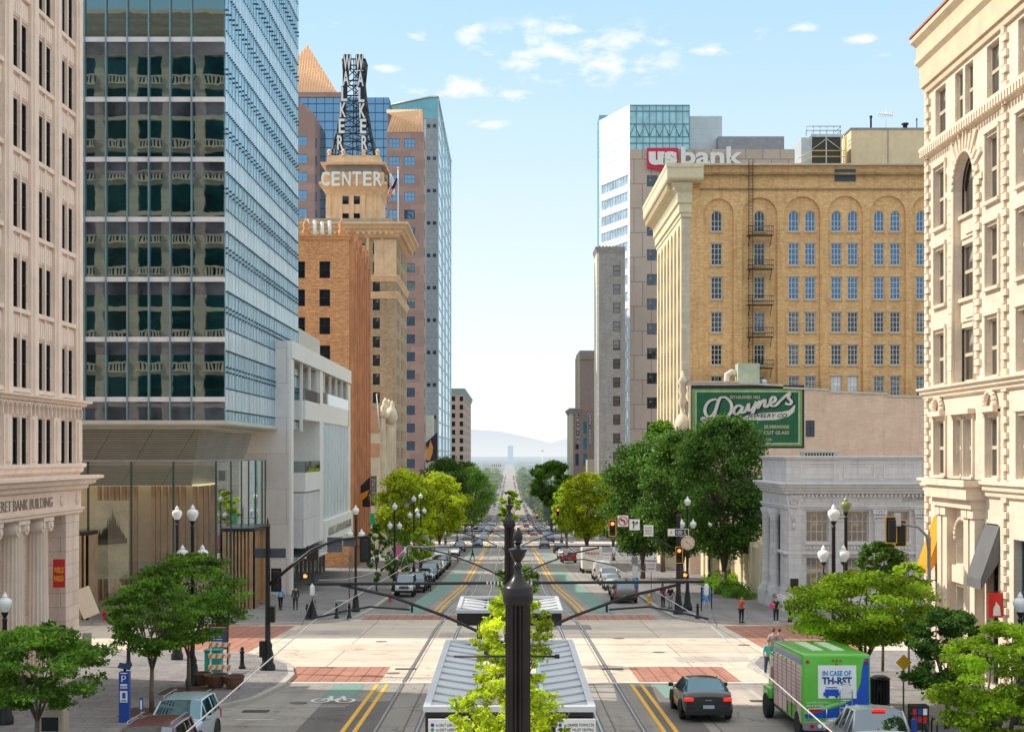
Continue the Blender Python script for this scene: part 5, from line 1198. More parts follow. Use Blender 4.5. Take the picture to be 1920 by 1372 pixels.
# ---- big tan brick building
m_tbrick = mat('tan_yellow_brick', (.97, .56, .26), .88, var=.15, scale=.25, streak=.5, brick=(.55, .18, (.75, .46, .24), .012), fine=.25)
m_tlime = mat('pale_stone_strip', (.70, .60, .47), .8, var=.06, streak=.2, brick=(3, .6, (.55, .47, .38), .02)); m_tcream = mat('cream_glazed_brick', (.80, .68, .47), .75, var=.06, scale=.4, streak=.15)
D = 166; b = thing('tan_brick_building', 'big tan brick building with blind arches, fire escape balconies and a heavy cream cornice', 'building', (20, D, gz(D)))
XW = hx(1293, D); O = (XW, D); Lw = 53 - XW; ux = lambda px: hx(px, D) - XW; hol = []
cols = [(1333, 1354), (1413.5, 1434), (1478, 1498), (1509, 1529), (1558, 1578), (1589, 1608.6), (1638, 1657.6), (1668.7, 1688), (1717.5, 1738)]
for a, c_ in cols:
    hol.append((ux(a), ux(c_), hz(434, D), hz(395, D), 'arch'))
    for y0, y1 in ((456, 497), (519, 561), (585, 623), (646, 684), (705, 743), (767, 805), (829, 867)): hol.append((ux(a), ux(c_), hz(y1, D), hz(y0, D)))
rng = random.Random(5)
m_sky1 = glassm('sky_reflecting_glass', (.02, .07, .13), (.25, .45, .75), .26, wav=.01); m_blind = glassm('white_blind_glass', (.65, .66, .68), (.8, .85, .9), .15)
def ev(i, h):
    row = int((hz(395, D) - h[3]) / 3.75); u = h[0]
    if row == 5 and ux(1550) < u < ux(1600): return dict(pm=m_blind)
    return dict(pm=(m_sky1 if (row < 3 and u > ux(1470)) else (g_mix if rng.random() < .4 else g_dark)))
facade(b, 'north_wall', m_tbrick, O, S_, Lw, -16, 33.2, hol, .28, every=ev, fm=m_winframe, pm=g_dark, nx=3, nz=4, fw=.1, mw=.06, sill=m_tlime)
bm = BM()
for h in hol:
    if len(h) == 4: obox(bm, O, S_, h[0] - .15, h[1] + .15, 0, .06, h[3] + .02, h[3] + .24)
obj('lintel', bm, mat('lintel_tan', (.68, .50, .34), .8), b)
hol2 = [(ux(a), ux(c_), -16.5, hz(t, D), 'arch') for a, c_, t in ((1318.6, 1375, 373), (1391, 1457, 371), (1470.6, 1537, 369), (1551, 1617, 368), (1631, 1697, 367.5), (1709, 1770, 367))]
wall(b, 'pier_layer', m_tbrick, (XW, D - .26), S_, Lw, -16, hz(354, D), hol2, .26)
m_soot = mat('sooty_brick_band', (.36, .25, .13), .9, var=.3, streak=.5)
for y0, y1, o_ in ((325, 329, .5), (354, 357, .42), (308, 311, .5)):
    bm = BM(); obox(bm, O, S_, 1.2, Lw, 0, o_, hz(y1, D), hz(y0, D)); obj('brick_band', bm, m_soot if y0 > 310 else m_tlime, b)
bm = BM(); box(bm, hx(1565, D), hx(1604, D), D - .15, D, hz(340, D), hz(318, D)); obj('shuttered_opening', bm, flat((.06, .08, .11), .6), b)
bm = BM(); box(bm, 19.82, XW, D - .3, D + .5, -16, 31.3); obj('corner_pilaster', bm, m_tlime, b)
bm = BM(); q = BM(); lathe(q, [(.35, -.1), (.35, .05), (.2, .15), (.05, .18)], seg=14); merge(bm, q, Matrix.Translation((20.3, D - .35, 29.6)) @ Matrix.Rotation(PI / 2, 4, 'X')); box(bm, 19.75, XW + .1, D - .45, D, 28.8, 30.4); obj('pilaster_capital', bm, m_tlime, b)
hol = [(1.2 + 3.75 * k, 3.6 + 3.75 * k, -12, 26.6, 'arch') for k in range(7)]
wall(b, 'street_wall', m_tcream, (19.8, 193), W_, 27, -20, 33, hol, .55)
for h in hol:
    bm = BM(); obox(bm, (20.3, 193), W_, h[0], h[1], -.05, .12, -12, 26.6); obj('bay_panel', bm, m_tcream, b)
    bm = BM(); [obox(bm, (20.3, 193), W_, h[0] + .3, h[1] - .3, .12, .16, 21.5 - 3.7 * k, 24 - 3.7 * k) for k in range(10)]; obj('bay_windows', bm, g_dark, b)
pth = [(19.8, 193), (19.8, D - .35), (20.95, D - .35)]
bm = BM(); sweep(bm, pth, [(-.4, 27.2), (.1, 27.2), (.12, 27.6), (.3, 27.7), (.3, 28.6), (.5, 28.8), (.55, 29.9), (.9, 30.3), (1.2, 31.0), (-.4, 31.05)]); obj('cornice_soffit_moulding', bm, m_tcream, b)
pth = [(19.8, 193), (19.8, D - .35), (22.1, D - .35)]
bm = BM(); sweep(bm, pth, [(-.4, 31.06), (1.3, 31.06), (1.75, 31.2), (1.85, 31.4), (1.85, 32.4), (1.95, 32.6), (1.95, 33.0), (-.4, 33.1)]); obj('street_cornice', bm, m_tcream, b)
bm = BM(); [obox(bm, (19.8, 193), W_, .3 + k * .9, .65 + k * .9, .5, 1.6, 30.3, 31.1) for k in range(30)]; obj('cornice_bracket', bm, m_tcream, b)
core(b, 20.4, 53, D + .35, 193, -18, 32.9, m_core)
# fire escape
for i, (y0, y1) in enumerate(((425, 442.6), (488.5, 506), (555, 573), (614.5, 633), (675, 691.6))):
    xa, xb = hx(1401.5, D - 1), hx(1449, D - 1); z0, z1 = hz(y1, D - 1), hz(y0, D - 1)
    t = thing('fire_escape', 'rusty black fire escape balcony on the tan brick wall, %s from the top' % ('first', 'second', 'third', 'fourth', 'fifth')[i], 'fire escape', ((xa + xb) / 2, D - .8, z0), 'fire escape balconies on the tan brick wall')
    bm = BM(); box(bm, xa, xb, D - 1.5, D - .27, z0, z0 + .1); [box(bm, xa + k * .24, xa + k * .24 + .06, D - 1.5, D - .27, z0 + .101, z0 + .14) for k in range(12)]; obj('platform', bm, m_bronze, t)
    bm = BM()
    for z in (z0 + .5, z1): tube(bm, [(xa, D - .3, z), (xa, D - 1.5, z), (xb, D - 1.5, z), (xb, D - .3, z)], .035, 5)
    for k in range(13): tube(bm, [(xa + (xb - xa) * k / 12, D - 1.5, z0), (xa + (xb - xa) * k / 12, D - 1.5, z1)], .02, 4)
    obj('railing', bm, m_bronze, t)
    bm = BM(); [tube(bm, [(x, D - 1.4, z0), (x, D - .28, z0 - 1.1)], .04, 5) for x in (xa + .2, xb - .2)]; obj('bracket', bm, m_bronze, t)
t = thing('ladder', 'black iron ladder running from the roof to the fire escape balconies', 'ladder', (hx(1408, D - .5), D - .5, hz(685, D)))
bm = BM(); xa, xb = hx(1404, D - .5), hx(1411.5, D - .5); [tube(bm, [(x, D - .55, hz(690, D)), (x, D - .55, hz(300, D))], .04, 5) for x in (xa, xb)]; [tube(bm, [(xa, D - .55, z), (xb, D - .55, z)], .025, 4) for z in np.arange(hz(690, D), hz(300, D), .38)]; obj('rails_and_rungs', bm, m_bronze, t)
# roof plant on the tan building
b = thing('roof_penthouse', 'beige rendered box on the flat roof of the tan brick building', 'penthouse', (hx(1660, 176), 176, 33))
bm = BM(); box(bm, hx(1596, 175), 53, 175, 186, 32.6, hz(243, 175)); obj('wall', bm, mat('beige_render', (.88, .68, .44), .85, var=.07, streak=.25), b)
bm = BM(); box(bm, hx(1596, 175) - .12, 53, 174.9, 186, hz(243, 175), hz(240, 175)); box(bm, hx(1665, 175) - .05, hx(1665, 175) + .05, 174.93, 175, 33, hz(243, 175) - .01); obj('coping', bm, m_greymetal, b)
t = thing('cooling_tower', 'open steel cooling tower with handrails and yellow ladder left of the beige roof box', 'cooling tower', (hx(1545, 174), 174, 33))
bm = BM(); xa, xb = hx(1521, 174), hx(1577, 174); z0, z1 = 33.3, hz(252, 174); box(bm, xa, xb, 174, 178, z0, z1 - .1); obj('louvre_core', bm, flat((.07, .065, .05), .8), t)
bm = BM()
for x in (xa, (xa + xb) / 2, xb): box(bm, x - .07, x + .07, 173.9, 174, z0, z1)
box(bm, xa, xb, 173.88, 173.99, z1 - .35, z1); box(bm, xa, xb, 173.88, 173.99, z0, z0 + .15); tube(bm, [(xa, 173.85, hz(282, 174)), ((xa + xb) / 2, 173.85, hz(261, 174)), (xb, 173.85, hz(282, 174))], .07, 5); box(bm, xa - 1.2, xa, 174, 178, z0, z1 - .4); obj('steel_frame', bm, mat('galvanised_steel', (.58, .6, .6), .5, .3), t)
bm = BM()
for z in (hz(237, 174), hz(245, 174)): tube(bm, [(xa - .6, 174, z), (xb, 174, z), (xb, 177, z)], .05, 5)
for k in range(6): tube(bm, [(xa - .6 + k * .83, 174, z1 - .2), (xa - .6 + k * .83, 174, hz(237, 174))], .04, 5)
obj('handrail', bm, m_greymetal, t)
bm = BM(); ym = flat((.75, .55, .18), .6)
for z in (hz(286, 174), hz(297, 174)): tube(bm, [(hx(1497, 173), 173, z - (.9 if z > 35 else 0)), (xa, 173, z), (xb + .4, 173, z)], .05, 5)
tube(bm, [(xb + .35, 173, z0 - .4), (xb + .35, 173, hz(258, 174))], .1, 5); tube(bm, [(xb + .1, 173, z0 - .4), (xb + .1, 173, hz(258, 174))], .08, 5)
obj('yellow_railing', bm, ym, t)
for nm, lab, px, y0, r in (('vent_pipe', 'tall thin black vent pipe on the beige roof box', 1633, 219, .12), ('vent_pipe', 'short dark chimney cowl on the beige roof box', 1697, 233, .28), ('vent_pipe', 'thin grey rod at the right end of the beige roof box', 1719, 224, .06)):
    t = thing(nm, lab, 'vent', (hx(px, 177), 177, hz(240, 177))); bm = BM(); h = hz(y0, 177) - hz(240, 177) + .1; lathe(bm, [(r, -.3), (r, h - .25), (r * 1.6, h - .2), (r * 1.6, h), (r * .3, h + .05)], seg=10); o = obj('pipe', bm, m_steel_dark, t); o.location = (0, 0, 0)
t = thing('tv_antenna', 'white spiky television aerial above the beige roof box', 'antenna', (hx(1661, 177), 177, hz(240, 177))); bm = BM(); tube(bm, [(0, 0, -.2), (0, 0, 2.2)], .04, 5)
tube(bm, [(-.9, 0, 1.7), (.9, 0, 1.5)], .04, 5)
for k in range(8): x = -.9 + k * .24; tube(bm, [(x, -.3, 1.65 - k * .02), (x + .05, .3, 1.65 - k * .02 + .35)], .03, 4); tube(bm, [(x, -.3, 1.95), (x, .3, 1.35)], .03, 4)
o = obj('mast', bm, m_white, t); o.location = (0, 0, 0)

# ---- bank tower with rooftop name
m_ubr = mat('taupe_granite_panels', (.56, .42, .34), .5, var=.06, scale=.1, brick=(4., 5.7, (.26, .2, .17), .09), haze=True)
m_uw = mat('white_glazed_panels', (.86, .88, .90), .35, var=.03, scale=.1, brick=(2.0, 2.4, (.62, .66, .70), .09), haze=True)
m_ugrey = mat('silver_panel', (.62, .66, .70), .4, .2, var=.05, scale=.15, brick=(2.4, 2.4, (.5, .53, .56), .04), haze=True)
D = 335; b = thing('bank_tower', 'tall office tower with white and glass flank, taupe front and rooftop bank name', 'building', (28, D, gz(D)))
xa = hx(1181, D); xr = hx(1505, D); zt = hz(280, D); hol = []
for k in range(14): hol.append((hx(1213, D) - xa, hx(1233, D) - xa, hz(350 + 46.2 * k, D), hz(329 + 46.2 * k, D)))
facade(b, 'north_wall', m_ubr, (xa, D), S_, xr - xa, -25, zt, hol, .3, fm=flat((.1, .1, .1), .4), pm=g_mix, nx=2, nz=1, fw=.1, mw=.08)
fr = (-.3505, .9366)                                  # flank runs back 20.5 degrees off the street line
Oe = (xa + fr[0] * 17.4, D + fr[1] * 17.4); Ue = (-fr[0], -fr[1])
zt2 = hz(196, D); hol = []
for k in range(16): hol.append((1.2, 16.3, hz(330 - 0, D) - 1.7 - 3.9 * k, hz(330, D) + .5 - 3.9 * k))
wall(b, 'flank_wall', m_uw, Oe, Ue, 17.4, -25, zt2, [h for h in hol], .25)
g_ufl = glassm('flank_glass', (.42, .54, .64), (.75, .88, 1), .5, wav=.03, haze=True, vary=.4)
for h in hol:
    bm = BM(); obox(bm, Oe, Ue, h[0], h[1], -.25, -.2, h[2], h[3]); p_ = obj('window_band', bm, g_ufl, b)
    bm = BM(); [obox(bm, Oe, Ue, h[0] + .05 + k * 1.5, h[0] + .15 + k * 1.5, -.2, -.05, h[2], h[3]) for k in range(11)]; obj('band_mullion', bm, m_uw, p_)
bm = BM(); box(bm, Oe[0], Oe[0] + 3, Oe[1], 359.5, -25, hz(228, 358)); obj('teal_edge', bm, glassm('teal_glass', (.05, .30, .30), (.5, .8, .8), .3, haze=True), b)
g_uc = glassm('crown_glass_pale', (.22, .38, .40), (.6, .85, .88), .38, wav=.05, haze=True, vary=.5)
xc = hx(1293, D); bm = BM(); box(bm, xa, xc, D + .5, D + 16, zt, zt2); obj('crown_glass', bm, g_uc, b)
bm = BM(); [box(bm, xa + (xc - xa) * k / 9 - .07, xa + (xc - xa) * k / 9 + .07, D + .3, D + .5, zt, zt2) for k in range(10)]; [box(bm, xa, xc, D + .32, D + .49, hz(y, D) - .1, hz(y, D) + .1) for y in (197, 208, 232, 256, 268)]; [tube(bm, [(xa + (xc - xa) * (k + .0) / 6, D + .4, hz(256, D)), (xa + (xc - xa) * (k + .5) / 6, D + .4, hz(233, D)), (xa + (xc - xa) * (k + 1) / 6, D + .4, hz(256, D))], .12, 4) for k in range(6)]; obj('crown_frame', bm, flat((.12, .25, .28), .4), b)
bm = BM(); box(bm, xc, hx(1361, D), D + 6, D + 20, zt - .5, hz(218, D + 6)); obj('silver_block', bm, m_ugrey, b)
bm = BM(); box(bm, hx(1350, D), hx(1475, D), D + 3, D + 18, zt - .5, hz(256, D + 3)); obj('dark_block', bm, mat('dark_grey_panel', (.3, .3, .32), .6, haze=True), b)
core(b, xa + .1, xr, D + .4, D + 30, -25, zt - .4, m_core)
sg = thing('rooftop_bank_sign', 'rooftop sign with white lowercase letters, the first two on a red shield', 'sign', (hx(1300, D), D - .6, hz(300, D)))
bm = BM(); q = [(1213, 279), (1271, 279), (1271, 312), (1243, 322), (1213, 316)]; f0 = [bm.verts.new((hx(x, D), D - .9, hz(y, D))) for x, y in q]; f1 = [bm.verts.new((hx(x, D), D - .1, hz(y, D))) for x, y in q]; bm.faces.new(f0); bm.faces.new(f1)
for i in range(5): bm.faces.new((f0[i], f0[(i + 1) % 5], f1[(i + 1) % 5], f1[i]))
obj('red_shield', bm, flat((.70, .015, .06), .4), sg)
m_sgl = flat((.82, .80, .76), .5)
text(sg, 'us', (hx(1242, D), D - 1.05, hz(299, D)), S_, 4, m_sgl, .15, 'letters_us', w=hx(1269, D) - hx(1216, D), h=hz(286, D) - hz(312, D), bold=.28)
text(sg, 'bank', (hx(1334, D), D - 1.0, hz(294, D)), S_, 4, m_sgl, .2, 'letters_bank', w=hx(1392, D) - hx(1276, D), h=hz(277, D) - hz(311, D), bold=.1)
# ---- slim grey brick tower
m_gbr = mat('grey_weathered_brick', (.36, .325, .30), .88, var=.12, scale=.2, streak=.5, brick=(.8, .35, (.3, .28, .26), .02), haze=True)
D = 320; b = thing('slim_grey_tower', 'slim weathered grey brick tower with one column of windows before the bank tower', 'building', (20, D, gz(D)))
xa, xb = hx(1123, D), hx(1172, D); hol = [(hx(1149.5, D) - xa, hx(1163, D) - xa, hz(517 + 34.9 * k, D), hz(498 + 34.9 * k, D)) for k in range(13)]
facade(b, 'north_wall', m_gbr, (xa, D), S_, xb - xa, -24, hz(468, D), hol, .3, fm=m_darkframe, pm=glassm('brown_window_glass', (.10, .06, .035), (.7, .7, .75), .15, haze=True), nx=1, nz=2, fw=.1, mw=.12)
bm = BM(); box(bm, xa - .45, xa, D, D + 10, -24, hz(468, D)); obj('street_wall', bm, mat('pale_flank', (.72, .66, .56), .8, haze=True), b)
cornice(b, 'cornice', [(xa - .4, D + 10), (xa - .4, D), (xb, D)], hz(474, D), hz(463, D), .4, m_gbr); core(b, xa, xb - .05, D + .4, D + 12, -24, hz(470, D), m_core)
bm = BM(); [box(bm, xa + k * .75, xa + k * .75 + .3, D - .3, D, hz(463, D), hz(461, D)) for k in range(8)]; obj('cresting', bm, m_gbr, b)
# ---- further right side blocks
m_rbr = mat('purple_brown_brick', (.33, .215, .17), .88, var=.1, scale=.15, brick=(.8, .35, (.28, .2, .17), .02), haze=True)
D = 440; b = thing('far_brown_block', 'plain brown brick block rising behind the letting sign building', 'building', (21, D, gz(D)))
xa = hx(1087, D); core(b, xa, 34, D, D + 25, -28, hz(657, D), m_rbr, 'wall'); cornice(b, 'band', [(xa, D + 25), (xa, D), (34, D)], hz(676, D), hz(673, D), .15, m_soot)
bm = BM(); [box(bm, xa - .4, xa, D + k * 5, D + k * 5 + 2, -28, hz(664, D)) for k in range(5)]; obj('street_pier', bm, mat('sunlit_brick', (.62, .44, .3), .8, haze=True), b)
D = 400; b = thing('letting_sign_building', 'dark brown building with two vertical white lettered signs and small cornice', 'building', (18, D, gz(D)))
xa, xb = hx(1075, D), hx(1123, D); core(b, xa, xb, D, D + 30, -27, hz(768, D), m_rbr, 'wall'); cornice(b, 'cornice', [(xa, D + 30), (xa, D), (xa + 2, D)], hz(778, D), hz(765, D), 1.1, m_gbr)
bm = BM(); box(bm, xa - .5, xa + .1, D + .1, D + 30, -27, hz(775, D)); obj('street_wall', bm, m_tcream, b)
bm = BM(); box(bm, hx(1090, D), hx(1103, D), D + 1, D + 5, hz(768, D), hz(760, D)); obj('roof_hut', bm, flat((.6, .3, .2), .8), b)
bm = BM(); [box(bm, hx(px, D), hx(px, D) + .9, D - .06, D, hz(y + 22, D), hz(y, D)) for px in (1094, 1079) for y in (790, 820, 850)]; obj('window_strip', bm, g_blue, b)
for lab, px, s in (('tall white outlined sign with vertical letters, left of the two', 1083.5, 'LEASING'), ('tall white outlined sign with vertical digits, right of the two', 1106, '532-5500')):
    t = thing('vertical_sign', lab, 'sign', (hx(px, D), D - .1, hz(832, D))); bm = BM(); x0, x1 = hx(px - 4, D), hx(px + 4, D); y0, y1 = 775, 832
    box(bm, x0, x1, D - .25, D - .1, hz(y1, D), hz(y0, D)); obj('sign_edge', bm, flat((.7, .66, .62), .6), t)
    bm = BM(); box(bm, x0 + .12, x1 - .12, D - .28, D - .25, hz(y1, D) + .12, hz(y0, D) - .12); obj('sign_face', bm, flat((.14, .05, .06), .6), t)
    n = len(s)
    for i, ch in enumerate(s): text(t, ch, (hx(px, D), D - .3, hz(y0 + 4.5 + (y1 - y0 - 9) * i / (n - 1), D)), S_, .8, m_white, .02, 'sign_letter', w=.62 if ch != 'I' else .2, h=.85 if ch != '-' else .2, bold=.02)
b = thing('corner_shop', 'small cream rendered block half hidden by the yellow-green trees on the right', 'building', (20, 330, gz(330))); core(b, hx(1101, 385), hx(1122, 385), 385, 395, -27, hz(862, 385), m_creamt, 'wall')
# garden wall behind the big trees
b = thing('garden_wall', 'low cream wall with small piers behind the big trees on the right', 'wall', (21, 118, gz(118)))
bm = BM(); prism(bm, [(21, 114.2), (21.6, 114.2), (21.6, 158), (21, 158)], 0, 4.2, 0, gzf); [prism(bm, [(20.8, y), (21.7, y), (21.7, y + .9), (20.8, y + .9)], 0, 4.6, 0, gzf) for y in np.arange(114.4, 157, 5)]; obj('wall_body', bm, m_tcream, b)
# ------------------------------------------------------------------ trees
m_bark = mat('tree_bark', (.16, .12, .09), .9, var=.3, scale=4, bump=.01)
LF = {k: [leafm('leaf_%s_%d' % (k, i), tuple(x * f for x in c), tr, hz_) for i, f in enumerate((.55, 1., 1.45))] for k, c, tr, hz_ in (
    ('dark', (.085, .20, .035), .35, False), ('mid', (.13, .29, .035), .42, False), ('bright', (.31, .50, .04), .48, False), ('yellow', (.42, .58, .04), .5, False), ('far', (.11, .19, .05), .35, True), ('fary', (.24, .32, .05), .4, True))}
def leaves(clumps, n, size, seed, flatz=.6, jitter=.35):
    """numpy leaf cloud: clumps = list of (centre, radius, shade)"""
    rs = np.random.RandomState(seed); V = []; M_ = []
    tot = sum(c[1] ** 2 for c in clumps)
    for c, r, sh in clumps:
        k = max(6, int(n * r * r / tot)); d = rs.normal(size=(k, 3)); d /= np.linalg.norm(d, axis=1)[:, None]
        rad = r * rs.uniform(.2, 1.1, k) ** .6 * np.where(rs.uniform(size=k) < .16, 1.45, 1.); p = np.array(c) + d * rad[:, None] * np.array([1, 1, flatz])
        nr = rs.normal(size=(k, 3)) + np.array([0, 0, .9]); nr /= np.linalg.norm(nr, axis=1)[:, None]
        a = np.cross(nr, rs.normal(size=(k, 3))); a /= np.linalg.norm(a, axis=1)[:, None]; b = np.cross(nr, a)
        s = size * rs.uniform(.6, 1.3, k)[:, None]
        q = np.stack([p - a * s, p + b * s * .5 + nr * s * .12, p + a * s, p - b * s * .5 + nr * s * .12], 1); V.append(q.reshape(-1, 3))
        M_.append(np.clip(rs.choice([0, 1, 2], k, p=[.25, .5, .25]) + sh, 0, 2))
    V = np.concatenate(V); M_ = np.concatenate(M_); nf = len(M_)
    me = bpy.data.meshes.new('crown'); me.vertices.add(nf * 4); me.vertices.foreach_set('co', V.astype(np.float32).ravel())
    me.loops.add(nf * 4); me.loops.foreach_set('vertex_index', np.arange(nf * 4, dtype=np.int32)); me.polygons.add(nf)
    me.polygons.foreach_set('loop_start', np.arange(0, nf * 4, 4, dtype=np.int32)); me.polygons.foreach_set('loop_total', np.full(nf, 4, dtype=np.int32))
    me.polygons.foreach_set('material_index', M_.astype(np.int32)); me.update(); return me
def tree(label, x, y, h, z_lo, r, kind, n=9000, leaf=.1, seed=1, flatz=.45, nc=46, tr=.09, group=None, name='tree', cat='tree', ry=None, forks=5, lift=.15, lean=0., stretch=1., dens=1.9, cr=(.12, .25)):
    """h: total height; z_lo: crown bottom height; r: crown radius"""
    rng = random.Random(seed); t = thing(name, label, cat, (x, y, gz(y) + lift), group); cz = (h + z_lo) / 2; rz = (h - z_lo) / 2; cl = []
    nc = int(nc * dens)
    for i in range(nc):
        u = i / nc; th = i * 2.39996 + rng.uniform(-.5, .5); v = rng.uniform(-1, 1); rr = math.sqrt(max(.05, 1 - v * v)) * r * rng.uniform(.45, 1.0)
        cl.append(((math.cos(th) * rr * stretch + lean * (v + 1) / 2, math.sin(th) * rr, cz + v * rz * .88), r * rng.uniform(*cr), rng.choice([-1, 0, 0, 0, 1])))
    me = leaves(cl, n, leaf, seed, flatz); [me.materials.append(m) for m in LF[kind]]
    c_ = bpy.data.objects.new('crown', me); C.objects.link(c_); c_.parent = t
    bm = BM(); fz = z_lo * .78 if z_lo > 1 else h * .3
    tube(bm, [(0, 0, -.1), (rng.uniform(-.04, .04), 0, fz * .5), (0, 0, fz)], [tr * 1.25, tr, tr * .85], 8)
    for i in range(forks):
        a = 2 * PI * i / forks + rng.uniform(-.3, .3); k = cl[rng.randrange(len(cl))][0]; e = (math.cos(a) * r * .55, math.sin(a) * r * .55, cz + rz * rng.uniform(-.1, .5))
        m1 = (e[0] * .4, e[1] * .4, fz + (e[2] - fz) * .5); tube(bm, [(0, 0, fz * .95), m1, e], [tr * .6, tr * .42, tr * .12], 6)
        for j in range(3):
            k = min(cl, key=lambda q: (q[0][0] - e[0] + rng.uniform(-.6, .6) * r) ** 2 + (q[0][1] - e[1] + rng.uniform(-.6, .6) * r) ** 2 + (q[0][2] - e[2]) ** 2)[0]; tube(bm, [m1, ((m1[0] + k[0]) / 2, (m1[1] + k[1]) / 2, (m1[2] + k[2]) / 2 + .05 * r), k], [tr * .3, tr * .2, tr * .06], 5)
    o = bpy.data.objects.new('trunk', bpy.data.meshes.new('trunk')); bm.to_mesh(o.data); bm.free(); o.data.materials.append(m_bark); C.objects.link(o); o.parent = t
    return t
def pit(x, y, s=1.0):
    bm = BM(); z = lambda yy: gz(yy) + .162; bm.faces.new([bm.verts.new((a, b_, z(b_))) for a, b_ in ((x - s, y - s * 1.2), (x + s, y - s * 1.2), (x + s, y + s * 1.2), (x - s, y + s * 1.2))]); structure(obj('planting_bed', bm, flat((.10, .055, .04), .95)))
G = lambda y: gz(y) + .15
def ztree(label, px, D, ytop, ybot, hw, kind, xoff=None, **kw):
    """crown seen between rows ytop..ybot, half width hw photo pixels, at distance D"""
    x = hx(px, D); g = G(D); return tree(label, x, D, hz(ytop, D) - g, hz(ybot, D) - g, hw * D / F, kind, **kw)
ztree('layered green street tree beside the blue parking machine', 285, 52.9, 1078, 1232, 88, 'mid', n=9500, leaf=.085, seed=11, flatz=.32, nc=60, tr=.085)
ztree('broad layered street tree by the brown planter bowls', 354, 59, 1030, 1212, 112, 'mid', n=12500, leaf=.09, seed=12, flatz=.3, nc=74, tr=.09)
ztree('bushy green street tree filling the bottom left corner', 70, 45, 1172, 1335, 130, 'mid', n=12000, leaf=.085, seed=13, flatz=.35, nc=60, tr=.085)
ztree('small dark tree against the fluted columns of the near left building', 95, 55, 1165, 1230, 42, 'dark', n=5000, leaf=.08, seed=14, flatz=.5, nc=24, tr=.05)
ztree('broad light green street tree rising behind the green delivery truck', 1622, 53.6, 1066, 1210, 140, 'bright', n=24000, leaf=.085, seed=15, flatz=.3, nc=84, tr=.095, forks=6)
ztree('dark leafy tree left of the bright tree in the bottom right corner', 1775, 49, 1135, 1320, 85, 'dark', n=14000, leaf=.085, seed=16, flatz=.4, nc=50, tr=.08)
ztree('bright yellow-green tree in the bottom right corner', 1880, 38.5, 1160, 1400, 125, 'bright', n=20000, leaf=.07, seed=17, flatz=.35, nc=64, tr=.08)
ztree('small dark green tree in front of the classical bank windows', 1655, 66, 1015, 1085, 48, 'dark', n=6000, leaf=.09, seed=18, flatz=.5, nc=26, tr=.06)
ztree('small bright tree beside the round coffee shop sign', 1705, 61, 1052, 1125, 40, 'bright', n=4500, leaf=.08, seed=19, flatz=.45, nc=24, tr=.05)
ztree('tall yellow-green tree growing on the tram platform behind the nearest pole', 962, 27, 1118, 1345, 82, 'yellow', n=8500, leaf=.05, seed=20, flatz=.6, nc=64, cr=(.1, .19), tr=.05, lift=.3)
ztree('yellow-green tree low on the tram platform in front of the canopy, bottom centre', 955, 23, 1290, 1440, 112, 'yellow', n=7000, leaf=.046, seed=21, flatz=.5, nc=60, cr=(.1, .17), tr=.05, lift=.3)
ztree('dark green platform tree just beyond the near tram canopy', 968, 70, 1058, 1120, 44, 'mid', n=5000, leaf=.1, seed=22, flatz=.5, nc=26, tr=.06)
ztree('slim yellow-green tree in the middle of the street beyond the second crossing', 955, 205, 918, 985, 23, 'bright', n=3500, leaf=.22, seed=23, flatz=.6, nc=24, tr=.1)
# big dark trees along the right pavement
for lab, px, D, y0, y1, hw, kind, sd in (
    ('huge dark green tree nearest the classical bank, in front of the painted sign', 1358, 127, 772, 1060, 92, 'dark', 31), ('huge dark green tree left of the one in front of the painted sign', 1278, 140, 800, 1050, 84, 'dark', 32),
    ('tall dark green tree with ragged top behind the red signal and turn signs', 1205, 150, 822, 1045, 80, 'dark', 33), ('dark green tree with a thin upright leader in front of the cream fluted wall', 1243, 165, 785, 960, 45, 'mid', 34),
    ('yellow-green sunlit tree left of the big dark trees on the right', 1100, 185, 882, 1010, 52, 'yellow', 35), ('smaller yellow-green tree beyond the sunlit one on the right pavement', 1062, 225, 905, 1000, 26, 'bright', 36),
    ('dark green tree behind the right hand yellow-green trees', 1150, 200, 880, 1010, 50, 'dark', 37)):
    ztree(lab, px, D, y0, y1, hw, kind, n=30000 if D < 160 else 14000, leaf=.17 if D < 160 else .2, seed=sd, flatz=.7, nc=80, tr=.24, forks=7, cr=(.15, .3))
for lab, px, D, y0, y1, hw, kind, sd in (
    ('large sunlit yellow-green tree on the left pavement, left of the pair', 762, 178, 880, 1020, 58, 'yellow', 41), ('sunlit yellow-green tree on the left pavement, right of the pair', 824, 205, 886, 1010, 54, 'yellow', 42),
    ('dark green tree behind the sunlit pair on the left pavement', 835, 270, 858, 960, 50, 'dark', 43), ('mid green tree at the left kerb beyond the sunlit pair', 885, 300, 872, 985, 40, 'mid', 44), ('dark tree beyond the mid green one on the left', 872, 400, 862, 945, 30, 'dark', 45)):
    ztree(lab, px, D, y0, y1, hw, kind, n=20000, leaf=.19, seed=sd, flatz=.7, nc=70, tr=.2, forks=6, cr=(.16, .3))
for lab, px, D, y0, y1, hw, kind, sd in (('young leafy street tree left of the parked jeep', 745, 131, 985, 1088, 32, 'mid', 46), ('thin young tree with sparse leaves by the left kerb lamp', 706, 128, 975, 1095, 17, 'mid', 47), ('small tree leaning over the parked cars on the left', 790, 146, 985, 1055, 24, 'bright', 48)):
    ztree(lab, px, D, y0, y1, hw, kind, n=3600, leaf=.11, seed=sd, flatz=.8, nc=30, tr=.06)
t = thing('bare_tree', 'nearly bare twiggy young tree in front of the left storefront', 'tree', (hx(655, 118), 118, G(118))); bm = BM(); rng = random.Random(6)
tube(bm, [(0, 0, 0), (0, 0, 2.2), (.1, 0, 4.6)], [.06, .05, .015], 6)
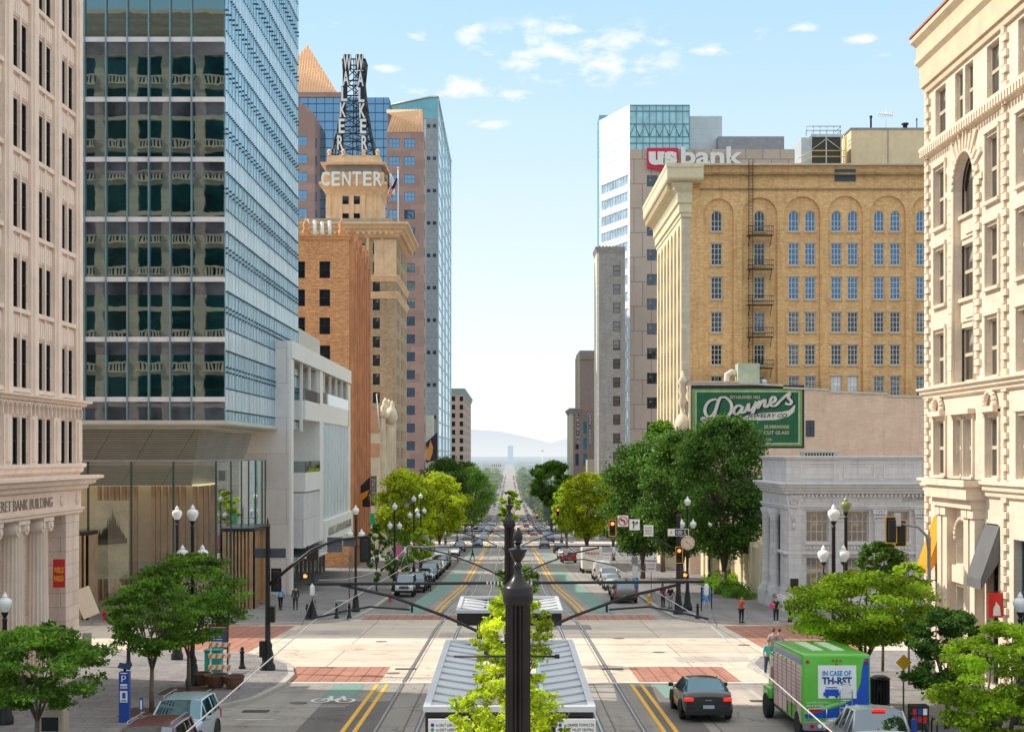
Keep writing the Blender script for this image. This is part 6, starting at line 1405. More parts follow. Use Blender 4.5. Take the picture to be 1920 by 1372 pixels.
for k in range(26):
    z = rng.uniform(1.6, 3.8); a = rng.uniform(0, 2 * PI); l = rng.uniform(.7, 1.7); tube(bm, [(0, 0, z), (math.cos(a) * l * .5, math.sin(a) * l * .5, z + l * .35), (math.cos(a) * l, math.sin(a) * l, z + l * .8)], [.02, .014, .006], 4)
o = obj('branches', bm, flat((.32, .26, .2), .9), t); o.location = (0, 0, 0)
for x, y in ((hx(285, 52.9), 52.9), (hx(352, 59), 59), (hx(1622, 53.6), 53.6)): pit(x, y)
ztree('dark green round tree standing over the far right pavement', 1034, 400, 862, 950, 42, 'mid', n=12000, leaf=.42, seed=51, flatz=.6, nc=60, tr=.3)
# rows of street trees running into the distance: copies of three far trees
far = [tree('dull green street tree in the long far rows along both pavements', -500, 400, 9, 1.5, 3.6, k, n=1500, leaf=.55, seed=60 + i, flatz=.7, nc=30, tr=.2, group='far street trees along both pavements', forks=3) for i, k in enumerate(('far', 'far', 'fary'))]
rng = random.Random(9); spots = []
for D in list(range(430, 1000, 20)) + list(range(1000, 1900, 40)):
    for s in (-1, 1): spots.append((s * (13.5 + rng.uniform(0, 4)), D + rng.uniform(-8, 8)))
    if D > 560: spots += [(s * (24 + rng.uniform(0, 14)), D + rng.uniform(-12, 12)) for s in (-1, 1)]
for i, (x, y) in enumerate(spots):
    k = rng.choice([0, 0, 1, 1, 2]) if i > 2 else i
    o = far[k] if i < 3 else copy_tree(far[k]); o.location = (x, y, gz(y)); s = rng.uniform(.85, 1.25) * (1 + min(.6, (y - 430) / 900)); o.scale = (s, s, s * rng.uniform(.85, 1.1)); o.rotation_euler = (0, 0, rng.uniform(0, 6))
# the green valley beyond: nobody could count its trees
rs = np.random.RandomState(8); cl = []
for k in range(3600):
    D = 1050 * math.exp(rs.uniform(0, 1.75)); x = rs.uniform(-.075, .075) * D * 1.3
    if abs(x) < 17 + D * .0025: continue
    cl.append(((x, D, gz(D) + rs.uniform(2, 4.5)), rs.uniform(4, 9), int(rs.choice([-1, 0, 0, 1]))))
me = leaves(cl, 52000, 1.6, 5, .55); [me.materials.append(m) for m in LF['far']]; o = bpy.data.objects.new('distant_woodland', me); C.objects.link(o); tagit(o, 'hazy green tree canopy covering the valley floor in the distance', 'woodland', kind='stuff')
m_fb = [mat('far_pale_wall_%d' % i, c_, .9, haze=True) for i, c_ in enumerate(((.66, .62, .58), (.5, .46, .44), (.55, .4, .34)))]
rng = random.Random(12); bi = 0
for k in range(46):
    D = rng.uniform(1100, 4200); x = rng.uniform(-.075, .075) * D
    if abs(x) < 26 + D * .004: continue
    w_, h_ = rng.uniform(10, 34), rng.uniform(7, 15); bm = BM(); box(bm, x, x + w_, D, D + 20, gz(D) - 1, gz(D) + h_); [box(bm, x + j * w_ / 5 + 1, x + j * w_ / 5 + w_ / 8, D - .1, D, gz(D) + h_ * .45, gz(D) + h_ * .75, 1) for j in range(5)]
    tagit(obj('valley_building', bm, [m_fb[k % 3], m_core]), 'small pale building among the hazy valley trees far beyond the street', 'building', 'pale buildings scattered over the valley')
bm = BM(); D = 6000; box(bm, hx(952, D), hx(962, D), D, D + 30, gz(D), hz(835, D)); tagit(obj('far_tower', bm, mat('far_blue_tower', (.5, .58, .64), .8, haze=True)), 'lone grey-blue tower block standing on the hazy horizon', 'building')
lp = thing('light_mast', 'tall pale floodlight mast in the distant green valley', 'mast', (hx(1017, 1500), 1500, gz(1500))); bm = BM(); tube(bm, [(0, 0, 0), (0, 0, hz(845, 1500) - gz(1500))], [.45, .3], 6); box(bm, -1.6, 1.6, -.3, .3, hz(846, 1500) - gz(1500), hz(844, 1500) - gz(1500)); obj('mast_pole', bm, flat((.8, .8, .8), .6), lp).location = (0, 0, 0)
# clipped hedge and balls by the right pavement
def bush(label, x, y, rx, ry, h, kind, seed, n=2500, leaf=.08, name='bush'):
    rng = random.Random(seed); cl = [((rng.uniform(-rx, rx), rng.uniform(-ry, ry), rng.uniform(.2, h * .8)), min(.45, h * .5), rng.choice([-1, 0, 1])) for k in range(max(8, int(rx * ry * 9)))]
    me = leaves(cl, n, leaf, seed, .8); [me.materials.append(m) for m in LF[kind]]; o = bpy.data.objects.new(name, me); C.objects.link(o); o.location = (x, y, G(y)); return tagit(o, label, 'plant')
bush('long low clipped hedge beside the pavement under the big right trees', 18.9, 125, 1.0, 9, 1.0, 'mid', 71, 9000, .1, 'hedge')
bush('round bright green bush, left of two behind the clipped hedge', hx(1362, 136), 136, .8, .8, 1.5, 'bright', 72); bush('round bright green bush, right of two behind the clipped hedge', hx(1386, 133), 133, .8, .8, 1.4, 'bright', 73)
# ------------------------------------------------------------------ tram platform, shelters, overhead line
bm = BM(); prism(bm, [(-2.25, 14), (2.25, 14), (2.25, 64.5), (-2.25, 64.5)], -.3, .26, 0, gzf); structure(obj('tram_platform', bm, mat('platform_concrete', (.5, .44, .4), .85, var=.12, scale=.6, fine=.2)))
bm = BM(); prism(bm, [(-.85, 104), (.85, 104), (.85, 286), (-.85, 286)], -.3, .18, 0, gzf); structure(obj('median', bm, m_kerb))
m_roofm = mat('standing_seam_panel', (.56, .56, .57), .42, .2, var=.06, scale=1.4, fine=.1)
def o0(o): o.location = (0, 0, 0); return o
def shelter(label, y0, y1, hw, ztop):
    t = thing('tram_shelter', label, 'tram shelter', (0, y0, gz(y0) + .26)); L = y1 - y0; zt = ztop - t.location.z
    bm = BM()
    for a in ((-hw, hw, 0, .22), (-hw, hw, L - .22, L), (-hw, -hw + .16, .22, L - .22), (hw - .16, hw, .22, L - .22)): box(bm, a[0], a[1], a[2], a[3], zt - .12, zt)
    o0(obj('roof_frame', bm, m_roofm, t))
    bm = BM()
    for a in ((-hw + .05, hw - .05, .05, .2), (-hw + .05, hw - .05, L - .2, L - .05), (-hw + .05, -hw + .14, .2, L - .2), (hw - .14, hw - .05, .2, L - .2)): box(bm, a[0], a[1], a[2], a[3], zt - .62, zt - .125)
    o0(obj('fascia', bm, m_bronze, t))
    wi = hw * .52
    for s in (-1, 1):
        bm = BM(); xa, xb = s * (hw - .16), s * (hw - .16 - wi * .92); za, zb_ = zt - .06, zt - .2
        bm.faces.new([bm.verts.new(p) for p in ((xa, .22, za), (xb, .22, zb_), (xb, L - .22, zb_), (xa, L - .22, za))]); n = max(2, int(L / 1.05))
        for k in range(1, n): y = L * k / n; tube(bm, [(xa, y, za + .03), (xb, y, zb_ + .03)], .028, 4)
        o0(obj('roof_wing', bm, m_roofm, t))
        bm = BM(); box(bm, min(xb, xb - s * .1), max(xb, xb - s * .1), .2, L - .2, zb_ - .12, zb_ + .03); o0(obj('gutter', bm, flat((.35, .52, .62), .35, .2), t))
        for y in (.9, L / 2, L - .9):
            bm = BM(); x = s * (hw - .9); box(bm, x - .07, x + .07, y - .07, y + .07, 0, zt - .2); o0(obj('post', bm, m_bronze, t))
    for y in (1.2, L / 2, L - 1.2): bm = BM(); box(bm, -hw * .5, hw * .5, y - .06, y + .06, zt - .3, zt - .16); o0(obj('cross_beam', bm, m_bronze, t))
    bm = BM(); box(bm, -.45, .45, 2.2, L - 2.5, .42, .5); [box(bm, -.35, .35, y, y + .1, 0, .42) for y in (2.6, L / 2, L - 3)]; o0(obj('bench', bm, m_bronze, t))
    return t
sh = shelter('near tram shelter with ribbed roof wings either side of an open middle', 32, 43.6, 1.92, -5.62)
shelter('small tram shelter beyond the near one, partly hidden by the platform tree', 57.8, 63.6, 2.15, gz(58) + 3.55)
for px0, px1, lines in ((803, 882, ('to SALT LAKE CENTRAL', 'to SALT LAKE AIRPORT')), (1042, 1117, ('to DRAPER TOWN CTR', 'to W. VALLEY CENTRAL'))):
    D = 31.9; x0, x1 = hx(px0, D), hx(px1, D); lx = px0 < 900
    bm = BM(); box(bm, x0, x1, D - .03, D + .03, hz(1392, D), hz(1347, D)); sp_ = obj('destination_sign', bm, flat((.70, .69, .66), .5), sh)
    for i, s in enumerate(lines):
        y = 1358 + i * 8.8; text(sp_, s, (hx(px0 + 44, D), D - .035, hz(y, D)), S_, .1, m_steel_dark, .002, 'destination_text', w=(x1 - x0) * .74, h=.062)
        bm = BM(); q = BM(); lathe(q, [(.038, -.01), (.038, .01)], seg=16); merge(bm, q, Matrix.Translation((hx(px0 + 8, D), D - .035, hz(y, D))) @ Matrix.Rotation(PI / 2, 4, 'X')); obj('line_colour_dot', bm, flat(((.02, .03, .35) if i == 0 else (.01, .3, .06)), .5), sp_)
def cpole(label, y, X=0., arms=True, top=None):
    g = gz(y) + .26; t = thing('catenary_pole', label, 'catenary pole', (X, y, g), 'overhead line poles down the middle of the tracks'); H = (top if top else gz(y) + 7.95) - g; k = H
    bm = BM(); lathe(bm, [(.22, 0), (.22, .5), (.17, .62), (.125, .8), (.125, .86), (.120, k - .72), (.120, k - .7)], seg=112, flute=(16, .026, .84, k - .71)); o0(obj('fluted_shaft', bm, m_bronze, t, smooth=50))
    bm = BM(); lathe(bm, [(.13, k - .72), (.142, k - .69), (.142, k - .57), (.132, k - .555), (.118, k - .54), (.095, k - .52), (.066, k - .485), (.047, k - .455), (.036, k - .425), (.032, k - .4)], seg=32); o0(obj('cap', bm, m_bronze, t, smooth=60))
    bm = BM(); lathe(bm, [(.03, k - .4), (.038, k - .375), (.044, k - .36), (.038, k - .345), (.028, k - .33), (.04, k - .31), (.064, k - .275), (.076, k - .235), (.088, k - .215), (.09, k - .205), (.05, k - .195), (.024, k - .185), (.022, k - .165), (.04, k - .15), (.046, k - .14), (.036, k - .128), (.044, k - .11), (.045, k - .085), (.038, k - .055), (.024, k - .025), (.006, k)], seg=24); o0(obj('urn_finial', bm, m_bronze, t, smooth=40))
    if arms:
        za = gz(y) + 5.9 - g
        bm = BM(); tube(bm, [(-4.8, 0, za - .02), (4.6, 0, za + .04)], .036, 8); o0(obj('crossarm', bm, m_steel_dark, t))
        for s in (-1, 1):
            bm = BM(); tube(bm, [(s * .13, 0, za - 1.42), (s * 1.5, 0, za - .78), (s * 2.8, 0, za - .3), (s * 4.0, 0, za - .03)], .036, 8); o0(obj('brace', bm, m_steel_dark, t))
            bm = BM(); tube(bm, [(s * .9, 0, za), (s * 1.6, 0, za - .72)], .018, 6); o0(obj('strut', bm, m_greymetal, t))
            bm = BM(); [lathe_h(bm, s * (.18 + .085 * j), za, .055) for j in range(5)]; o0(obj('insulator', bm, flat((.55, .52, .48), .4), t))
            bm = BM(); tube(bm, [(s * 2.35, 0, za - .62), (s * 3.3, 0, za - .55), (s * 4.0, 0, za - .68), (s * 4.7, 0, za - .84)], .025, 6); tube(bm, [(s * 2.3, 0, za - .5), (s * 2.3, 0, za - .68)], .03, 6); o0(obj('steady_arm', bm, m_steel_dark, t))
            bm = BM(); lathe(bm, [(.03, za - .3), (.06, za - .26), (.06, za - .06), (.03, za)], s * 4.65, 0, 10); o0(obj('hanger_insulator', bm, flat((.6, .58, .55), .4), t))
            bm = BM(); tube(bm, [(s * 4.65, 0, za - .3), (s * 4.5, 0, za - .85)], .01, 5); tube(bm, [(s * 4.65, 0, za - .3), (s * 4.9, 0, za - 1.0)], .01, 5); o0(obj('hanger', bm, m_greymetal, t))
    else:
        bm = BM(); z = -1.9 - g; tube(bm, [(-.6, 0, z), (.37, 0, z)], .012, 6); tube(bm, [(.35, 0, z), (.39, 0, z)], .022, 8); o0(obj('banner_rod', bm, m_steel_dark, t))
def lathe_h(bm, x, z, r):
    q = BM(); lathe(q, [(r * .4, -.03), (r, -.012), (r, .012), (r * .4, .03)], seg=12); merge(bm, q, Matrix.Translation((x, 0, z)) @ Matrix.Rotation(PI / 2, 4, 'Y'))
cpole('nearest black fluted catenary pole with urn finial, filling the bottom centre', 13.5, .08, False, -.69)
names = ('second', 'third', 'fourth', 'fifth', 'sixth', 'seventh', 'eighth', 'ninth')
for i, y in enumerate((34, 64.2, 104.5, 140, 178, 216, 252, 286)): cpole('%s black catenary pole from the camera with crossarm and braces' % names[i], y, 0.)
m_wire = mat('weathered_wire', (.62, .58, .55), .45, .5)
ys = [6, 20, 34, 64.2, 104.5, 140, 178, 216, 252, 286]
for s, sd in ((-1, 'left'), (1, 'right')):
    pts = []; 
    for i, y in enumerate(ys):
        X = s * (4.6 if y < 70 else 4.5 - (y - 70) * 0.045 if y < 105 else 2.6); z = (-3.97 if y < 21 else gz(y) + 5.03); pts.append(Vector((X, y, z)))
    bm = BM(); tube(bm, pts, .013, 5); tagit(obj('contact_wire', bm, m_wire), 'pale overhead contact wire above the %s hand tram track' % sd, 'wire')
    bm = BM(); p2 = []
    for a, b_ in zip(pts[2:], pts[3:]):
        for j in range(6): q = a.lerp(b_, j / 6); q.z += .95 - 4 * .45 * (j / 6) * (1 - j / 6); q.x -= s * .1; p2.append(q)
    tube(bm, p2, .009, 4); tagit(obj('support_wire', bm, m_wire), 'sagging support wire strung above the %s hand contact wire' % sd, 'wire')

# ------------------------------------------------------------------ street lamps
ACORN = [(.10, -.02), (.13, .02), (.135, .06), (.2, .14), (.245, .26), (.25, .34), (.22, .42), (.15, .47), (.09, .49), (.085, .52), (.1, .54), (.07, .6), (.03, .66), (.01, .7)]
def lamp(label, x, y, H=6.95, sides=True, globe=None, lift=.15, banner=None, group='acorn globe street lamps'):
    t = thing('street_lamp', label, 'street lamp', (x, y, gz(y) + lift), group); gm = globe or m_globe
    bm = BM(); lathe(bm, [(.30, 0), (.30, .25), (.24, .35), (.22, .8), (.17, .95), (.19, 1.05), (.13, 1.2), (.10, 1.3), (.075, H - .35), (.09, H - .3), (.09, H - .25), (.05, H - .2), (.11, H - .08), (.13, H)], seg=20, flute=(10, .01, 1.25, H - .4)); o0(obj('post', bm, m_steel_dark, t, smooth=50))
    bm = BM(); lathe(bm, [(r, z + H) for r, z in ACORN], seg=18); o0(obj('globe', bm, gm, t, smooth=60))
    if sides:
        for s in (-1, 1):
            bm = BM(); tube(bm, [(s * .06, 0, H - 2.15), (s * .25, 0, H - 2.3), (s * .42, 0, H - 2.15), (s * .42, 0, H - 1.8)], .03, 6); lathe(bm, [(.05, H - 1.85), (.12, H - 1.76), (.13, H - 1.7)], s * .42, 0, 12); o0(obj('arm', bm, m_steel_dark, t))
            bm = BM(); lathe(bm, [(r, z + H - 1.7) for r, z in ACORN], s * .42, 0, 18); o0(obj('globe', bm, gm, t, smooth=60))
    if banner:
        bm = BM(); box(bm, .1, .62, -.015, .015, H * .42, H * .42 + 1.1); tube(bm, [(0, 0, H * .42 + 1.12), (.66, 0, H * .42 + 1.12)], .015, 5, 1); o0(obj('banner', bm, [banner, m_steel_dark], t))
    return t
pinkb = flat((.62, .16, .28), .7)
lamp('three globe lamp behind the planter bowls on the near left corner', hx(361, 60.8), 60.8)
lamp('globe lamp just behind the left of the near corner lamp', hx(332, 71), 71, 6.9, False)
lamp('short globe lamp at the left edge before the fluted columns', hx(9, 50), 50, 3.9, False)
lamp('short globe lamp at the right edge before the red banner', hx(1913, 50), 50, 3.9, False)
lamp('three globe lamp above the green delivery truck tree on the right', hx(1563, 60), 60)
lamp('dark post lamp with greenish globe right of the white globe lamp', hx(1586, 66), 66, 7.3, False, mat('green_tinted_globe', (.22, .26, .10), .3), group=None)
lamp('three globe lamp on the far left corner beside the bent signal arm', hx(667, 103), 103)
lamp('three globe lamp rising above the street clock', hx(1289, 108), 108, 7.6)
lamp('first three globe lamp in front of the yellow-green tree on the left', hx(740, 128), 128, 7.2, banner=pinkb); lamp('second three globe lamp in front of the yellow-green tree on the left', hx(776, 150), 150, 8.0, banner=pinkb); lamp('third three globe lamp in front of the yellow-green tree on the left', hx(789, 168), 168, 8.4)
lamp('globe lamp under the big dark trees on the right', hx(1330, 135), 135, 5.5, False)

# ------------------------------------------------------------------ signals and signs
m_sigy = flat((.85, .42, .02), .45); m_sigb = flat((.015, .015, .016), .5)
m_redlit = flat((.9, .05, .03), .3, emit=((1, .12, .05), 6)); m_lens = flat((.05, .045, .04), .25)
def signal(label, x, y, z, away=False, red=True, s=.86, edge=True):
    t = thing('traffic_signal', label, 'traffic light', (x, y, z), 'traffic signal heads')
    bm = BM(); box(bm, -.30, .30, -.01, .01, -.68, .68); o0(obj('backplate', bm, m_sigb, t))
    bm = BM()
    for q in ((-.30, -.25, -.68, .68), (.25, .30, -.68, .68), (-.25, .25, -.68, -.63), (-.25, .25, .63, .68)): box(bm, q[0], q[1], -.02, .02, q[2], q[3])
    o0(obj('border', bm, m_sigy if edge else m_sigb, t))
    bm = BM(); bbox(bm, -.17, .17, .011, .24, -.52, .52, .03); o0(obj('housing', bm, m_sigb, t))
    for i, dz in enumerate((.34, 0, -.34)):
        bm = BM(); q = BM(); lathe(q, [(.14, -.02), (.12, .04), (.02, .06)], seg=16); merge(bm, q, Matrix.Translation((0, -.03, dz)) @ Matrix.Rotation(PI / 2, 4, 'X')); o0(obj('lens', bm, m_redlit if (i == 0 and red) else m_lens, t))
        bm = BM(); P = [(.155 * math.cos(a), .155 * math.sin(a)) for a in [PI * k / 10 - .3 + .06 * k for k in range(11)]]
        for p, q in zip(P, P[1:]): bm.faces.new([bm.verts.new(v) for v in ((p[0], -.02, dz + p[1]), (q[0], -.02, dz + q[1]), (q[0], -.25, dz + q[1]), (p[0], -.25, dz + p[1]))])
        o0(obj('visor', bm, m_sigb, t))
    if away: t.rotation_euler = (0, 0, PI)
    t.scale = (s, s, s); return t
def mastpole(label, x, y, H, arm, r=.13, m=m_steel_dark, ztop=None):
    t = thing('signal_pole', label, 'signal pole', (x, y, G(y))); bm = BM()
    lathe(bm, [(.36, 0), (.36, .2), (.26, .35), (.28, .7), (.2, 1.0), (.22, 1.15), (r, 1.35), (r * .8, H), (r * .95, H + .02), (r * .95, H + .1), (.03, H + .16), (.05, H + .3), (.01, H + .5)], seg=18); o0(obj('post', bm, m, t, smooth=50))
    if arm:
        bm = BM(); tube(bm, [(a[0] - x, a[1] - y, a[2] - G(y)) for a in arm], [.09 - .045 * i / (len(arm) - 1) for i in range(len(arm))], 8); o0(obj('mast_arm', bm, m, t))
    return t
D = 66.5; P3 = lambda px, py, D: (hx(px, D), D, hz(py, D))
t = mastpole('black signal pole with long curved arm on the near left corner', hx(502, D), D, hz(990, D) - G(D), [P3(506, 1095, D), P3(540, 1066, D), P3(585, 1030, D), P3(630, 1012, D), P3(690, 1005, D)])
bm = BM(); a = P3(476, 1046, D); c_ = P3(535, 1028, D); box(bm, a[0], c_[0], D + .15, D + .18, a[2], c_[2]); obj('street_name_plate', bm, flat((.06, .07, .09), .5), t)
for px, py in ((512, 1150), (494, 1215)): bm = BM(); bbox(bm, hx(px - 7, D), hx(px + 4, D), D - .18, D + .18, hz(py + 16, D), hz(py - 14, D), .02); obj('control_box', bm, m_sigb, t)
for a, c_, y0, y1 in ((613, 641, 1007, 1035), (643, 667, 1008, 1024)): bm = BM(); box(bm, hx(a, D), hx(c_, D), D + .1, D + .13, hz(y1, D), hz(y0, D)); obj('sign_back', bm, flat((.10, .11, .13), .6), t)
signal('black backed signal hanging at the tip of the curved arm on the left', hx(685, D), D, hz(1030, D), away=True, red=False, edge=False); signal('signal head mounted low on the near left signal pole', hx(516, D), D + .3, hz(1088, D), away=True, red=False, s=.8, edge=False)
def pedsig(label, px, py, D, lit=True):
    t = thing('pedestrian_signal', label, 'pedestrian signal', (hx(px, D), D, hz(py, D))); bm = BM(); bbox(bm, -.22, .22, -.1, .12, -.22, .24, .03); o0(obj('housing', bm, m_sigb, t))
    bm = BM(); [box(bm, -.10 + k * .045, -.07 + k * .045, -.13, -.105, .0, .13 - abs(k - 1.5) * .02) for k in range(4)]; box(bm, -.1, .095, -.13, -.105, -.12, .0); box(bm, .1, .14, -.13, -.105, -.05, .05); o0(obj('hand_symbol', bm, flat((.9, .2, .05), .4, emit=((1, .25, .06), 3)), t)); return t
D = 96.6; t = mastpole('slim black pedestrian signal pole on the far left corner', hx(586, D), D, hz(1035, D) - G(D), None, .09)
bm = BM(); bbox(bm, hx(575, D), hx(597, D), D - .1, D + .1, hz(1050, D), hz(1023, D), .02); obj('signal_back', bm, m_sigb, t); pedsig('lit orange hand signal on the far left corner pole', 572.5, 1079, D)
D = 100.8; t = mastpole('tall dark blue-black signal pole with arm on the far right corner', hx(1272, D), D, hz(968, D) - G(D), [P3(1269, 1032, D), P3(1250, 1022, D), P3(1226, 1005, D), P3(1200, 990, D), P3(1150, 985, D)], .17)
signal('lit red signal with yellow border at the far end of the right hand arm', hx(1148, D), D - .2, hz(989, D)); signal('lit red signal with yellow border on the pole in front of the street clock', hx(1272, D), D - .45, hz(1039, D))
pedsig('lit orange hand signal low on the far right corner pole', 1284, 1077, D)
def plate(nm, label, px0, px1, py0, py1, D, m=None, cat='sign'):
    t = thing(nm, label, cat, (hx((px0 + px1) / 2, D), D, hz((py0 + py1) / 2, D))); bm = BM(); w_, h_ = (px1 - px0) * D / F, (py1 - py0) * D / F; box(bm, -w_ / 2, w_ / 2, -.015, .015, -h_ / 2, h_ / 2); o0(obj('panel', bm, m or m_white, t)); return t, w_, h_
def tl(t, s, dx, dz, w_, h_, m, nm='lettering', **kw):
    o = text(t, s, (dx, -.025, dz), S_, .3, m, .003, nm, w=w_, h=h_, **kw); o.location = (0, 0, 0); return o
def strokes(t, sts, wd, m, nm='symbol', y=-.03):
    bm = BM(); [ribbon(bm, s, wd) for s in sts]; bmesh.ops.transform(bm, matrix=Matrix.Translation((0, y, 0)) @ Matrix.Rotation(PI / 2, 4, 'X'), verts=bm.verts); return o0(obj(nm, bm, m, t))
t, w_, h_ = plate('no_left_turn_sign', 'white square sign with black left arrow under a red ring', 1158, 1178, 966, 987, D - .25)
strokes(t, [[(.1, -.17), (.1, .02), (.0, .1), (-.13, .08)], [(-.07, .16), (-.15, .08), (-.06, .0)]], .07, m_sigb, 'arrow'); strokes(t, [[(.3 * math.cos(a), .3 * math.sin(a)) for a in [2 * PI * i / 20 for i in range(21)]], [(-.21, .21), (.21, -.21)]], .07, m_red, 'red_ring', -.036)
t, w_, h_ = plate('lane_sign', 'white square sign with black forked arrow beside the no left turn sign', 1180, 1199.5, 973, 993.5, D - .25)
strokes(t, [[(-.08, -.28), (-.07, 0), (-.08, .22)], [(-.07, -.05), (.05, .03), (.17, .17)], [(-.15, .12), (-.08, .24), (-.01, .12)], [(.07, .16), (.19, .19), (.18, .06)]], .06, m_sigb)
t, w_, h_ = plate('do_not_block_sign', 'white rectangular sign reading DO NOT BLOCK on the right hand arm', 1207, 1225, 984, 1005, D - .2)
tl(t, 'DO NOT', 0, .2, .48, .13, m_sigb); tl(t, 'BLOCK', 0, .0, .48, .15, m_sigb); tl(t, 'INTERSECTION', 0, -.2, .52, .1, m_sigb)
t, w_, h_ = plate('street_name_sign', 'white and black 100 S street name sign on the far right corner', 1252, 1291.5, 991, 1004.5, D - .5)
bm = BM(); box(bm, -w_ * .16, w_ * .47, -.022, -.016, -h_ * .42, h_ * .42); o0(obj('black_field', bm, m_sigb, t)); o = tl(t, '100 S.', w_ * .15, 0, w_ * .5, h_ * .55, m_white); o.location = (0, -.01, 0)
strokes(t, [[(-w_ * .36, -.1), (-w_ * .33, .1), (-w_ * .3, -.1)], [(-w_ * .38, 0), (-w_ * .27, 0)]], .04, flat((.6, .3, .1)))
# street clock
D = 104; t = thing('street_clock', 'round faced street clock on a dark post at the far right corner', 'clock', (hx(1289, D), D, G(D))); zc = hz(1017, D) - G(D)
bm = BM(); lathe(bm, [(.35, 0), (.35, .3), (.22, .6), (.14, 1.2), (.1, 3), (.12, zc - .9), (.2, zc - .7), (.25, zc - .55)], seg=16); o0(obj('post', bm, m_steel_dark, t))
bm = BM(); q = BM(); lathe(q, [(.55, -.22), (.6, -.18), (.6, .18), (.55, .22)], seg=32); merge(bm, q, Matrix.Translation((0, 0, zc)) @ Matrix.Rotation(PI / 2, 4, 'X')); o0(obj('case', bm, m_steel_dark, t))
bm = BM(); q = BM(); lathe(q, [(.5, -.01), (.5, .01)], seg=32); merge(bm, q, Matrix.Translation((0, -.235, zc)) @ Matrix.Rotation(PI / 2, 4, 'X')); fc = o0(obj('dial', bm, flat((.78, .62, .45), .5), t))
bm = BM()
for k in range(12): a = PI * k / 6; tube(bm, [(.36 * math.sin(a), -.25, zc + .36 * math.cos(a)), (.46 * math.sin(a), -.25, zc + .46 * math.cos(a))], .022, 4)
tube(bm, [(0, -.26, zc), (-.17, -.26, zc + .14)], .022, 4); tube(bm, [(.05, -.26, zc + .02), (.2, -.26, zc - .26)], .018, 4); o = obj('hands_and_hour_marks', bm, m_sigb, fc); o.location = (0, 0, 0)
# mid-block signals further down
for s, px, lab in ((-1, 866, 'left'), (1, 1046, 'right')):
    D = 212; x = s * 11.6; mastpole('distant black signal pole at the mid block crossing, %s side' % lab, x, D, 7.2, [(x, D, gz(D) + 5.2), (x - s * 1.5, D, gz(D) + 6.6), (hx(px, D), D, gz(D) + 8.2)], .1); signal('small distant %s at the mid block crossing' % ('dark backed signal on the left' if s < 0 else 'lit red signal on the right'), hx(px, D), D - .1, hz(960, D), away=s < 0, red=s > 0, s=.95)
for s in (-1, 1):
    D = 292; x = s * 10.6; mastpole('thin far signal pole at the next cross street, %s side' % ('left' if s < 0 else 'right'), x, D, 6, [(x, D, gz(D) + 5), (x - s * 5, D, gz(D) + 6)], .1); signal('tiny far signal at the next cross street, %s side' % ('left' if s < 0 else 'right'), x - s * 5, D - .1, gz(D) + 5.6, away=s < 0, red=s > 0)
# near right signals seen from behind
D = 62.6; t = mastpole('grey signal pole half hidden by the trees on the near right corner', hx(1742, D), D, 6.1, [P3(1742, 1030, D), P3(1738, 1005, D), P3(1722, 988, D), P3(1680, 980, D)], .1, m_greymetal)
signal('yellow edged signal seen from behind, left of the pair on the near right corner', hx(1671, D), D, hz(993, D), away=True, red=False); signal('yellow edged signal seen from behind, right of the pair on the near right corner', hx(1691, D), D + .2, hz(1000, D), away=True, red=False)
bm = BM(); bbox(bm, hx(1678, D), hx(1688, D), D - .15, D + .15, hz(986, D), hz(962, D), .02); obj('camera_housing', bm, m_alu, t)

# ------------------------------------------------------------------ street furniture
def place(nm, label, cat, px, D, group=None, x=None): return thing(nm, label, cat, (hx(px, D) if x is None else x, D, G(D)), group)
def bollard(label, px, D):
    t = place('bollard', label, 'bollard', px, D, 'black cast bollards'); bm = BM(); lathe(bm, [(.17, 0), (.17, .08), (.12, .16), (.1, .25), (.09, .72), (.12, .76), (.12, .82), (.07, .86), (.09, .92), (.07, 1.0), (.02, 1.04)], seg=14, flute=(8, .01, .2, .73)); o0(obj('shaft', bm, m_steel_dark, t, smooth=50))
for lab, px, D in (('black bollard on the near left corner by the grey info pillar', 241, 68.5), ('black bollard on the near left corner beside the black signal pole', 454, 67), ('black bollard left of the slim pedestrian signal pole', 576, 96.2), ('black bollard left of the grey utility cabinet', 631, 97.0), ('black bollard right of the grey utility cabinet', 655, 97.4), ('black bollard beside the tall pole on the far right corner', 1308, 96.8), ('black bollard beside the woman with the pink bag', 1481, 94)): bollard(lab, px, D)
t = place('utility_cabinet', 'grey metal utility cabinet between two bollards on the far left corner', 'cabinet', 641, 100.5); bm = BM(); bbox(bm, -.42, .42, -.3, .3, 0, 1.0, .05); o0(obj('cabinet_body', bm, mat('grey_cabinet', (.34, .37, .36), .6, var=.1), t)); bm = BM(); box(bm, -.38, -.01, -.32, -.3, .08, .92); box(bm, .01, .38, -.32, -.3, .08, .92); o0(obj('doors', bm, m_greymetal, t))
m_pblue = mat('parking_blue', (.02, .07, .36), .45, var=.08)
t = place('parking_machine', 'tall blue parking payment machine marked P with small solar panel on top', 'parking machine', 234, 50.5)
bm = BM(); bbox(bm, -.18, .18, -.14, .14, 0, 1.78, .025); o0(obj('cabinet_body', bm, m_pblue, t))
bm = BM(); tube(bm, [(0, 0, 1.76), (0, 0, 1.95)], .05, 8); q = BM(); bbox(q, -.22, .22, -.16, .16, -.02, .02, .008); merge(bm, q, Matrix.Translation((0, 0, 1.96)) @ Matrix.Rotation(R(22), 4, 'X') @ Matrix.Rotation(R(12), 4, 'Y')); o0(obj('solar_panel', bm, flat((.02, .04, .10), .3), t))
strokes(t, [[(-.05, 1.44), (-.05, 1.66)], [(-.05, 1.65), (.04, 1.65), (.07, 1.6), (.04, 1.54), (-.05, 1.54)]], .035, m_white, 'letter_p', -.16)
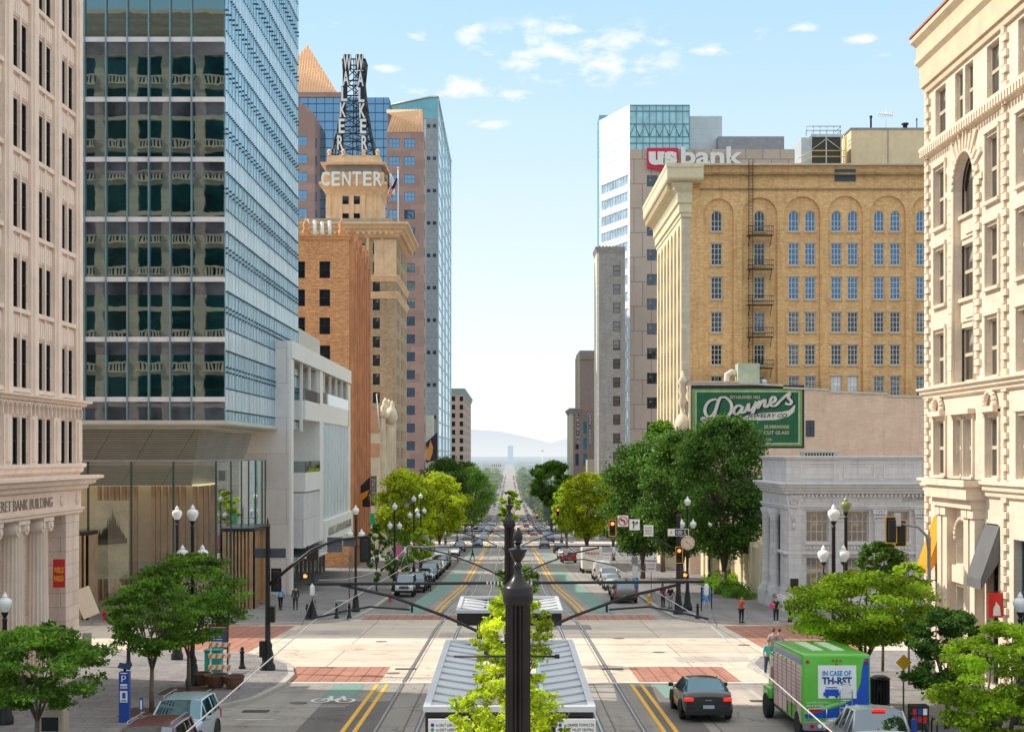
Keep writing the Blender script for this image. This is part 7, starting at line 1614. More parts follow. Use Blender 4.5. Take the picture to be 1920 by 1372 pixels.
bm = BM(); box(bm, -.12, .12, -.152, -.145, 1.3, 1.36); box(bm, -.12, .12, -.152, -.145, 1.2, 1.27); box(bm, -.13, .13, -.153, -.145, .72, 1.12); box(bm, -.12, .12, -.152, -.145, 1.72, 1.75); o0(obj('instruction_panel', bm, m_white, t)); bm = BM(); box(bm, -.05, .07, -.16, -.154, .86, 1.06); box(bm, -.1, .1, -.16, -.154, .76, .8); o0(obj('screen', bm, flat((.03, .1, .4), .3), t))
o = tl(t, 'PAY HERE', 0, 1.235, .2, .035, m_pblue, 'small_lettering'); o.location = (0, -.135, 0)
t = place('bay_marker', 'small blue and white numbered bay marker post by the parked blue wagon', 'marker post', 265, 49.8); bm = BM(); tube(bm, [(0, 0, 0), (0, 0, .55)], .025, 6); o0(obj('post', bm, m_greymetal, t)); bm = BM(); bbox(bm, -.06, .06, -.03, .03, .5, .95, .01); o0(obj('marker', bm, m_pblue, t)); bm = BM(); box(bm, -.03, .03, -.04, -.032, .56, .88); o0(obj('marker_face', bm, m_white, t))
# barricade and map sign
t = place('barricade', 'orange and white striped three board road barricade behind the planter bowls', 'barricade', 412, 64.6)
for k, z in enumerate((.35, .85, 1.35)):
    bm = BM()
    for j in range(8):
        xa = -.5 + j * .125; f = [bm.verts.new(p) for p in ((xa, -.02, z - .1), (xa + .125, -.02, z - .1), (xa + .125, -.02, z + .1), (xa, -.02, z + .1))]; fc = bm.faces.new(f)
    box(bm, -.5, .5, -.018, .02, z - .1, z + .1)
    for j in range(4): xa = -.5 + j * .27; fc = bm.faces.new([bm.verts.new(p) for p in ((xa, -.024, z - .1), (xa + .12, -.024, z - .1), (xa + .2, -.024, z + .1), (xa + .08, -.024, z + .1))]); fc.material_index = 1
    o0(obj('striped_board', bm, [flat((.78, .75, .7), .5), flat((.85, .22, .03), .5)], t))
bm = BM(); [box(bm, s * .42 - .03, s * .42 + .03, .02, .08, 0, 1.5) for s in (-1, 1)]; [box(bm, s * .42 - .03, s * .42 + .03, -.3, .4, 0, .05) for s in (-1, 1)]; o0(obj('frame', bm, m_white, t))
t = place('map_sign', 'dark framed street map sign standing behind the striped barricade', 'sign', 410, 66.2); bm = BM(); [box(bm, x - .04, x + .04, -.04, .04, 0, 2.15) for x in (-.42, .42)]; box(bm, -.38, .38, -.035, .035, 2.02, 2.15); o0(obj('frame', bm, flat((.10, .03, .02), .5), t)); bm = BM(); box(bm, -.37, .37, -.02, .02, 1.0, 1.98); o0(obj('map_panel', bm, flat((.05, .09, .2), .4), t)); bm = BM(); [box(bm, -.3, .1 + .04 * (k % 3), -.03, -.022, 1.2 + k * .12, 1.23 + k * .12) for k in range(4)]; o0(obj('map_print', bm, m_white, t))
t = place('green_bin', 'teal green bin standing behind the striped barricade', 'bin', 402, 65.4); bm = BM(); bbox(bm, -.4, .35, -.3, .3, 0, 1.0, .05); o0(obj('bin_body', bm, flat((.02, .28, .22), .5), t)); bm = BM(); bbox(bm, -.43, .38, -.33, .33, 1.0, 1.08, .03); o0(obj('lid', bm, flat((.01, .18, .14), .5), t))
m_clay = mat('brown_clay', (.20, .095, .06), .7, var=.2, scale=3)
for lab, px, D, r in (('leftmost brown planter bowl beside the lamp base', 377, 60.9, .42), ('middle brown planter bowl, the largest of three', 405, 60.2, .50), ('rightmost brown planter bowl of three', 438, 59.8, .44)):
    t = place('planter_bowl', lab, 'planter', px, D, 'brown planter bowls'); bm = BM(); lathe(bm, [(r * .55, 0), (r * .6, .04), (r * .9, .28), (r, .46), (r * 1.04, .48), (r * 1.04, .54), (r * .92, .54), (r * .86, .44)], seg=24); o0(obj('bowl', bm, m_clay, t, smooth=50)); bm = BM(); lathe(bm, [(r * .86, .44), (r * .4, .5), (.01, .52)], seg=16); o0(obj('soil', bm, flat((.05, .035, .025), .95), t))
def hydrant(label, px, D, m):
    t = place('fire_hydrant', label, 'fire hydrant', px, D); bm = BM(); lathe(bm, [(.17, 0), (.17, .06), (.11, .08), (.11, .5), (.15, .52), (.15, .57), (.12, .62), (.06, .7), (.03, .76)], seg=14); o0(obj('barrel', bm, m, t)); bm = BM(); tube(bm, [(-.2, 0, .4), (.2, 0, .4)], .06, 8); tube(bm, [(0, -.18, .36), (0, 0, .36)], .075, 8); o0(obj('outlets', bm, m, t))
hydrant('red fire hydrant across the side street on the left', 196, 95, flat((.55, .02, .03), .45)); hydrant('yellow fire hydrant by the right kerb past the crossing', 1217, 112, flat((.85, .42, .02), .45)); hydrant('dull red fire hydrant by the left kerb near the parked jeep', 732, 114, flat((.4, .05, .04), .5))
t = place('info_pillar', 'slim grey pillar with two lime green labels at the left corner', 'pillar', 163, 68); bm = BM(); bbox(bm, -.2, .2, -.12, .12, 0, 1.6, .03); o0(obj('pillar_body', bm, m_greymetal, t)); bm = BM(); box(bm, -.12, .12, -.13, -.122, 1.2, 1.38); box(bm, -.12, .12, -.13, -.122, .72, .86); o0(obj('green_label', bm, flat((.35, .6, .05), .5), t))
t = place('sign_board', 'pale tilted notice board standing across from the bank columns', 'sign', 172, 92.5); bm = BM(); q = BM(); bbox(q, -.55, .55, -.05, .05, 0, 1.9, .02); merge(bm, q, Matrix.Translation((0, 0, .5)) @ Matrix.Rotation(R(-22), 4, 'Y')); o0(obj('board', bm, flat((.75, .65, .52), .7), t)); bm = BM(); box(bm, -.04, .04, 0, .08, 0, .9); o0(obj('stand', bm, m_greymetal, t))
t = place('litter_bin', 'square beige stone litter bin in the bottom left corner', 'bin', 100, 47); bm = BM(); bbox(bm, -.42, .42, -.35, .35, 0, 1.0, .06); bbox(bm, -.36, .36, -.3, .3, 1.0, 1.12, .04); o0(obj('stone_casing', bm, mat('beige_bin_stone', (.55, .45, .33), .8, var=.1), t)); bm = BM(); box(bm, -.27, .27, -.37, -.352, .3, .75); o0(obj('opening', bm, m_sigb, t))
t = place('litter_bin', 'dark slatted litter bin with green cabinet behind the truck on the right', 'bin', 1650, 55); bm = BM(); [box(bm, .33 * math.cos(a) - .03, .33 * math.cos(a) + .03, .33 * math.sin(a) - .03, .33 * math.sin(a) + .03, .05, .95) for a in [2 * PI * k / 18 for k in range(18)]]; lathe(bm, [(.36, .95), (.4, 1.0), (.25, 1.1), (.02, 1.12)], seg=16); lathe(bm, [(.3, .05), (.3, .9)], seg=16); o0(obj('slatted_drum', bm, m_steel_dark, t)); bm = BM(); bbox(bm, -.75, -.4, .2, .6, 0, 1.15, .04); o0(obj('green_cabinet', bm, flat((.02, .28, .15), .5), t))
t, w_, h_ = plate('info_sign', 'blue information board on two black legs at the far right pavement', 1315, 1332, 1101, 1127, 101, flat((.02, .18, .5), .4)); bm = BM(); [box(bm, x - .04, x + .04, -.03, .03, -1.15, .55) for x in (-w_ / 2, w_ / 2 + .08)]; o0(obj('leg', bm, m_steel_dark, t)); [tl(t, s, -.05, z, .34, .06, m_white) for s, z in (('INFO', .3), ('VISIT', .05), ('CENTER', -.2))]
for lab, px, py, D, w2, h2, txt in (('white parking notice on a thin post past the far right corner', 1221, 1062, 118, .8, .8, ('2 HOUR', 'PARKING')), ('grey backed sign on a thin post beyond the parked cars on the right', 1190, 1050, 138, .6, .7, ()),):
    t = place('street_sign', lab, 'sign', px, D); z = hz(py, D) - G(D); bm = BM(); tube(bm, [(0, 0, 0), (0, 0, z + .4)], .035, 6); o0(obj('post', bm, m_greymetal, t)); bm = BM(); box(bm, -w2 / 2, w2 / 2, -.05, -.03, z - h2 / 2, z + h2 / 2); o0(obj('panel', bm, m_white if txt else m_greymetal, t))
    for i, s in enumerate(txt): o = text(t, s, (0, -.06, z + .15 - i * .3), S_, .3, m_red, .003, 'lettering', w=.6, h=.16); o.location = (0, 0, 0)
t = place('sidewalk_banner', 'upright blue and white banner standing by the right kerb', 'banner', 1191, 126); bm = BM(); box(bm, -.28, .28, -.05, .05, .1, 1.3, 0); q = box(bm, -.24, .24, -.05, .05, 1.3, 2.3, 1); o0(obj('banner_panel', bm, [flat((.02, .25, .6)), m_white], t))
for lab, px, D in (('newspaper rack with colourful magazines in the bottom right', 1722, 47),):
    t = place('magazine_rack', lab, 'rack', px, D); bm = BM(); bbox(bm, -.3, .3, -.2, .2, .3, 1.1, .02); [box(bm, x - .03, x + .03, -.03, .03, 0, .3) for x in (-.25, .25)]; o0(obj('rack_body', bm, m_sigb, t)); bm = BM(); rng = random.Random(2); [box(bm, -.25 + i * .17, -.12 + i * .17, -.23, -.205, .55 + j * .25, .75 + j * .25, rng.randrange(3)) for i in range(3) for j in range(2)]; o0(obj('magazines', bm, [m_red, m_pblue, m_white], t))
for i, px in enumerate((1735, 1752, 1712)):
    t = place('bike_rack', 'black hooped bicycle rack in the bottom right, %s of three' % ('middle', 'rightmost', 'leftmost')[i], 'bike rack', px, 44.5 + i, 'hooped bicycle racks'); bm = BM(); tube(bm, [(0, -.3, 0), (0, -.3, .7), (0, -.2, .85), (0, .2, .85), (0, .3, .7), (0, .3, 0)], .03, 8); o0(obj('hoop', bm, m_steel_dark, t))
t = place('bay_marker', 'small blue and white marker post by the silver pickup', 'marker post', 1714, 43.5); bm = BM(); tube(bm, [(0, 0, 0), (0, 0, .7)], .03, 6); o0(obj('post', bm, m_greymetal, t)); bm = BM(); bbox(bm, -.09, .09, -.04, .04, .7, 1.15, .02); o0(obj('marker', bm, m_pblue, t))
t = place('yellow_sign_post', 'green post with small yellow sign right of the truck', 'sign', 1694, 50.5); bm = BM(); tube(bm, [(0, 0, 0), (0, 0, 2.3)], .03, 6); o0(obj('post', bm, flat((.08, .16, .08)), t)); bm = BM(); q = BM(); bbox(q, -.2, .2, -.01, .01, -.2, .2, .005); merge(bm, q, Matrix.Translation((0, -.04, 2.1)) @ Matrix.Rotation(R(45), 4, 'Y')); o0(obj('yellow_plate', bm, m_yellow, t))
# projecting signs on the left by the orange building
D = 186; t = thing('projecting_banner', 'black projecting banner with orange shape on the ribbed orange building', 'banner', (hx(672, D), D, hz(925, D)))
bm = BM(); bm.faces.new([bm.verts.new((hx(x, D), D, hz(y, D))) for x, y in ((657, 930), (694, 893), (694, 950), (670, 950))]); obj('black_panel', bm, flat((.02, .02, .02), .6), t); bm = BM(); bm.faces.new([bm.verts.new((hx(x, D), D - .04, hz(y, D))) for x, y in ((671, 928), (692, 918), (688, 930), (679, 938), (680, 950), (674, 950))]); obj('orange_shape', bm, flat((.85, .3, .03), .6), t)
t = thing('projecting_banner', 'grey vertical banner with white letters right of the black and orange one', 'banner', (hx(700, 188), 188, hz(920, 188))); D = 188; bm = BM(); box(bm, hx(695, D), hx(706, D), D, D + .1, hz(948, D), hz(892, D)); obj('grey_panel', bm, flat((.16, .16, .18), .6), t); [text(t, ch, (hx(700.5, D), D - .03, hz(900 + i * 8, D)), S_, .5, m_white, .01, 'banner_letter', w=.4, h=.42) for i, ch in enumerate('NEUMO')]
t, w_, h_ = plate('green_banner', 'small green banner among the young trees on the left pavement', 694, 702, 962, 983, 140, flat((.02, .4, .2), .6), 'banner')
t = thing('pillar_sign', 'yellow and red vertical wall sign between the fluted columns on the left', 'sign', (-19.2, 60.75, -5.1)); x0, x1 = hx(106, 60.75), hx(121.5, 60.75)
bm = BM(); box(bm, x0 - .14, x1, 60.72, 60.8, hz(1101, 60.75), hz(1048, 60.75)); obj('red_panel', bm, flat((.6, .02, .04), .5), t)
text(t, 'WELLS', (x0 + .11, 60.7, hz(1068, 60.75)), S_, .3, m_yellow, .01, 'lettering', w=.4, h=.24, bold=.01); text(t, 'FARGO', (x0 + .11, 60.7, hz(1084, 60.75)), S_, .3, m_yellow, .01, 'lettering', w=.4, h=.24, bold=.01)
for i, (px, D) in enumerate(((737, 66.5), (715, 82), (1160, 84), (1395, 80), (560, 56.5), (1235, 76), (400, 84))):
    x = hx(px, D); bm = BM(); r = .34; bm.faces.new([bm.verts.new((x + r * math.cos(a), D + r * math.sin(a), gz(D + r * math.sin(a)) + .019)) for a in [2 * PI * k / 18 for k in range(18)]]); structure(obj('manhole_cover', bm, m_asph))
for x, D in ((hx(478, 54), 54.2), (hx(1430, 57), 57.0), (4.9, 68.2), (-4.9, 68.2)):
    bm = BM(); y = D; bm.faces.new([bm.verts.new((a, b_, gz(b_) + .02)) for a, b_ in ((x - .5, y - .3), (x + .5, y - .3), (x + .5, y + .3), (x - .5, y + .3))]); structure(obj('drain_grate', bm, flat((.06, .055, .05), .7)))
# ------------------------------------------------------------------ vehicles
g_car = glassm('car_window_glass', (.012, .016, .02), (.75, .88, 1), .22, rough=.02); g_carb = glassm('blue_windscreen', (.01, .035, .05), (.45, .72, .85), .25, rough=.02)
m_chr = mat('chrome', (.7, .7, .72), .15, 1., var=.03); m_tail = flat((.5, .01, .01), .25); m_tailon = flat((.7, .01, .01), .25, emit=((1, .02, .01), 1.1)); m_head = flat((.75, .78, .8), .12, spec=1.) if False else flat((.75, .78, .8), .12)
PT = {}; SHELL = {}
def paint(c):
    if c not in PT: PT[c] = mat('car_paint_%d' % len(PT), c, .32, .25, var=.04, scale=.8, fine=.03, spec=.6, coat=.7)
    return PT[c]
# station: y, half width, z bottom, belt height, roof half width, roof height
SH = {
 'sedan': ([(2.32, .60, .36, .56, .55, .6), (2.18, .82, .22, .66, .74, .74), (1.3, .90, .2, .84, .80, .92), (.82, .91, .19, .92, .80, 1.0), (.05, .91, .19, .95, .60, 1.40), (-.8, .91, .19, .97, .60, 1.43), (-1.05, .91, .19, .98, .60, 1.41), (-1.75, .90, .22, .99, .72, 1.10), (-2.12, .87, .26, .98, .76, 1.05), (-2.3, .80, .36, .84, .68, .9)], (3, 7), (1.38, -1.38), .33),
 'suv': ([(2.3, .66, .42, .64, .6, .72), (2.18, .86, .3, .78, .78, .92), (1.25, .93, .26, .98, .84, 1.07), (.85, .94, .26, 1.03, .84, 1.12), (.15, .94, .26, 1.06, .68, 1.66), (-1.0, .94, .26, 1.08, .70, 1.72), (-1.95, .93, .26, 1.08, .68, 1.68), (-2.22, .90, .32, 1.06, .74, 1.14), (-2.32, .84, .42, .9, .74, .98)], (3, 7), (1.42, -1.4), .37),
 'jeep': ([(2.0, .74, .48, .86, .70, .95), (1.95, .78, .45, 1.0, .72, 1.10), (.72, .80, .42, 1.08, .74, 1.16), (.66, .80, .42, 1.1, .74, 1.2), (.42, .80, .42, 1.14, .70, 1.80), (-.8, .80, .42, 1.14, .70, 1.84), (-1.92, .80, .42, 1.14, .70, 1.80), (-2.0, .78, .45, 1.1, .68, 1.70)], (3, 7), (1.35, -1.3), .40),
 'van': ([(2.5, .72, .4, .8, .66, .95), (2.3, .9, .3, 1.0, .8, 1.2), (1.6, .96, .28, 1.12, .80, 1.4), (1.0, .97, .28, 1.15, .80, 2.0), (-2.4, .97, .28, 1.15, .82, 2.05), (-2.55, .93, .35, 1.1, .78, 1.9)], (2, 3), (1.6, -1.6), .36),
 'pickup': ([(2.85, .72, .5, .85, .66, .95), (2.7, .92, .36, 1.0, .84, 1.12), (1.5, .98, .34, 1.1, .9, 1.2), (1.1, .98, .34, 1.14, .88, 1.26), (.4, .98, .34, 1.17, .68, 1.84), (-.75, .98, .34, 1.17, .70, 1.87), (-1.05, .98, .34, 1.17, .84, 1.24), (-1.12, .98, .34, 1.17, .96, 1.19), (-2.8, .98, .34, 1.15, .96, 1.17), (-2.9, .95, .45, 1.1, .9, 1.12)], (3, 6), (1.8, -1.75), .40)}
def vehicle(label, kind, c, x, y, face, cat='car', group=None, brake=False, blue=False, roofc=None, name=None, scale=1., detail=True, yaw=0., lift=0.):
    """face: +1 drives away from the camera, -1 comes towards it"""
    st, (ga, gb), wy, wr = SH[kind]; t = thing(name or {'sedan': 'car', 'suv': 'suv', 'jeep': 'jeep', 'van': 'van', 'pickup': 'pickup_truck'}[kind], label, cat, (0, 0, 0), group)
    P = paint(c); G_ = g_carb if blue else g_car
    def ring(s):
        y_, w_, zb, zt, wr_, zr = s; zm = zb + (zt - zb) * .55
        return [(0, zb), (w_ * .86, zb), (w_ * .985, zb + .12), (w_, zm), (w_ * .975, zt), (wr_ + (w_ * .975 - wr_) * .06, zr - .05), (wr_ * .88, zr), (0, zr + .035)]
    R_ = [[(s[0], p) for p in ring(s)] for s in st]
    if kind not in SHELL:
        bm = BM()
        for i in range(len(st) - 1):
            for sgn in (1, -1):
                for k in range(7):
                    side = k == 4; top = k >= 5; glass = (ga <= i < gb and side and kind != 'van') or (top and i in (ga, gb - 1) and kind != 'van') or (kind == 'van' and ((i == 2 and (side or top)) or (side and i == 1)))
                    q = [R_[i][k], R_[i + 1][k], R_[i + 1][k + 1], R_[i][k + 1]]
                    f = bm.faces.new([bm.verts.new((sgn * a[1][0], a[0], a[1][1])) for a in (q if sgn < 0 else q[::-1])]); f.material_index = int(glass)
        for e in (0, -1):
            for sgn in (1, -1): bm.faces.new([bm.verts.new((sgn * p[1][0], p[0], p[1][1])) for p in R_[e]])
        bmesh.ops.remove_doubles(bm, verts=bm.verts, dist=.002); bmesh.ops.recalc_face_normals(bm, faces=bm.faces)
        cl_ = bm.edges.layers.float.new('crease_edge')
        for e in bm.edges:
            mi = {f.material_index for f in e.link_faces}; z = max(v.co.z for v in e.verts)
            e[cl_] = .85 if len(mi) > 1 else (.8 if z < st[3][2] + .05 else (.55 if e.calc_face_angle(0) > .7 else 0))
        me = bpy.data.meshes.new('shell'); bm.to_mesh(me); bm.free(); o = bpy.data.objects.new('shell', me); C.objects.link(o); sm_ = o.modifiers.new('s', 'SUBSURF'); sm_.levels = 2
        [me.materials.append(m) for m in (P, G_)]
        dg = bpy.context.evaluated_depsgraph_get(); dg.update(); n = bpy.data.meshes.new_from_object(o.evaluated_get(dg)); bpy.data.objects.remove(o); parts = []
        for w_ in (0, 1):
            b2 = BM(); b2.from_mesh(n); bmesh.ops.delete(b2, geom=[f for f in b2.faces if f.material_index != w_], context='FACES'); [setattr(f, 'material_index', 0) for f in b2.faces]
            mm = bpy.data.meshes.new(('body', 'windows')[w_]); b2.to_mesh(mm); b2.free(); mm.materials.clear(); [setattr(p, 'use_smooth', True) for p in mm.polygons]; mm.set_sharp_from_angle(angle=R(38)); parts.append(mm)
        SHELL[kind] = parts
    for w_, m in ((0, P), (1, G_)):
        mm = SHELL[kind][w_].copy(); mm.materials.append(m); o = bpy.data.objects.new(('body', 'windows')[w_], mm); C.objects.link(o); o.parent = t
    hw = st[3][1]
    bm = BM()                      # pillars and roof edges
    pil = [ga, gb] + ([(ga + gb) // 2 + (0 if kind != 'sedan' else 0)] if kind != 'van' else [])
    if kind != 'van':
        for sgn in (1, -1):
            for i in (ga + 1, gb - 1): a, b_ = R_[i][4], R_[i][5]; tube(bm, [(sgn * (a[1][0] + .004), a[0], a[1][1]), (sgn * (b_[1][0] + .004), b_[0], b_[1][1])], .03, 5)
            ym = (st[ga + 1][0] + st[gb - 1][0]) / 2 - .05; tube(bm, [(sgn * (hw * .975), ym, st[ga + 1][3]), (sgn * (st[ga + 1][4] + .03), ym, st[ga + 1][5] - .05)], .03, 5)
            for (i, j) in ((ga, ga + 1), (gb - 1, gb)): tube(bm, [(sgn * R_[i][5][1][0], R_[i][5][0], R_[i][5][1][1]), (sgn * R_[j][5][1][0], R_[j][5][0], R_[j][5][1][1])], .035, 5)
        o0(obj('pillars', bm, P if kind != 'jeep' else m_sigb, t))
    for yy in wy:
        for sgn in (1, -1):
            w_ = thing('wheel', None, None); w_.parent = t; bm = BM(); q = BM(); lathe(q, [(wr * .6, -.11), (wr * .95, -.11), (wr, -.07), (wr, .07), (wr * .95, .11), (wr * .6, .11)], seg=22); merge(bm, q, Matrix.Rotation(PI / 2, 4, 'Y')); w_.location = (sgn * (hw - .09), yy, wr)
            tyre = o0(obj('tyre', bm, m_rubber, w_, smooth=40)); bm = BM(); q = BM(); lathe(q, [(wr * .62, .06), (wr * .6, .10), (wr * .25, .06), (wr * .12, .09), (.01, .09)], seg=20); merge(bm, q, Matrix.Rotation(sgn * PI / 2, 4, 'Y')); o0(obj('rim', bm, m_alu, w_))
            bm = BM(); pts = [(sgn * (hw + .003), yy + (wr + .06) * math.cos(a), wr + (wr + .06) * math.sin(a)) for a in [PI * k / 12 - .15 + .025 * k for k in range(13)]]; tube(bm, pts, .035, 5); o0(obj('wheel_arch', bm, m_sigb, t))
    yr, yf = st[-1][0], st[0][0]; zr = st[-1][3]; wrr = st[-2][1]
    for sgn in (1, -1):
        bm = BM()
        if kind in ('suv', 'van', 'jeep', 'pickup'): bbox(bm, min(sgn * (wrr - .16), sgn * (wrr + .01)), max(sgn * (wrr - .16), sgn * (wrr + .01)), yr - .02, yr + .16, zr - .18, zr + .16, .02)
        else: bbox(bm, min(sgn * (wrr - .34), sgn * (wrr - .03)), max(sgn * (wrr - .34), sgn * (wrr - .03)), yr - .02, yr + .22, zr - .09, zr + .04, .04)
        o0(obj('tail_light', bm, m_tailon if brake else m_tail, t))
        zf = st[0][3]; wf = st[1][1]; bm = BM()
        if kind == 'jeep': q = BM(); lathe(q, [(.11, -.02), (.1, .03), (.02, .05)], seg=14); merge(bm, q, Matrix.Translation((sgn * .5, yf + .02, .82)) @ Matrix.Rotation(-PI / 2, 4, 'X'))
        else: bbox(bm, min(sgn * (wf - .3), sgn * (wf - .0)), max(sgn * (wf - .3), sgn * wf), yf - .3, yf + .0, zf - .08, zf + .1, .03)
        o0(obj('headlight', bm, m_head, t))
        bm = BM(); ms = st[3]; bbox(bm, min(sgn * (ms[1] + .02), sgn * (ms[1] + .2)), max(sgn * (ms[1] + .02), sgn * (ms[1] + .2)), ms[0] - .3, ms[0] - .16, ms[3] + .02, ms[3] + .16, .03); tube(bm, [(sgn * (ms[1] - .05), ms[0] - .22, ms[3]), (sgn * (ms[1] + .1), ms[0] - .22, ms[3] + .05)], .02, 5); o0(obj('wing_mirror', bm, P, t))
    bm = BM(); bbox(bm, -st[1][1] + .04, st[1][1] - .04, yf - .12, yf + .05, st[0][2] - .08, st[0][2] + .1, .03); o0(obj('front_bumper', bm, m_sigb, t))
    bm = BM(); bbox(bm, -wrr + .05, wrr - .05, yr - .06, yr + .15, st[-1][2] - .1, st[-1][2] + .1, .03); o0(obj('rear_bumper', bm, m_sigb if kind != 'pickup' else m_chr, t))
    bm = BM(); [box(bm, -.42, .42, yf + .005, yf + .03, z, z + .035) for z in (zf - .12, zf - .06, zf + 0.)]
    if kind == 'jeep': [box(bm, -.34 + k * .11, -.29 + k * .11, yf + .0, yf + .035, .66, .98) for k in range(7)]
    o0(obj('grille', bm, m_sigb, t))
    bm = BM(); box(bm, -.2, .2, yr - .075, yr - .03, st[-1][2] + .14, st[-1][2] + .26); o0(obj('number_plate', bm, flat((.35, .4, .48), .5), t))
    if kind == 'suv':
        for sgn in (1, -1): bm = BM(); tube(bm, [(sgn * .6, .1, 1.70), (sgn * .62, 0, 1.77), (sgn * .62, -1.8, 1.78), (sgn * .6, -1.9, 1.70)], .02, 6); o0(obj('roof_rail', bm, m_greymetal, t))
    if kind == 'pickup':
        bm = BM(); box(bm, -.86, .86, -2.75, -1.15, 1.172, 1.195); o0(obj('load_bed', bm, m_sigb, t)); bm = BM(); bbox(bm, -.2, .2, -.86, -.78, 1.80, 1.88, .01); o0(obj('brake_lamp', bm, m_tailon, t))
    if kind == 'sedan': bm = BM(); box(bm, -.12, .12, -2.305, -2.29, .78, .8); o0(obj('boot_handle', bm, m_chr, t))
    for ch in t.children:
        pass
    t.location = (x, y, gz(y) + .015 + lift); t.rotation_euler = (0.0363 * (-1 if face > 0 else 1) * 1.0, 0, (0 if face > 0 else PI) + yaw); t.scale = (scale,) * 3
    return t
vehicle('black saloon car with lit tail lights driving away in the right lane', 'sedan', (.012, .012, .014), 7.1, 53.6, 1, brake=True, blue=True)
vehicle('silver pickup truck at the bottom edge behind the green delivery truck', 'pickup', (.50, .51, .53), 10.75, 42.6, 1, 'pickup truck', name='pickup_truck', scale=.96)
vehicle('dark maroon car with roof rails at the bottom left edge', 'suv', (.16, .02, .03), -9.9, 39.6, -1)
vehicle('pale blue-silver estate car with roof rails parked behind the maroon one', 'suv', (.42, .52, .60), -10.45, 45.9, -1, blue=True, scale=.93)
vehicle('white and black jeep parked first at the left kerb, facing the camera', 'jeep', (.72, .74, .75), -8.9, 123.5, -1, 'jeep')
gl_, gr_ = 'cars parked along the left kerb', 'cars parked along the right kerb'
for lab, k, c, y in (('dark navy suv parked right behind the white jeep', 'suv', (.02, .03, .06), 130), ('pale silver car third in the row at the left kerb', 'sedan', (.62, .66, .70), 137.5), ('light blue car fourth in the row at the left kerb', 'sedan', (.35, .5, .62), 145), ('black suv fifth in the row at the left kerb', 'suv', (.015, .015, .02), 152.5), ('beige car sixth in the row at the left kerb', 'suv', (.45, .38, .3), 160), ('white car seventh in the row at the left kerb', 'sedan', (.75, .75, .74), 168), ('dark grey car eighth in the row at the left kerb', 'suv', (.08, .09, .1), 176), ('dark green car last before the white box van at the left kerb', 'sedan', (.05, .09, .08), 184)):
    vehicle(lab, k, c, -8.45, y, -1, group=gl_)
vehicle('large white box van parked at the left kerb beyond the cars', 'van', (.78, .76, .70), -9.2, 196, -1, 'van', scale=1.15)
for lab, k, c, x, y, f in (('blue car driving towards the camera in the left lane', 'suv', (.04, .10, .22), -5.9, 268, -1), ('silver car parked beyond the white box van', 'sedan', (.6, .62, .62), -8.6, 222, -1), ('dark car just beyond the silver one on the left', 'suv', (.05, .06, .09), -8.4, 243, -1),
    ('brown-grey people carrier parked nearest at the right kerb, seen from behind', 'suv', (.16, .13, .12), 9.2, 116, 1), ('silver car second in the row at the right kerb', 'sedan', (.55, .56, .56), 9.6, 124.5, 1), ('pale green car third in the row at the right kerb', 'sedan', (.42, .48, .40), 9.6, 133, 1), ('white car fourth in the row at the right kerb', 'suv', (.78, .78, .76), 9.7, 142, 1), ('bright white van parked fifth at the right kerb', 'van', (.8, .8, .78), 9.7, 151, 1),
    ('red suv driving away under the overhead wires', 'suv', (.42, .03, .03), 8.1, 196, 1), ('small white car beyond the red suv', 'sedan', (.78, .78, .74), 8.0, 212, 1), ('dark suv beyond the small white car on the right', 'suv', (.03, .03, .04), 8.2, 236, 1), ('black car at the far crossing on the right', 'sedan', (.02, .02, .03), 6.4, 262, 1), ('dark blue suv just past the far crossing on the right', 'suv', (.04, .06, .12), 8.4, 300, 1)):
    vehicle(lab, k, c, x, y, f, 'van' if k == 'van' else 'car')
t = thing('food_truck', 'pale box truck with faint red lettering at the right kerb behind the parked cars', 'truck', (0, 0, 0)); bm = BM(); bbox(bm, -1.15, 1.15, -3, 2.4, .5, 3.0, .06); o0(obj('box_body', bm, flat((.78, .72, .66), .6), t)); bm = BM(); bbox(bm, -1.0, 1.0, 2.4, 4, .4, 2.2, .15); o0(obj('cab', bm, m_white, t)); [o0(text(t, s, (0, -3.03, z), S_, .4, m_red, .01, 'lettering', w=1.5, h=.26)) for s, z in (('FRESH', 2.3),)]
for sx in (-1, 1):
    for yy in (-2, 3): bm = BM(); q = BM(); lathe(q, [(.25, -.13), (.42, -.13), (.45, 0), (.42, .13), (.25, .13)], seg=18); merge(bm, q, Matrix.Translation((sx * 1.0, yy, .45)) @ Matrix.Rotation(PI / 2, 4, 'Y')); o0(obj('wheel', bm, m_rubber, t))
t.location = (9.5, 168, gz(168)); t.rotation_euler = (-.036, 0, 0)

# far traffic, a few pixels each
def tiny(c):
    bm = BM(); bbox(bm, -.9, .9, -2.2, 2.2, .25, .95, .12, 0); q = BM(); box(q, -.78, .78, -1.5, .9, .9, 1.5)
    for v in q.verts:
        if v.co.z > 1.2: v.co.x *= .78; v.co.y = v.co.y * .75 - .08
    merge(bm, q, mi=1); [box(bm, x - .1, x + .1, y - .32, y + .32, 0, .6, 2) for x in (-.82, .82) for y in (-1.4, 1.4)]; [box(bm, x - .16, x + .16, -2.23, -2.19, .6, .78, 3) for x in (-.68, .68)]
    P = mat('far_paint', c, .35, .2, haze=True, var=.04); bmesh.ops.recalc_face_normals(bm, faces=bm.faces); me = bpy.data.meshes.new('far_car'); bm.to_mesh(me); bm.free(); [me.materials.append(m) for m in (P, g_car, m_rubber, m_tail)]; return me
TM = [tiny(c) for c in ((.78, .78, .76), (.55, .57, .6), (.03, .03, .04), (.35, .05, .04), (.08, .12, .2), (.2, .2, .21))]
rng = random.Random(21); k = 0
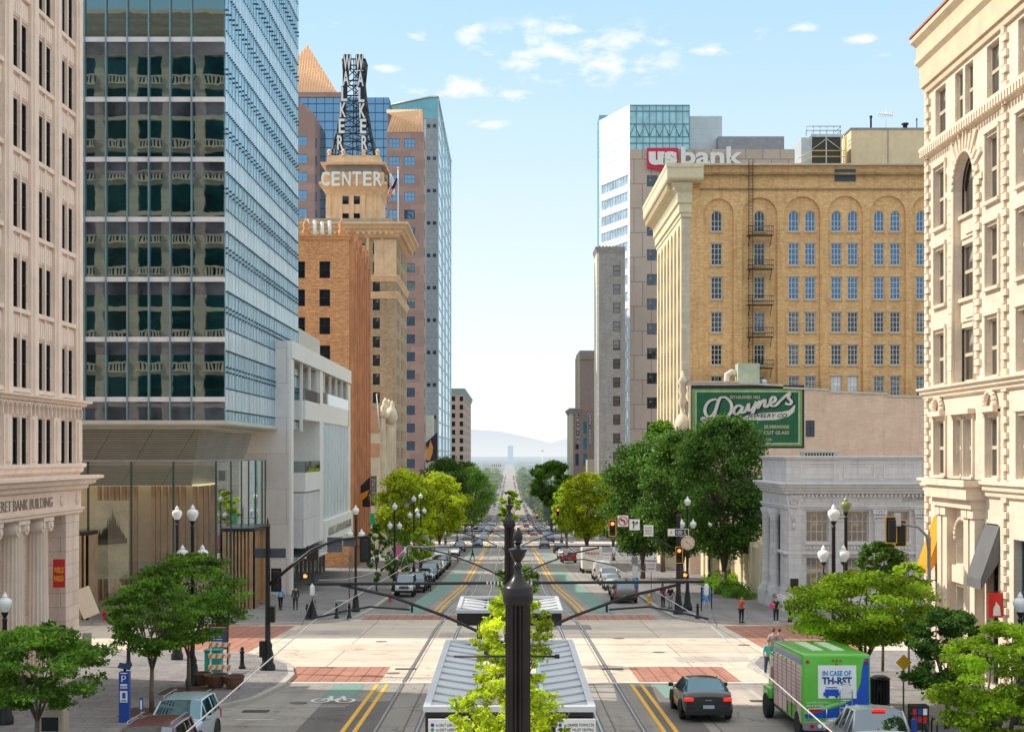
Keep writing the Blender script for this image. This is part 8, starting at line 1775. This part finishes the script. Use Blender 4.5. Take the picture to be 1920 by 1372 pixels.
for D in list(np.arange(322, 700, 15)) + list(np.arange(700, 2300, 26)):
    for x in (-9.4, -6.1, 6.1, 9.4):
        if rng.random() < (.72 if abs(x) > 8 and D < 540 else .5):
            y = D + rng.uniform(-4, 4); o = bpy.data.objects.new('far_car', rng.choice(TM)); C.objects.link(o); o.location = (x + rng.uniform(-.3, .3), y, gz(y) + .03); o.rotation_euler = (0, 0, PI if x < 0 else 0)
            o.location.z = gz(y) + .12 if y > 560 else o.location.z
            tagit(o, 'tiny car in the long line of traffic far down the street', 'car', 'distant traffic far down the street')

# ---- green delivery truck
m_shut = mat('pinkish_shutter', (.74, .54, .52), .45, .15, var=.22, scale=.7)
t = thing('delivery_truck', 'bright green delivery truck with IN CASE OF THIRST rear panel and silver hand truck', 'truck', (0, 0, 0))
m_tg = mat('green_truck_paint', (.12, .50, .04), .35, .1, var=.05, coat=.5); m_tb = mat('blue_truck_paint', (.01, .08, .48), .4, 0, var=.05, coat=.2)
HW, L_, Z0, Z1 = 1.12, 4.9, .5, 2.86
bm = BM(); bbox(bm, -HW, HW, 0, L_, Z0, Z1, .09, 0, 3); o0(obj('box_body', bm, m_tg, t, smooth=40))
bm = BM(); q = [(.95, Z0 + .28), (1.06, Z0 + .28), (1.06, 2.72), (.93, 2.72), (.84, 2.4), (.78, 1.9), (.6, 1.45), (.2, 1.2), (-.3, 1.05), (-.75, .95), (-1.06, .9), (-1.06, .86), (-1.06, Z0 + .28)]
bm.faces.new([bm.verts.new((x, -.006, z)) for x, z in q]); o0(obj('blue_swoosh', bm, m_tb, t))
bm = BM(); q = [(-1.06, .92), (-.5, 1.02), (-.1, 1.18), (.3, 1.28), (.3, 1.33), (-.2, 1.25), (-.6, 1.12), (-1.06, 1.0)]; bm.faces.new([bm.verts.new((x, -.010, z)) for x, z in q]); o0(obj('pale_stripe', bm, flat((.3, .65, .25), .4), t))
bm = BM(); box(bm, -.62, .64, -.02, -.005, 1.42, 2.5); o0(obj('rear_panel', bm, m_white, t)); m_dkb = flat((.01, .06, .25), .5); m_ltb = flat((.03, .25, .6), .5)
tb = lambda s, x, z, w_, h_, m, nm='lettering', **kw: o0(text(t, s, (x, -.028, z), S_, .3, m, .003, nm, w=w_, h=h_, **kw))
tb('IN CASE OF', 0, 2.24, .94, .17, m_ltb, bold=.008); tb('TH-RST', 0, 2.0, .98, .24, m_dkb, bold=.012)
bm = BM()
for a, c_, z0, z1 in ((-.45, .1, 1.5, 1.62), (-.4, .05, 1.62, 1.72)): box(bm, a, c_, -.03, -.021, z0, z1)
for x in (-.33, -.02): q = BM(); lathe(q, [(.06, -.01), (.06, .01)], seg=12); merge(bm, q, Matrix.Translation((x, -.03, 1.5)) @ Matrix.Rotation(PI / 2, 4, 'X'))
box(bm, -.36, 0, -.03, -.021, 1.76, 1.79); o0(obj('printed_car_picture', bm, m_tb, t))
tb('Home & Office Water Delivery', -.62, 1.28, .8, .07, m_white); tb('801-4 WATERS', -.72, 1.18, .55, .08, m_white); tb('Mount Olympus', .6, 1.16, .68, .16, m_white, shear=.3); tb('www.mountolympus.com', .68, 1.0, .5, .04, m_white)
bm = BM(); box(bm, -1.02, -.5, -.012, -.006, .96, 1.1); o0(obj('red_decal', bm, m_red, t))
for x, z in ((-.96, 2.62), (.96, 2.62), (-.12, 2.66), (0, 2.66), (.12, 2.66), (0, 2.54)): bm = BM(); q = BM(); r = .06 if abs(x) > .5 else .03; lathe(q, [(r, -.02), (r * .9, .03), (.01, .035)], seg=12); merge(bm, q, Matrix.Translation((x, -.02, z)) @ Matrix.Rotation(PI / 2, 4, 'X')); o0(obj('marker_lamp', bm, m_tail, t))
bm = BM(); bbox(bm, -1.1, 1.1, -.12, .2, .38, .68, .03); o0(obj('rear_bumper', bm, m_greymetal, t))
for x, m in ((-.85, m_tail), (-.6, m_white), (.85, m_tail)): bm = BM(); q = BM(); lathe(q, [(.07, -.02), (.06, .02)], seg=14); merge(bm, q, Matrix.Translation((x, -.14, .53)) @ Matrix.Rotation(PI / 2, 4, 'X')); o0(obj('tail_light', bm, m, t))
for k in range(6):
    y0 = .25 + k * .77; bm = BM(); box(bm, -HW - .012, -HW + .01, y0, y0 + .72, .62 if k not in (1, 2) else 1.05, 2.42); [box(bm, -HW - .016, -HW - .012, y0 + .04, y0 + .68, z, z + .012, 1) for z in np.arange(1.15, 2.4, .13)]; box(bm, -HW - .02, -HW, y0 + .725, y0 + .755, .6, 2.46, 1); o0(obj('roller_shutter', bm, [m_shut, m_sigb], t))
bm = BM(); box(bm, -HW - .01, -HW + .02, 0.1, L_ - .2, 2.5, 2.66); o0(obj('blue_stripe', bm, m_tb, t))
for x0, x1 in ((-.55, -.15), (.15, .55)): bm = BM(); box(bm, x0, x1, 1.2, 4.0, Z1, Z1 + .03); o0(obj('roof_panel', bm, flat((.62, .78, .55), .4), t))
bm = BM(); bbox(bm, -1.0, 1.0, L_ + .02, L_ + 1.5, .45, 2.35, .15, 0, 3); o0(obj('cab', bm, m_tg, t, smooth=40)); bm = BM(); box(bm, -1.02, -1.0, L_ + .35, L_ + 1.1, 1.4, 2.1); box(bm, -.8, .8, L_ + 1.49, L_ + 1.53, 1.4, 2.1); o0(obj('cab_windows', bm, g_car, t))
bm = BM(); bbox(bm, -.85, .85, L_ + 1.3, L_ + 2.5, .5, 1.35, .12, 0, 3); o0(obj('bonnet', bm, m_tg, t, smooth=40))
for sx in (-1, 1):
    bm = BM(); bbox(bm, min(sx * .8, sx * 1.3), max(sx * .8, sx * 1.3), L_ + .1, L_ + 1.2, .72, 1.15, .12); o0(obj('mudguard', bm, m_tg, t))
    for yy, xw in ((.9, 1.0), (L_ + .6, 1.2)):
        w_ = thing('wheel', None, None); w_.parent = t; w_.location = (sx * xw, yy, .46); bm = BM(); q = BM(); lathe(q, [(.28, -.14), (.43, -.14), (.46, -.08), (.46, .08), (.43, .14), (.28, .14)], seg=24); merge(bm, q, Matrix.Rotation(PI / 2, 4, 'Y')); o0(obj('tyre', bm, m_rubber, w_, smooth=40)); bm = BM(); q = BM(); lathe(q, [(.29, .08), (.27, .13), (.12, .05), (.08, .12), (.01, .12)], seg=20); merge(bm, q, Matrix.Rotation(sx * PI / 2, 4, 'Y')); o0(obj('rim', bm, m_alu, w_))
bm = BM(); box(bm, -.9, .9, .1, L_ + 2.2, .34, .5); o0(obj('chassis', bm, m_sigb, t))
t.location = (10.75, 47.2, gz(47.2)); t.rotation_euler = (-.036, 0, 0.012)
h = thing('hand_truck', 'silver two wheeled hand truck hung on the back of the green delivery truck', 'hand truck', (10.98, 46.95, gz(47) + .75)); bm = BM()
for x in (-.2, .2): tube(bm, [(x, 0, 0), (x, 0, .95), (x * .8, 0, 1.12)], .02, 6)
tube(bm, [(-.16, 0, 1.12), (-.08, 0, 1.2), (.08, 0, 1.2), (.16, 0, 1.12)], .02, 6); [tube(bm, [(-.2, 0, z), (.2, 0, z)], .018, 6) for z in (.15, .4, .65, .9)]; box(bm, -.22, .22, -.16, 0, -.02, 0); o0(obj('frame', bm, m_chr, h))
for x in (-.24, .24): bm = BM(); q = BM(); lathe(q, [(.1, -.03), (.1, .03)], seg=14); merge(bm, q, Matrix.Translation((x, 0, .08)) @ Matrix.Rotation(PI / 2, 4, 'Y')); o0(obj('wheel', bm, m_rubber, h))
bm = BM()
for a in (-.95, -.35): tube(bm, [(a, -.03, .3 + .4), (a, -.03, 1.08)], .018, 6)
tube(bm, [(-.95, -.03, 1.08), (-.35, -.03, 1.08)], .018, 6); o0(obj('grab_rail', bm, m_chr, t))
# ------------------------------------------------------------------ people: one skinned body each, clothing and hair as parts
m_skin = flat((.50, .28, .19), .6, var=.03)
def skinmesh(name, V, E, Rr, m, parent, sub=1):
    me = bpy.data.meshes.new(name); me.from_pydata(V, E, []); o = bpy.data.objects.new(name, me); C.objects.link(o)
    sk = o.modifiers.new('s', 'SKIN'); sk.use_smooth_shade = True; ss = o.modifiers.new('u', 'SUBSURF'); ss.levels = sub
    lay = me.skin_vertices[0].data
    for i, r in enumerate(Rr): lay[i].radius = r if isinstance(r, tuple) else (r, r)
    lay[0].use_root = True
    dg = bpy.context.evaluated_depsgraph_get(); dg.update(); n = bpy.data.meshes.new_from_object(o.evaluated_get(dg)); bpy.data.objects.remove(o)
    n.name = name; n.materials.clear(); n.materials.append(m); [setattr(p, 'use_smooth', True) for p in n.polygons]
    q = bpy.data.objects.new(name, n); C.objects.link(q); q.parent = parent; return q
def person(label, x, y, rot, shirt, trousers, hair=(.04, .025, .015), pose='stand', H=1.72, lift=.15, longhair=False, legs_bare=False, jacket=False, sleeves=.0, shoes=(.02, .02, .02), skirt=False):
    t = thing('person', label, 'person', (0, 0, 0)); k = H / 1.75; st = {'walk': .26, 'stand': .0, 'camera': .0, 'hip': .0}[pose]
    # faces -Y in its own space
    hipz, shz, nz = .93, 1.44, 1.52; V = [(0, 0, hipz)]; E = []; Rr = [(.15, .105)]
    def add(p, r, par): V.append(p); E.append((par, len(V) - 1)); Rr.append(r); return len(V) - 1
    w1 = add((0, .0, 1.12), (.135, .095), 0); ch = add((0, -.01, 1.32), (.165, .11), w1); sh = add((0, 0, 1.43), (.12, .085), ch); nk = add((0, -.01, 1.53), .052, sh); hb = add((0, -.02, 1.60), (.065, .075), nk); hm = add((0, -.02, 1.67), (.076, .092), hb); add((0, -.01, 1.74), (.055, .065), hm)
    L = {}
    for s in (1, -1):
        f = -st * s; hj = add((s * .095, 0, hipz - .06), (.085, .09), 0); kn = add((s * .10, f * .55 - .02, .50), (.056, .06), hj); an = add((s * .10, f + (.10 if f > 0 else 0), .09 + (.05 if f > 0 else 0)), (.036, .04), kn); hl = add((s * .10, f + (.08 if f > 0 else -.02), .04), (.038, .035), an); add((s * .115, f - .15, .03), (.042, .026), hl); L[s] = (hj, kn, an)
        sj = add((s * .17, 0, 1.42), .058, sh)
        if pose == 'camera': el = (s * .23, -.16, 1.20); wr = (s * .07, -.26, 1.52); hd = (s * .045, -.24, 1.60)
        elif pose == 'hip' and s > 0: el = (s * .26, .04, 1.16); wr = (s * .20, -.14, 1.02); hd = (s * .17, -.18, 1.0)
        else: sw = st * s * .9; el = (s * .24, sw * .4 + .03, 1.15); wr = (s * .25, sw * .9 - .05, .91); hd = (s * .245, sw - .07, .83)
        e = add(el, .042, sj); w_ = add(wr, .028, e); add(tuple(a + (b - a) * .55 for a, b in zip(wr, hd)), (.038, .02), w_); L[('a', s)] = (sj, e, w_, wr, hd)
    b = skinmesh('body', V, E, Rr, m_skin, t, 1)
    bm = bmesh.new(); bm.from_mesh(b.data)                      # fingers, nose, ears, eyes
    for s in (1, -1):
        sj, e, w_, wr, hd = L[('a', s)]; d = (Vector(hd) - Vector(wr)).normalized(); q = d.cross(Vector((s, 0, 0))); q = q.normalized() if q.length > .1 else Vector((0, 1, 0))
        for j, ln in enumerate((.062, .075, .070, .055)):
            base = Vector(hd) + q * (.026 * (j - 1.5) / 1.5); c_ = base + d * ln * .55; tube(bm, [base - d * .03, base + d * .01, c_, c_ + (d * .6 + Vector((-s * .5, 0, 0))) * ln * .45], [.010, .009, .008, .006], 6)
        tube(bm, [Vector(wr) + d * .02 + q * -.02, Vector(wr) + d * .05 - q * .045, Vector(wr) + d * .085 - q * .05], [.012, .010, .007], 6)
    tube(bm, [(0, -.10, 1.665), (0, -.125, 1.635), (0, -.105, 1.625)], [.008, .014, .01], 6); [tube(bm, [(s * .076, -.01, 1.675), (s * .085, .005, 1.655), (s * .076, 0, 1.63)], [.012, .016, .01], 6) for s in (1, -1)]
    bm.to_mesh(b.data); bm.free()
    bm = BM(); [box(bm, s * .03 - .012, s * .03 + .012, -.118, -.104, 1.667, 1.68) for s in (1, -1)]; box(bm, -.022, .022, -.113, -.1, 1.597, 1.604); o0(obj('eyes_and_mouth', bm, flat((.08, .03, .025), .5), b))
    def sub(idx, edges, grow, m, nm, over=None):
        mp = {i: j for j, i in enumerate(idx)}; vv = [V[i] for i in idx]; rr = [tuple((a + grow) for a in (Rr[i] if isinstance(Rr[i], tuple) else (Rr[i], Rr[i]))) for i in idx]
        return skinmesh(nm, vv, [(mp[a], mp[c_]) for a, c_ in edges], rr, m, t, 1)
    mt = flat(trousers, .8); ids = [0] + [i for s in (1, -1) for i in L[s]]; ed = [e for e in E if e[0] in ids and e[1] in ids]
    if not skirt: sub(ids, ed, .018, mt, 'trousers')
    elif skirt: bm = BM(); lathe(bm, [(.20, .52), (.17, .8), (.145, .98)], seg=18); o0(obj('skirt', bm, mt, t))
    ids = [w1, ch, sh] + [i for s in (1, -1) for i in (L[('a', s)][:3] if (jacket or sleeves) else L[('a', s)][:2])]
    ids = [w1, 0] + ids[1:]; ed = [e for e in E if e[0] in ids and e[1] in ids]
    sub(ids, ed, .02, flat(shirt, .85), 'jacket' if jacket else 'shirt')
    for s in (1, -1): an = V[L[s][2]]; bm = BM(); bbox(bm, an[0] - .05, an[0] + .05, an[1] - .20, an[1] + .08, an[2] - .09, an[2] + .0, .025); o0(obj('shoe', bm, flat(shoes, .5), t))
    bm = BM(); q = BM(); bmesh.ops.create_icosphere(q, subdivisions=2, radius=.1)
    for v in q.verts:
        v.co.z *= 1.08; v.co.x *= .88
        if v.co.y < -.02 and v.co.z < .03: v.co.y = -.02 + v.co.y * .1; v.co.x *= .98
    merge(bm, q, Matrix.Translation((0, .01, 1.695)))
    if longhair: tube(bm, [(0, .06, 1.70), (0, .085, 1.58), (0, .08, 1.44)], [.07, .075, .04], 10)
    o0(obj('hair', bm, flat(hair, .8), t, smooth=True))
    t.scale = (k, k, k); t.location = (x, y, gz(y) + lift); t.rotation_euler = (0, 0, rot); return t
PX = lambda px, D: hx(px, D)
person('man in light blue shirt and black trousers walking away on the far left corner', PX(526, 105), 105, PI, (.25, .48, .78), (.015, .015, .018), pose='walk', sleeves=1, H=1.75)
person('man in dark grey suit walking away beside the blue shirted man', PX(554, 105), 105, PI + .2, (.06, .065, .07), (.05, .055, .06), pose='walk', jacket=True, H=1.76)
person('person in red shirt raising both hands to the face on the far right corner', PX(1390, 93.6), 93.6, .3, (.60, .07, .06), (.012, .012, .013), pose='camera', H=1.7)
person('woman in dark jacket and leggings with white shoes by the bank steps', PX(1455, 93.6), 93.6, -.2, (.03, .03, .05), (.015, .02, .035), pose='camera', H=1.66, longhair=True, jacket=True, shoes=(.8, .8, .8))
b = thing('handbag', 'bright pink handbag at the side of the woman by the bank steps', 'bag', (PX(1448.5, 93.4), 93.4, G(93.4) + .98)); bm = BM(); bbox(bm, -.18, .16, -.09, .09, 0, .27, .05); o0(obj('bag_body', bm, flat((.85, .03, .25), .6), b)); bm = BM(); tube(bm, [(-.12, 0, .25), (-.03, 0, .5), (.12, 0, .25)], .012, 6); o0(obj('strap', bm, flat((.6, .02, .18), .6), b))
person('person in teal shirt and jeans crossing the street, left front of the green truck', PX(1441, 65), 65, PI, (.10, .42, .38), (.04, .06, .12), hair=(.3, .18, .08), pose='walk', H=1.72, lift=.01)
person('person in grey plaid shirt beyond the teal shirted one', PX(1450, 69.5), 69.5, PI - .3, (.35, .28, .28), (.03, .035, .06), hair=(.12, .07, .04), pose='walk', H=1.8, lift=.01)
person('dark haired person in pale shirt, rightmost of the three by the green truck', PX(1461, 70.5), 70.5, PI + .3, (.5, .4, .36), (.03, .03, .04), hair=(.12, .04, .02), pose='stand', H=1.7, lift=.01)
person('small figure in black crossing the sunlit street mid block', PX(886, 206), 206, R(70), (.02, .02, .02), (.02, .02, .022), pose='walk', jacket=True, lift=.02)
person('person in black standing in the road beside the parked cars on the left', PX(805, 131), 131, .4, (.02, .02, .03), (.02, .02, .03), pose='stand', jacket=True, lift=.02)
person('person in dark magenta top standing behind the tall pole on the right', PX(1243, 108), 108, .5, (.22, .03, .12), (.03, .03, .04), pose='hip', longhair=True)
person('person in black top and grey trousers beside the magenta topped one', PX(1257, 106.5), 106.5, -.6, (.02, .02, .02), (.3, .3, .31), pose='stand')
person('tiny pedestrian in blue on the left pavement under the yellow-green trees', PX(832, 215), 215, .2, (.05, .15, .4), (.03, .03, .05), pose='walk')
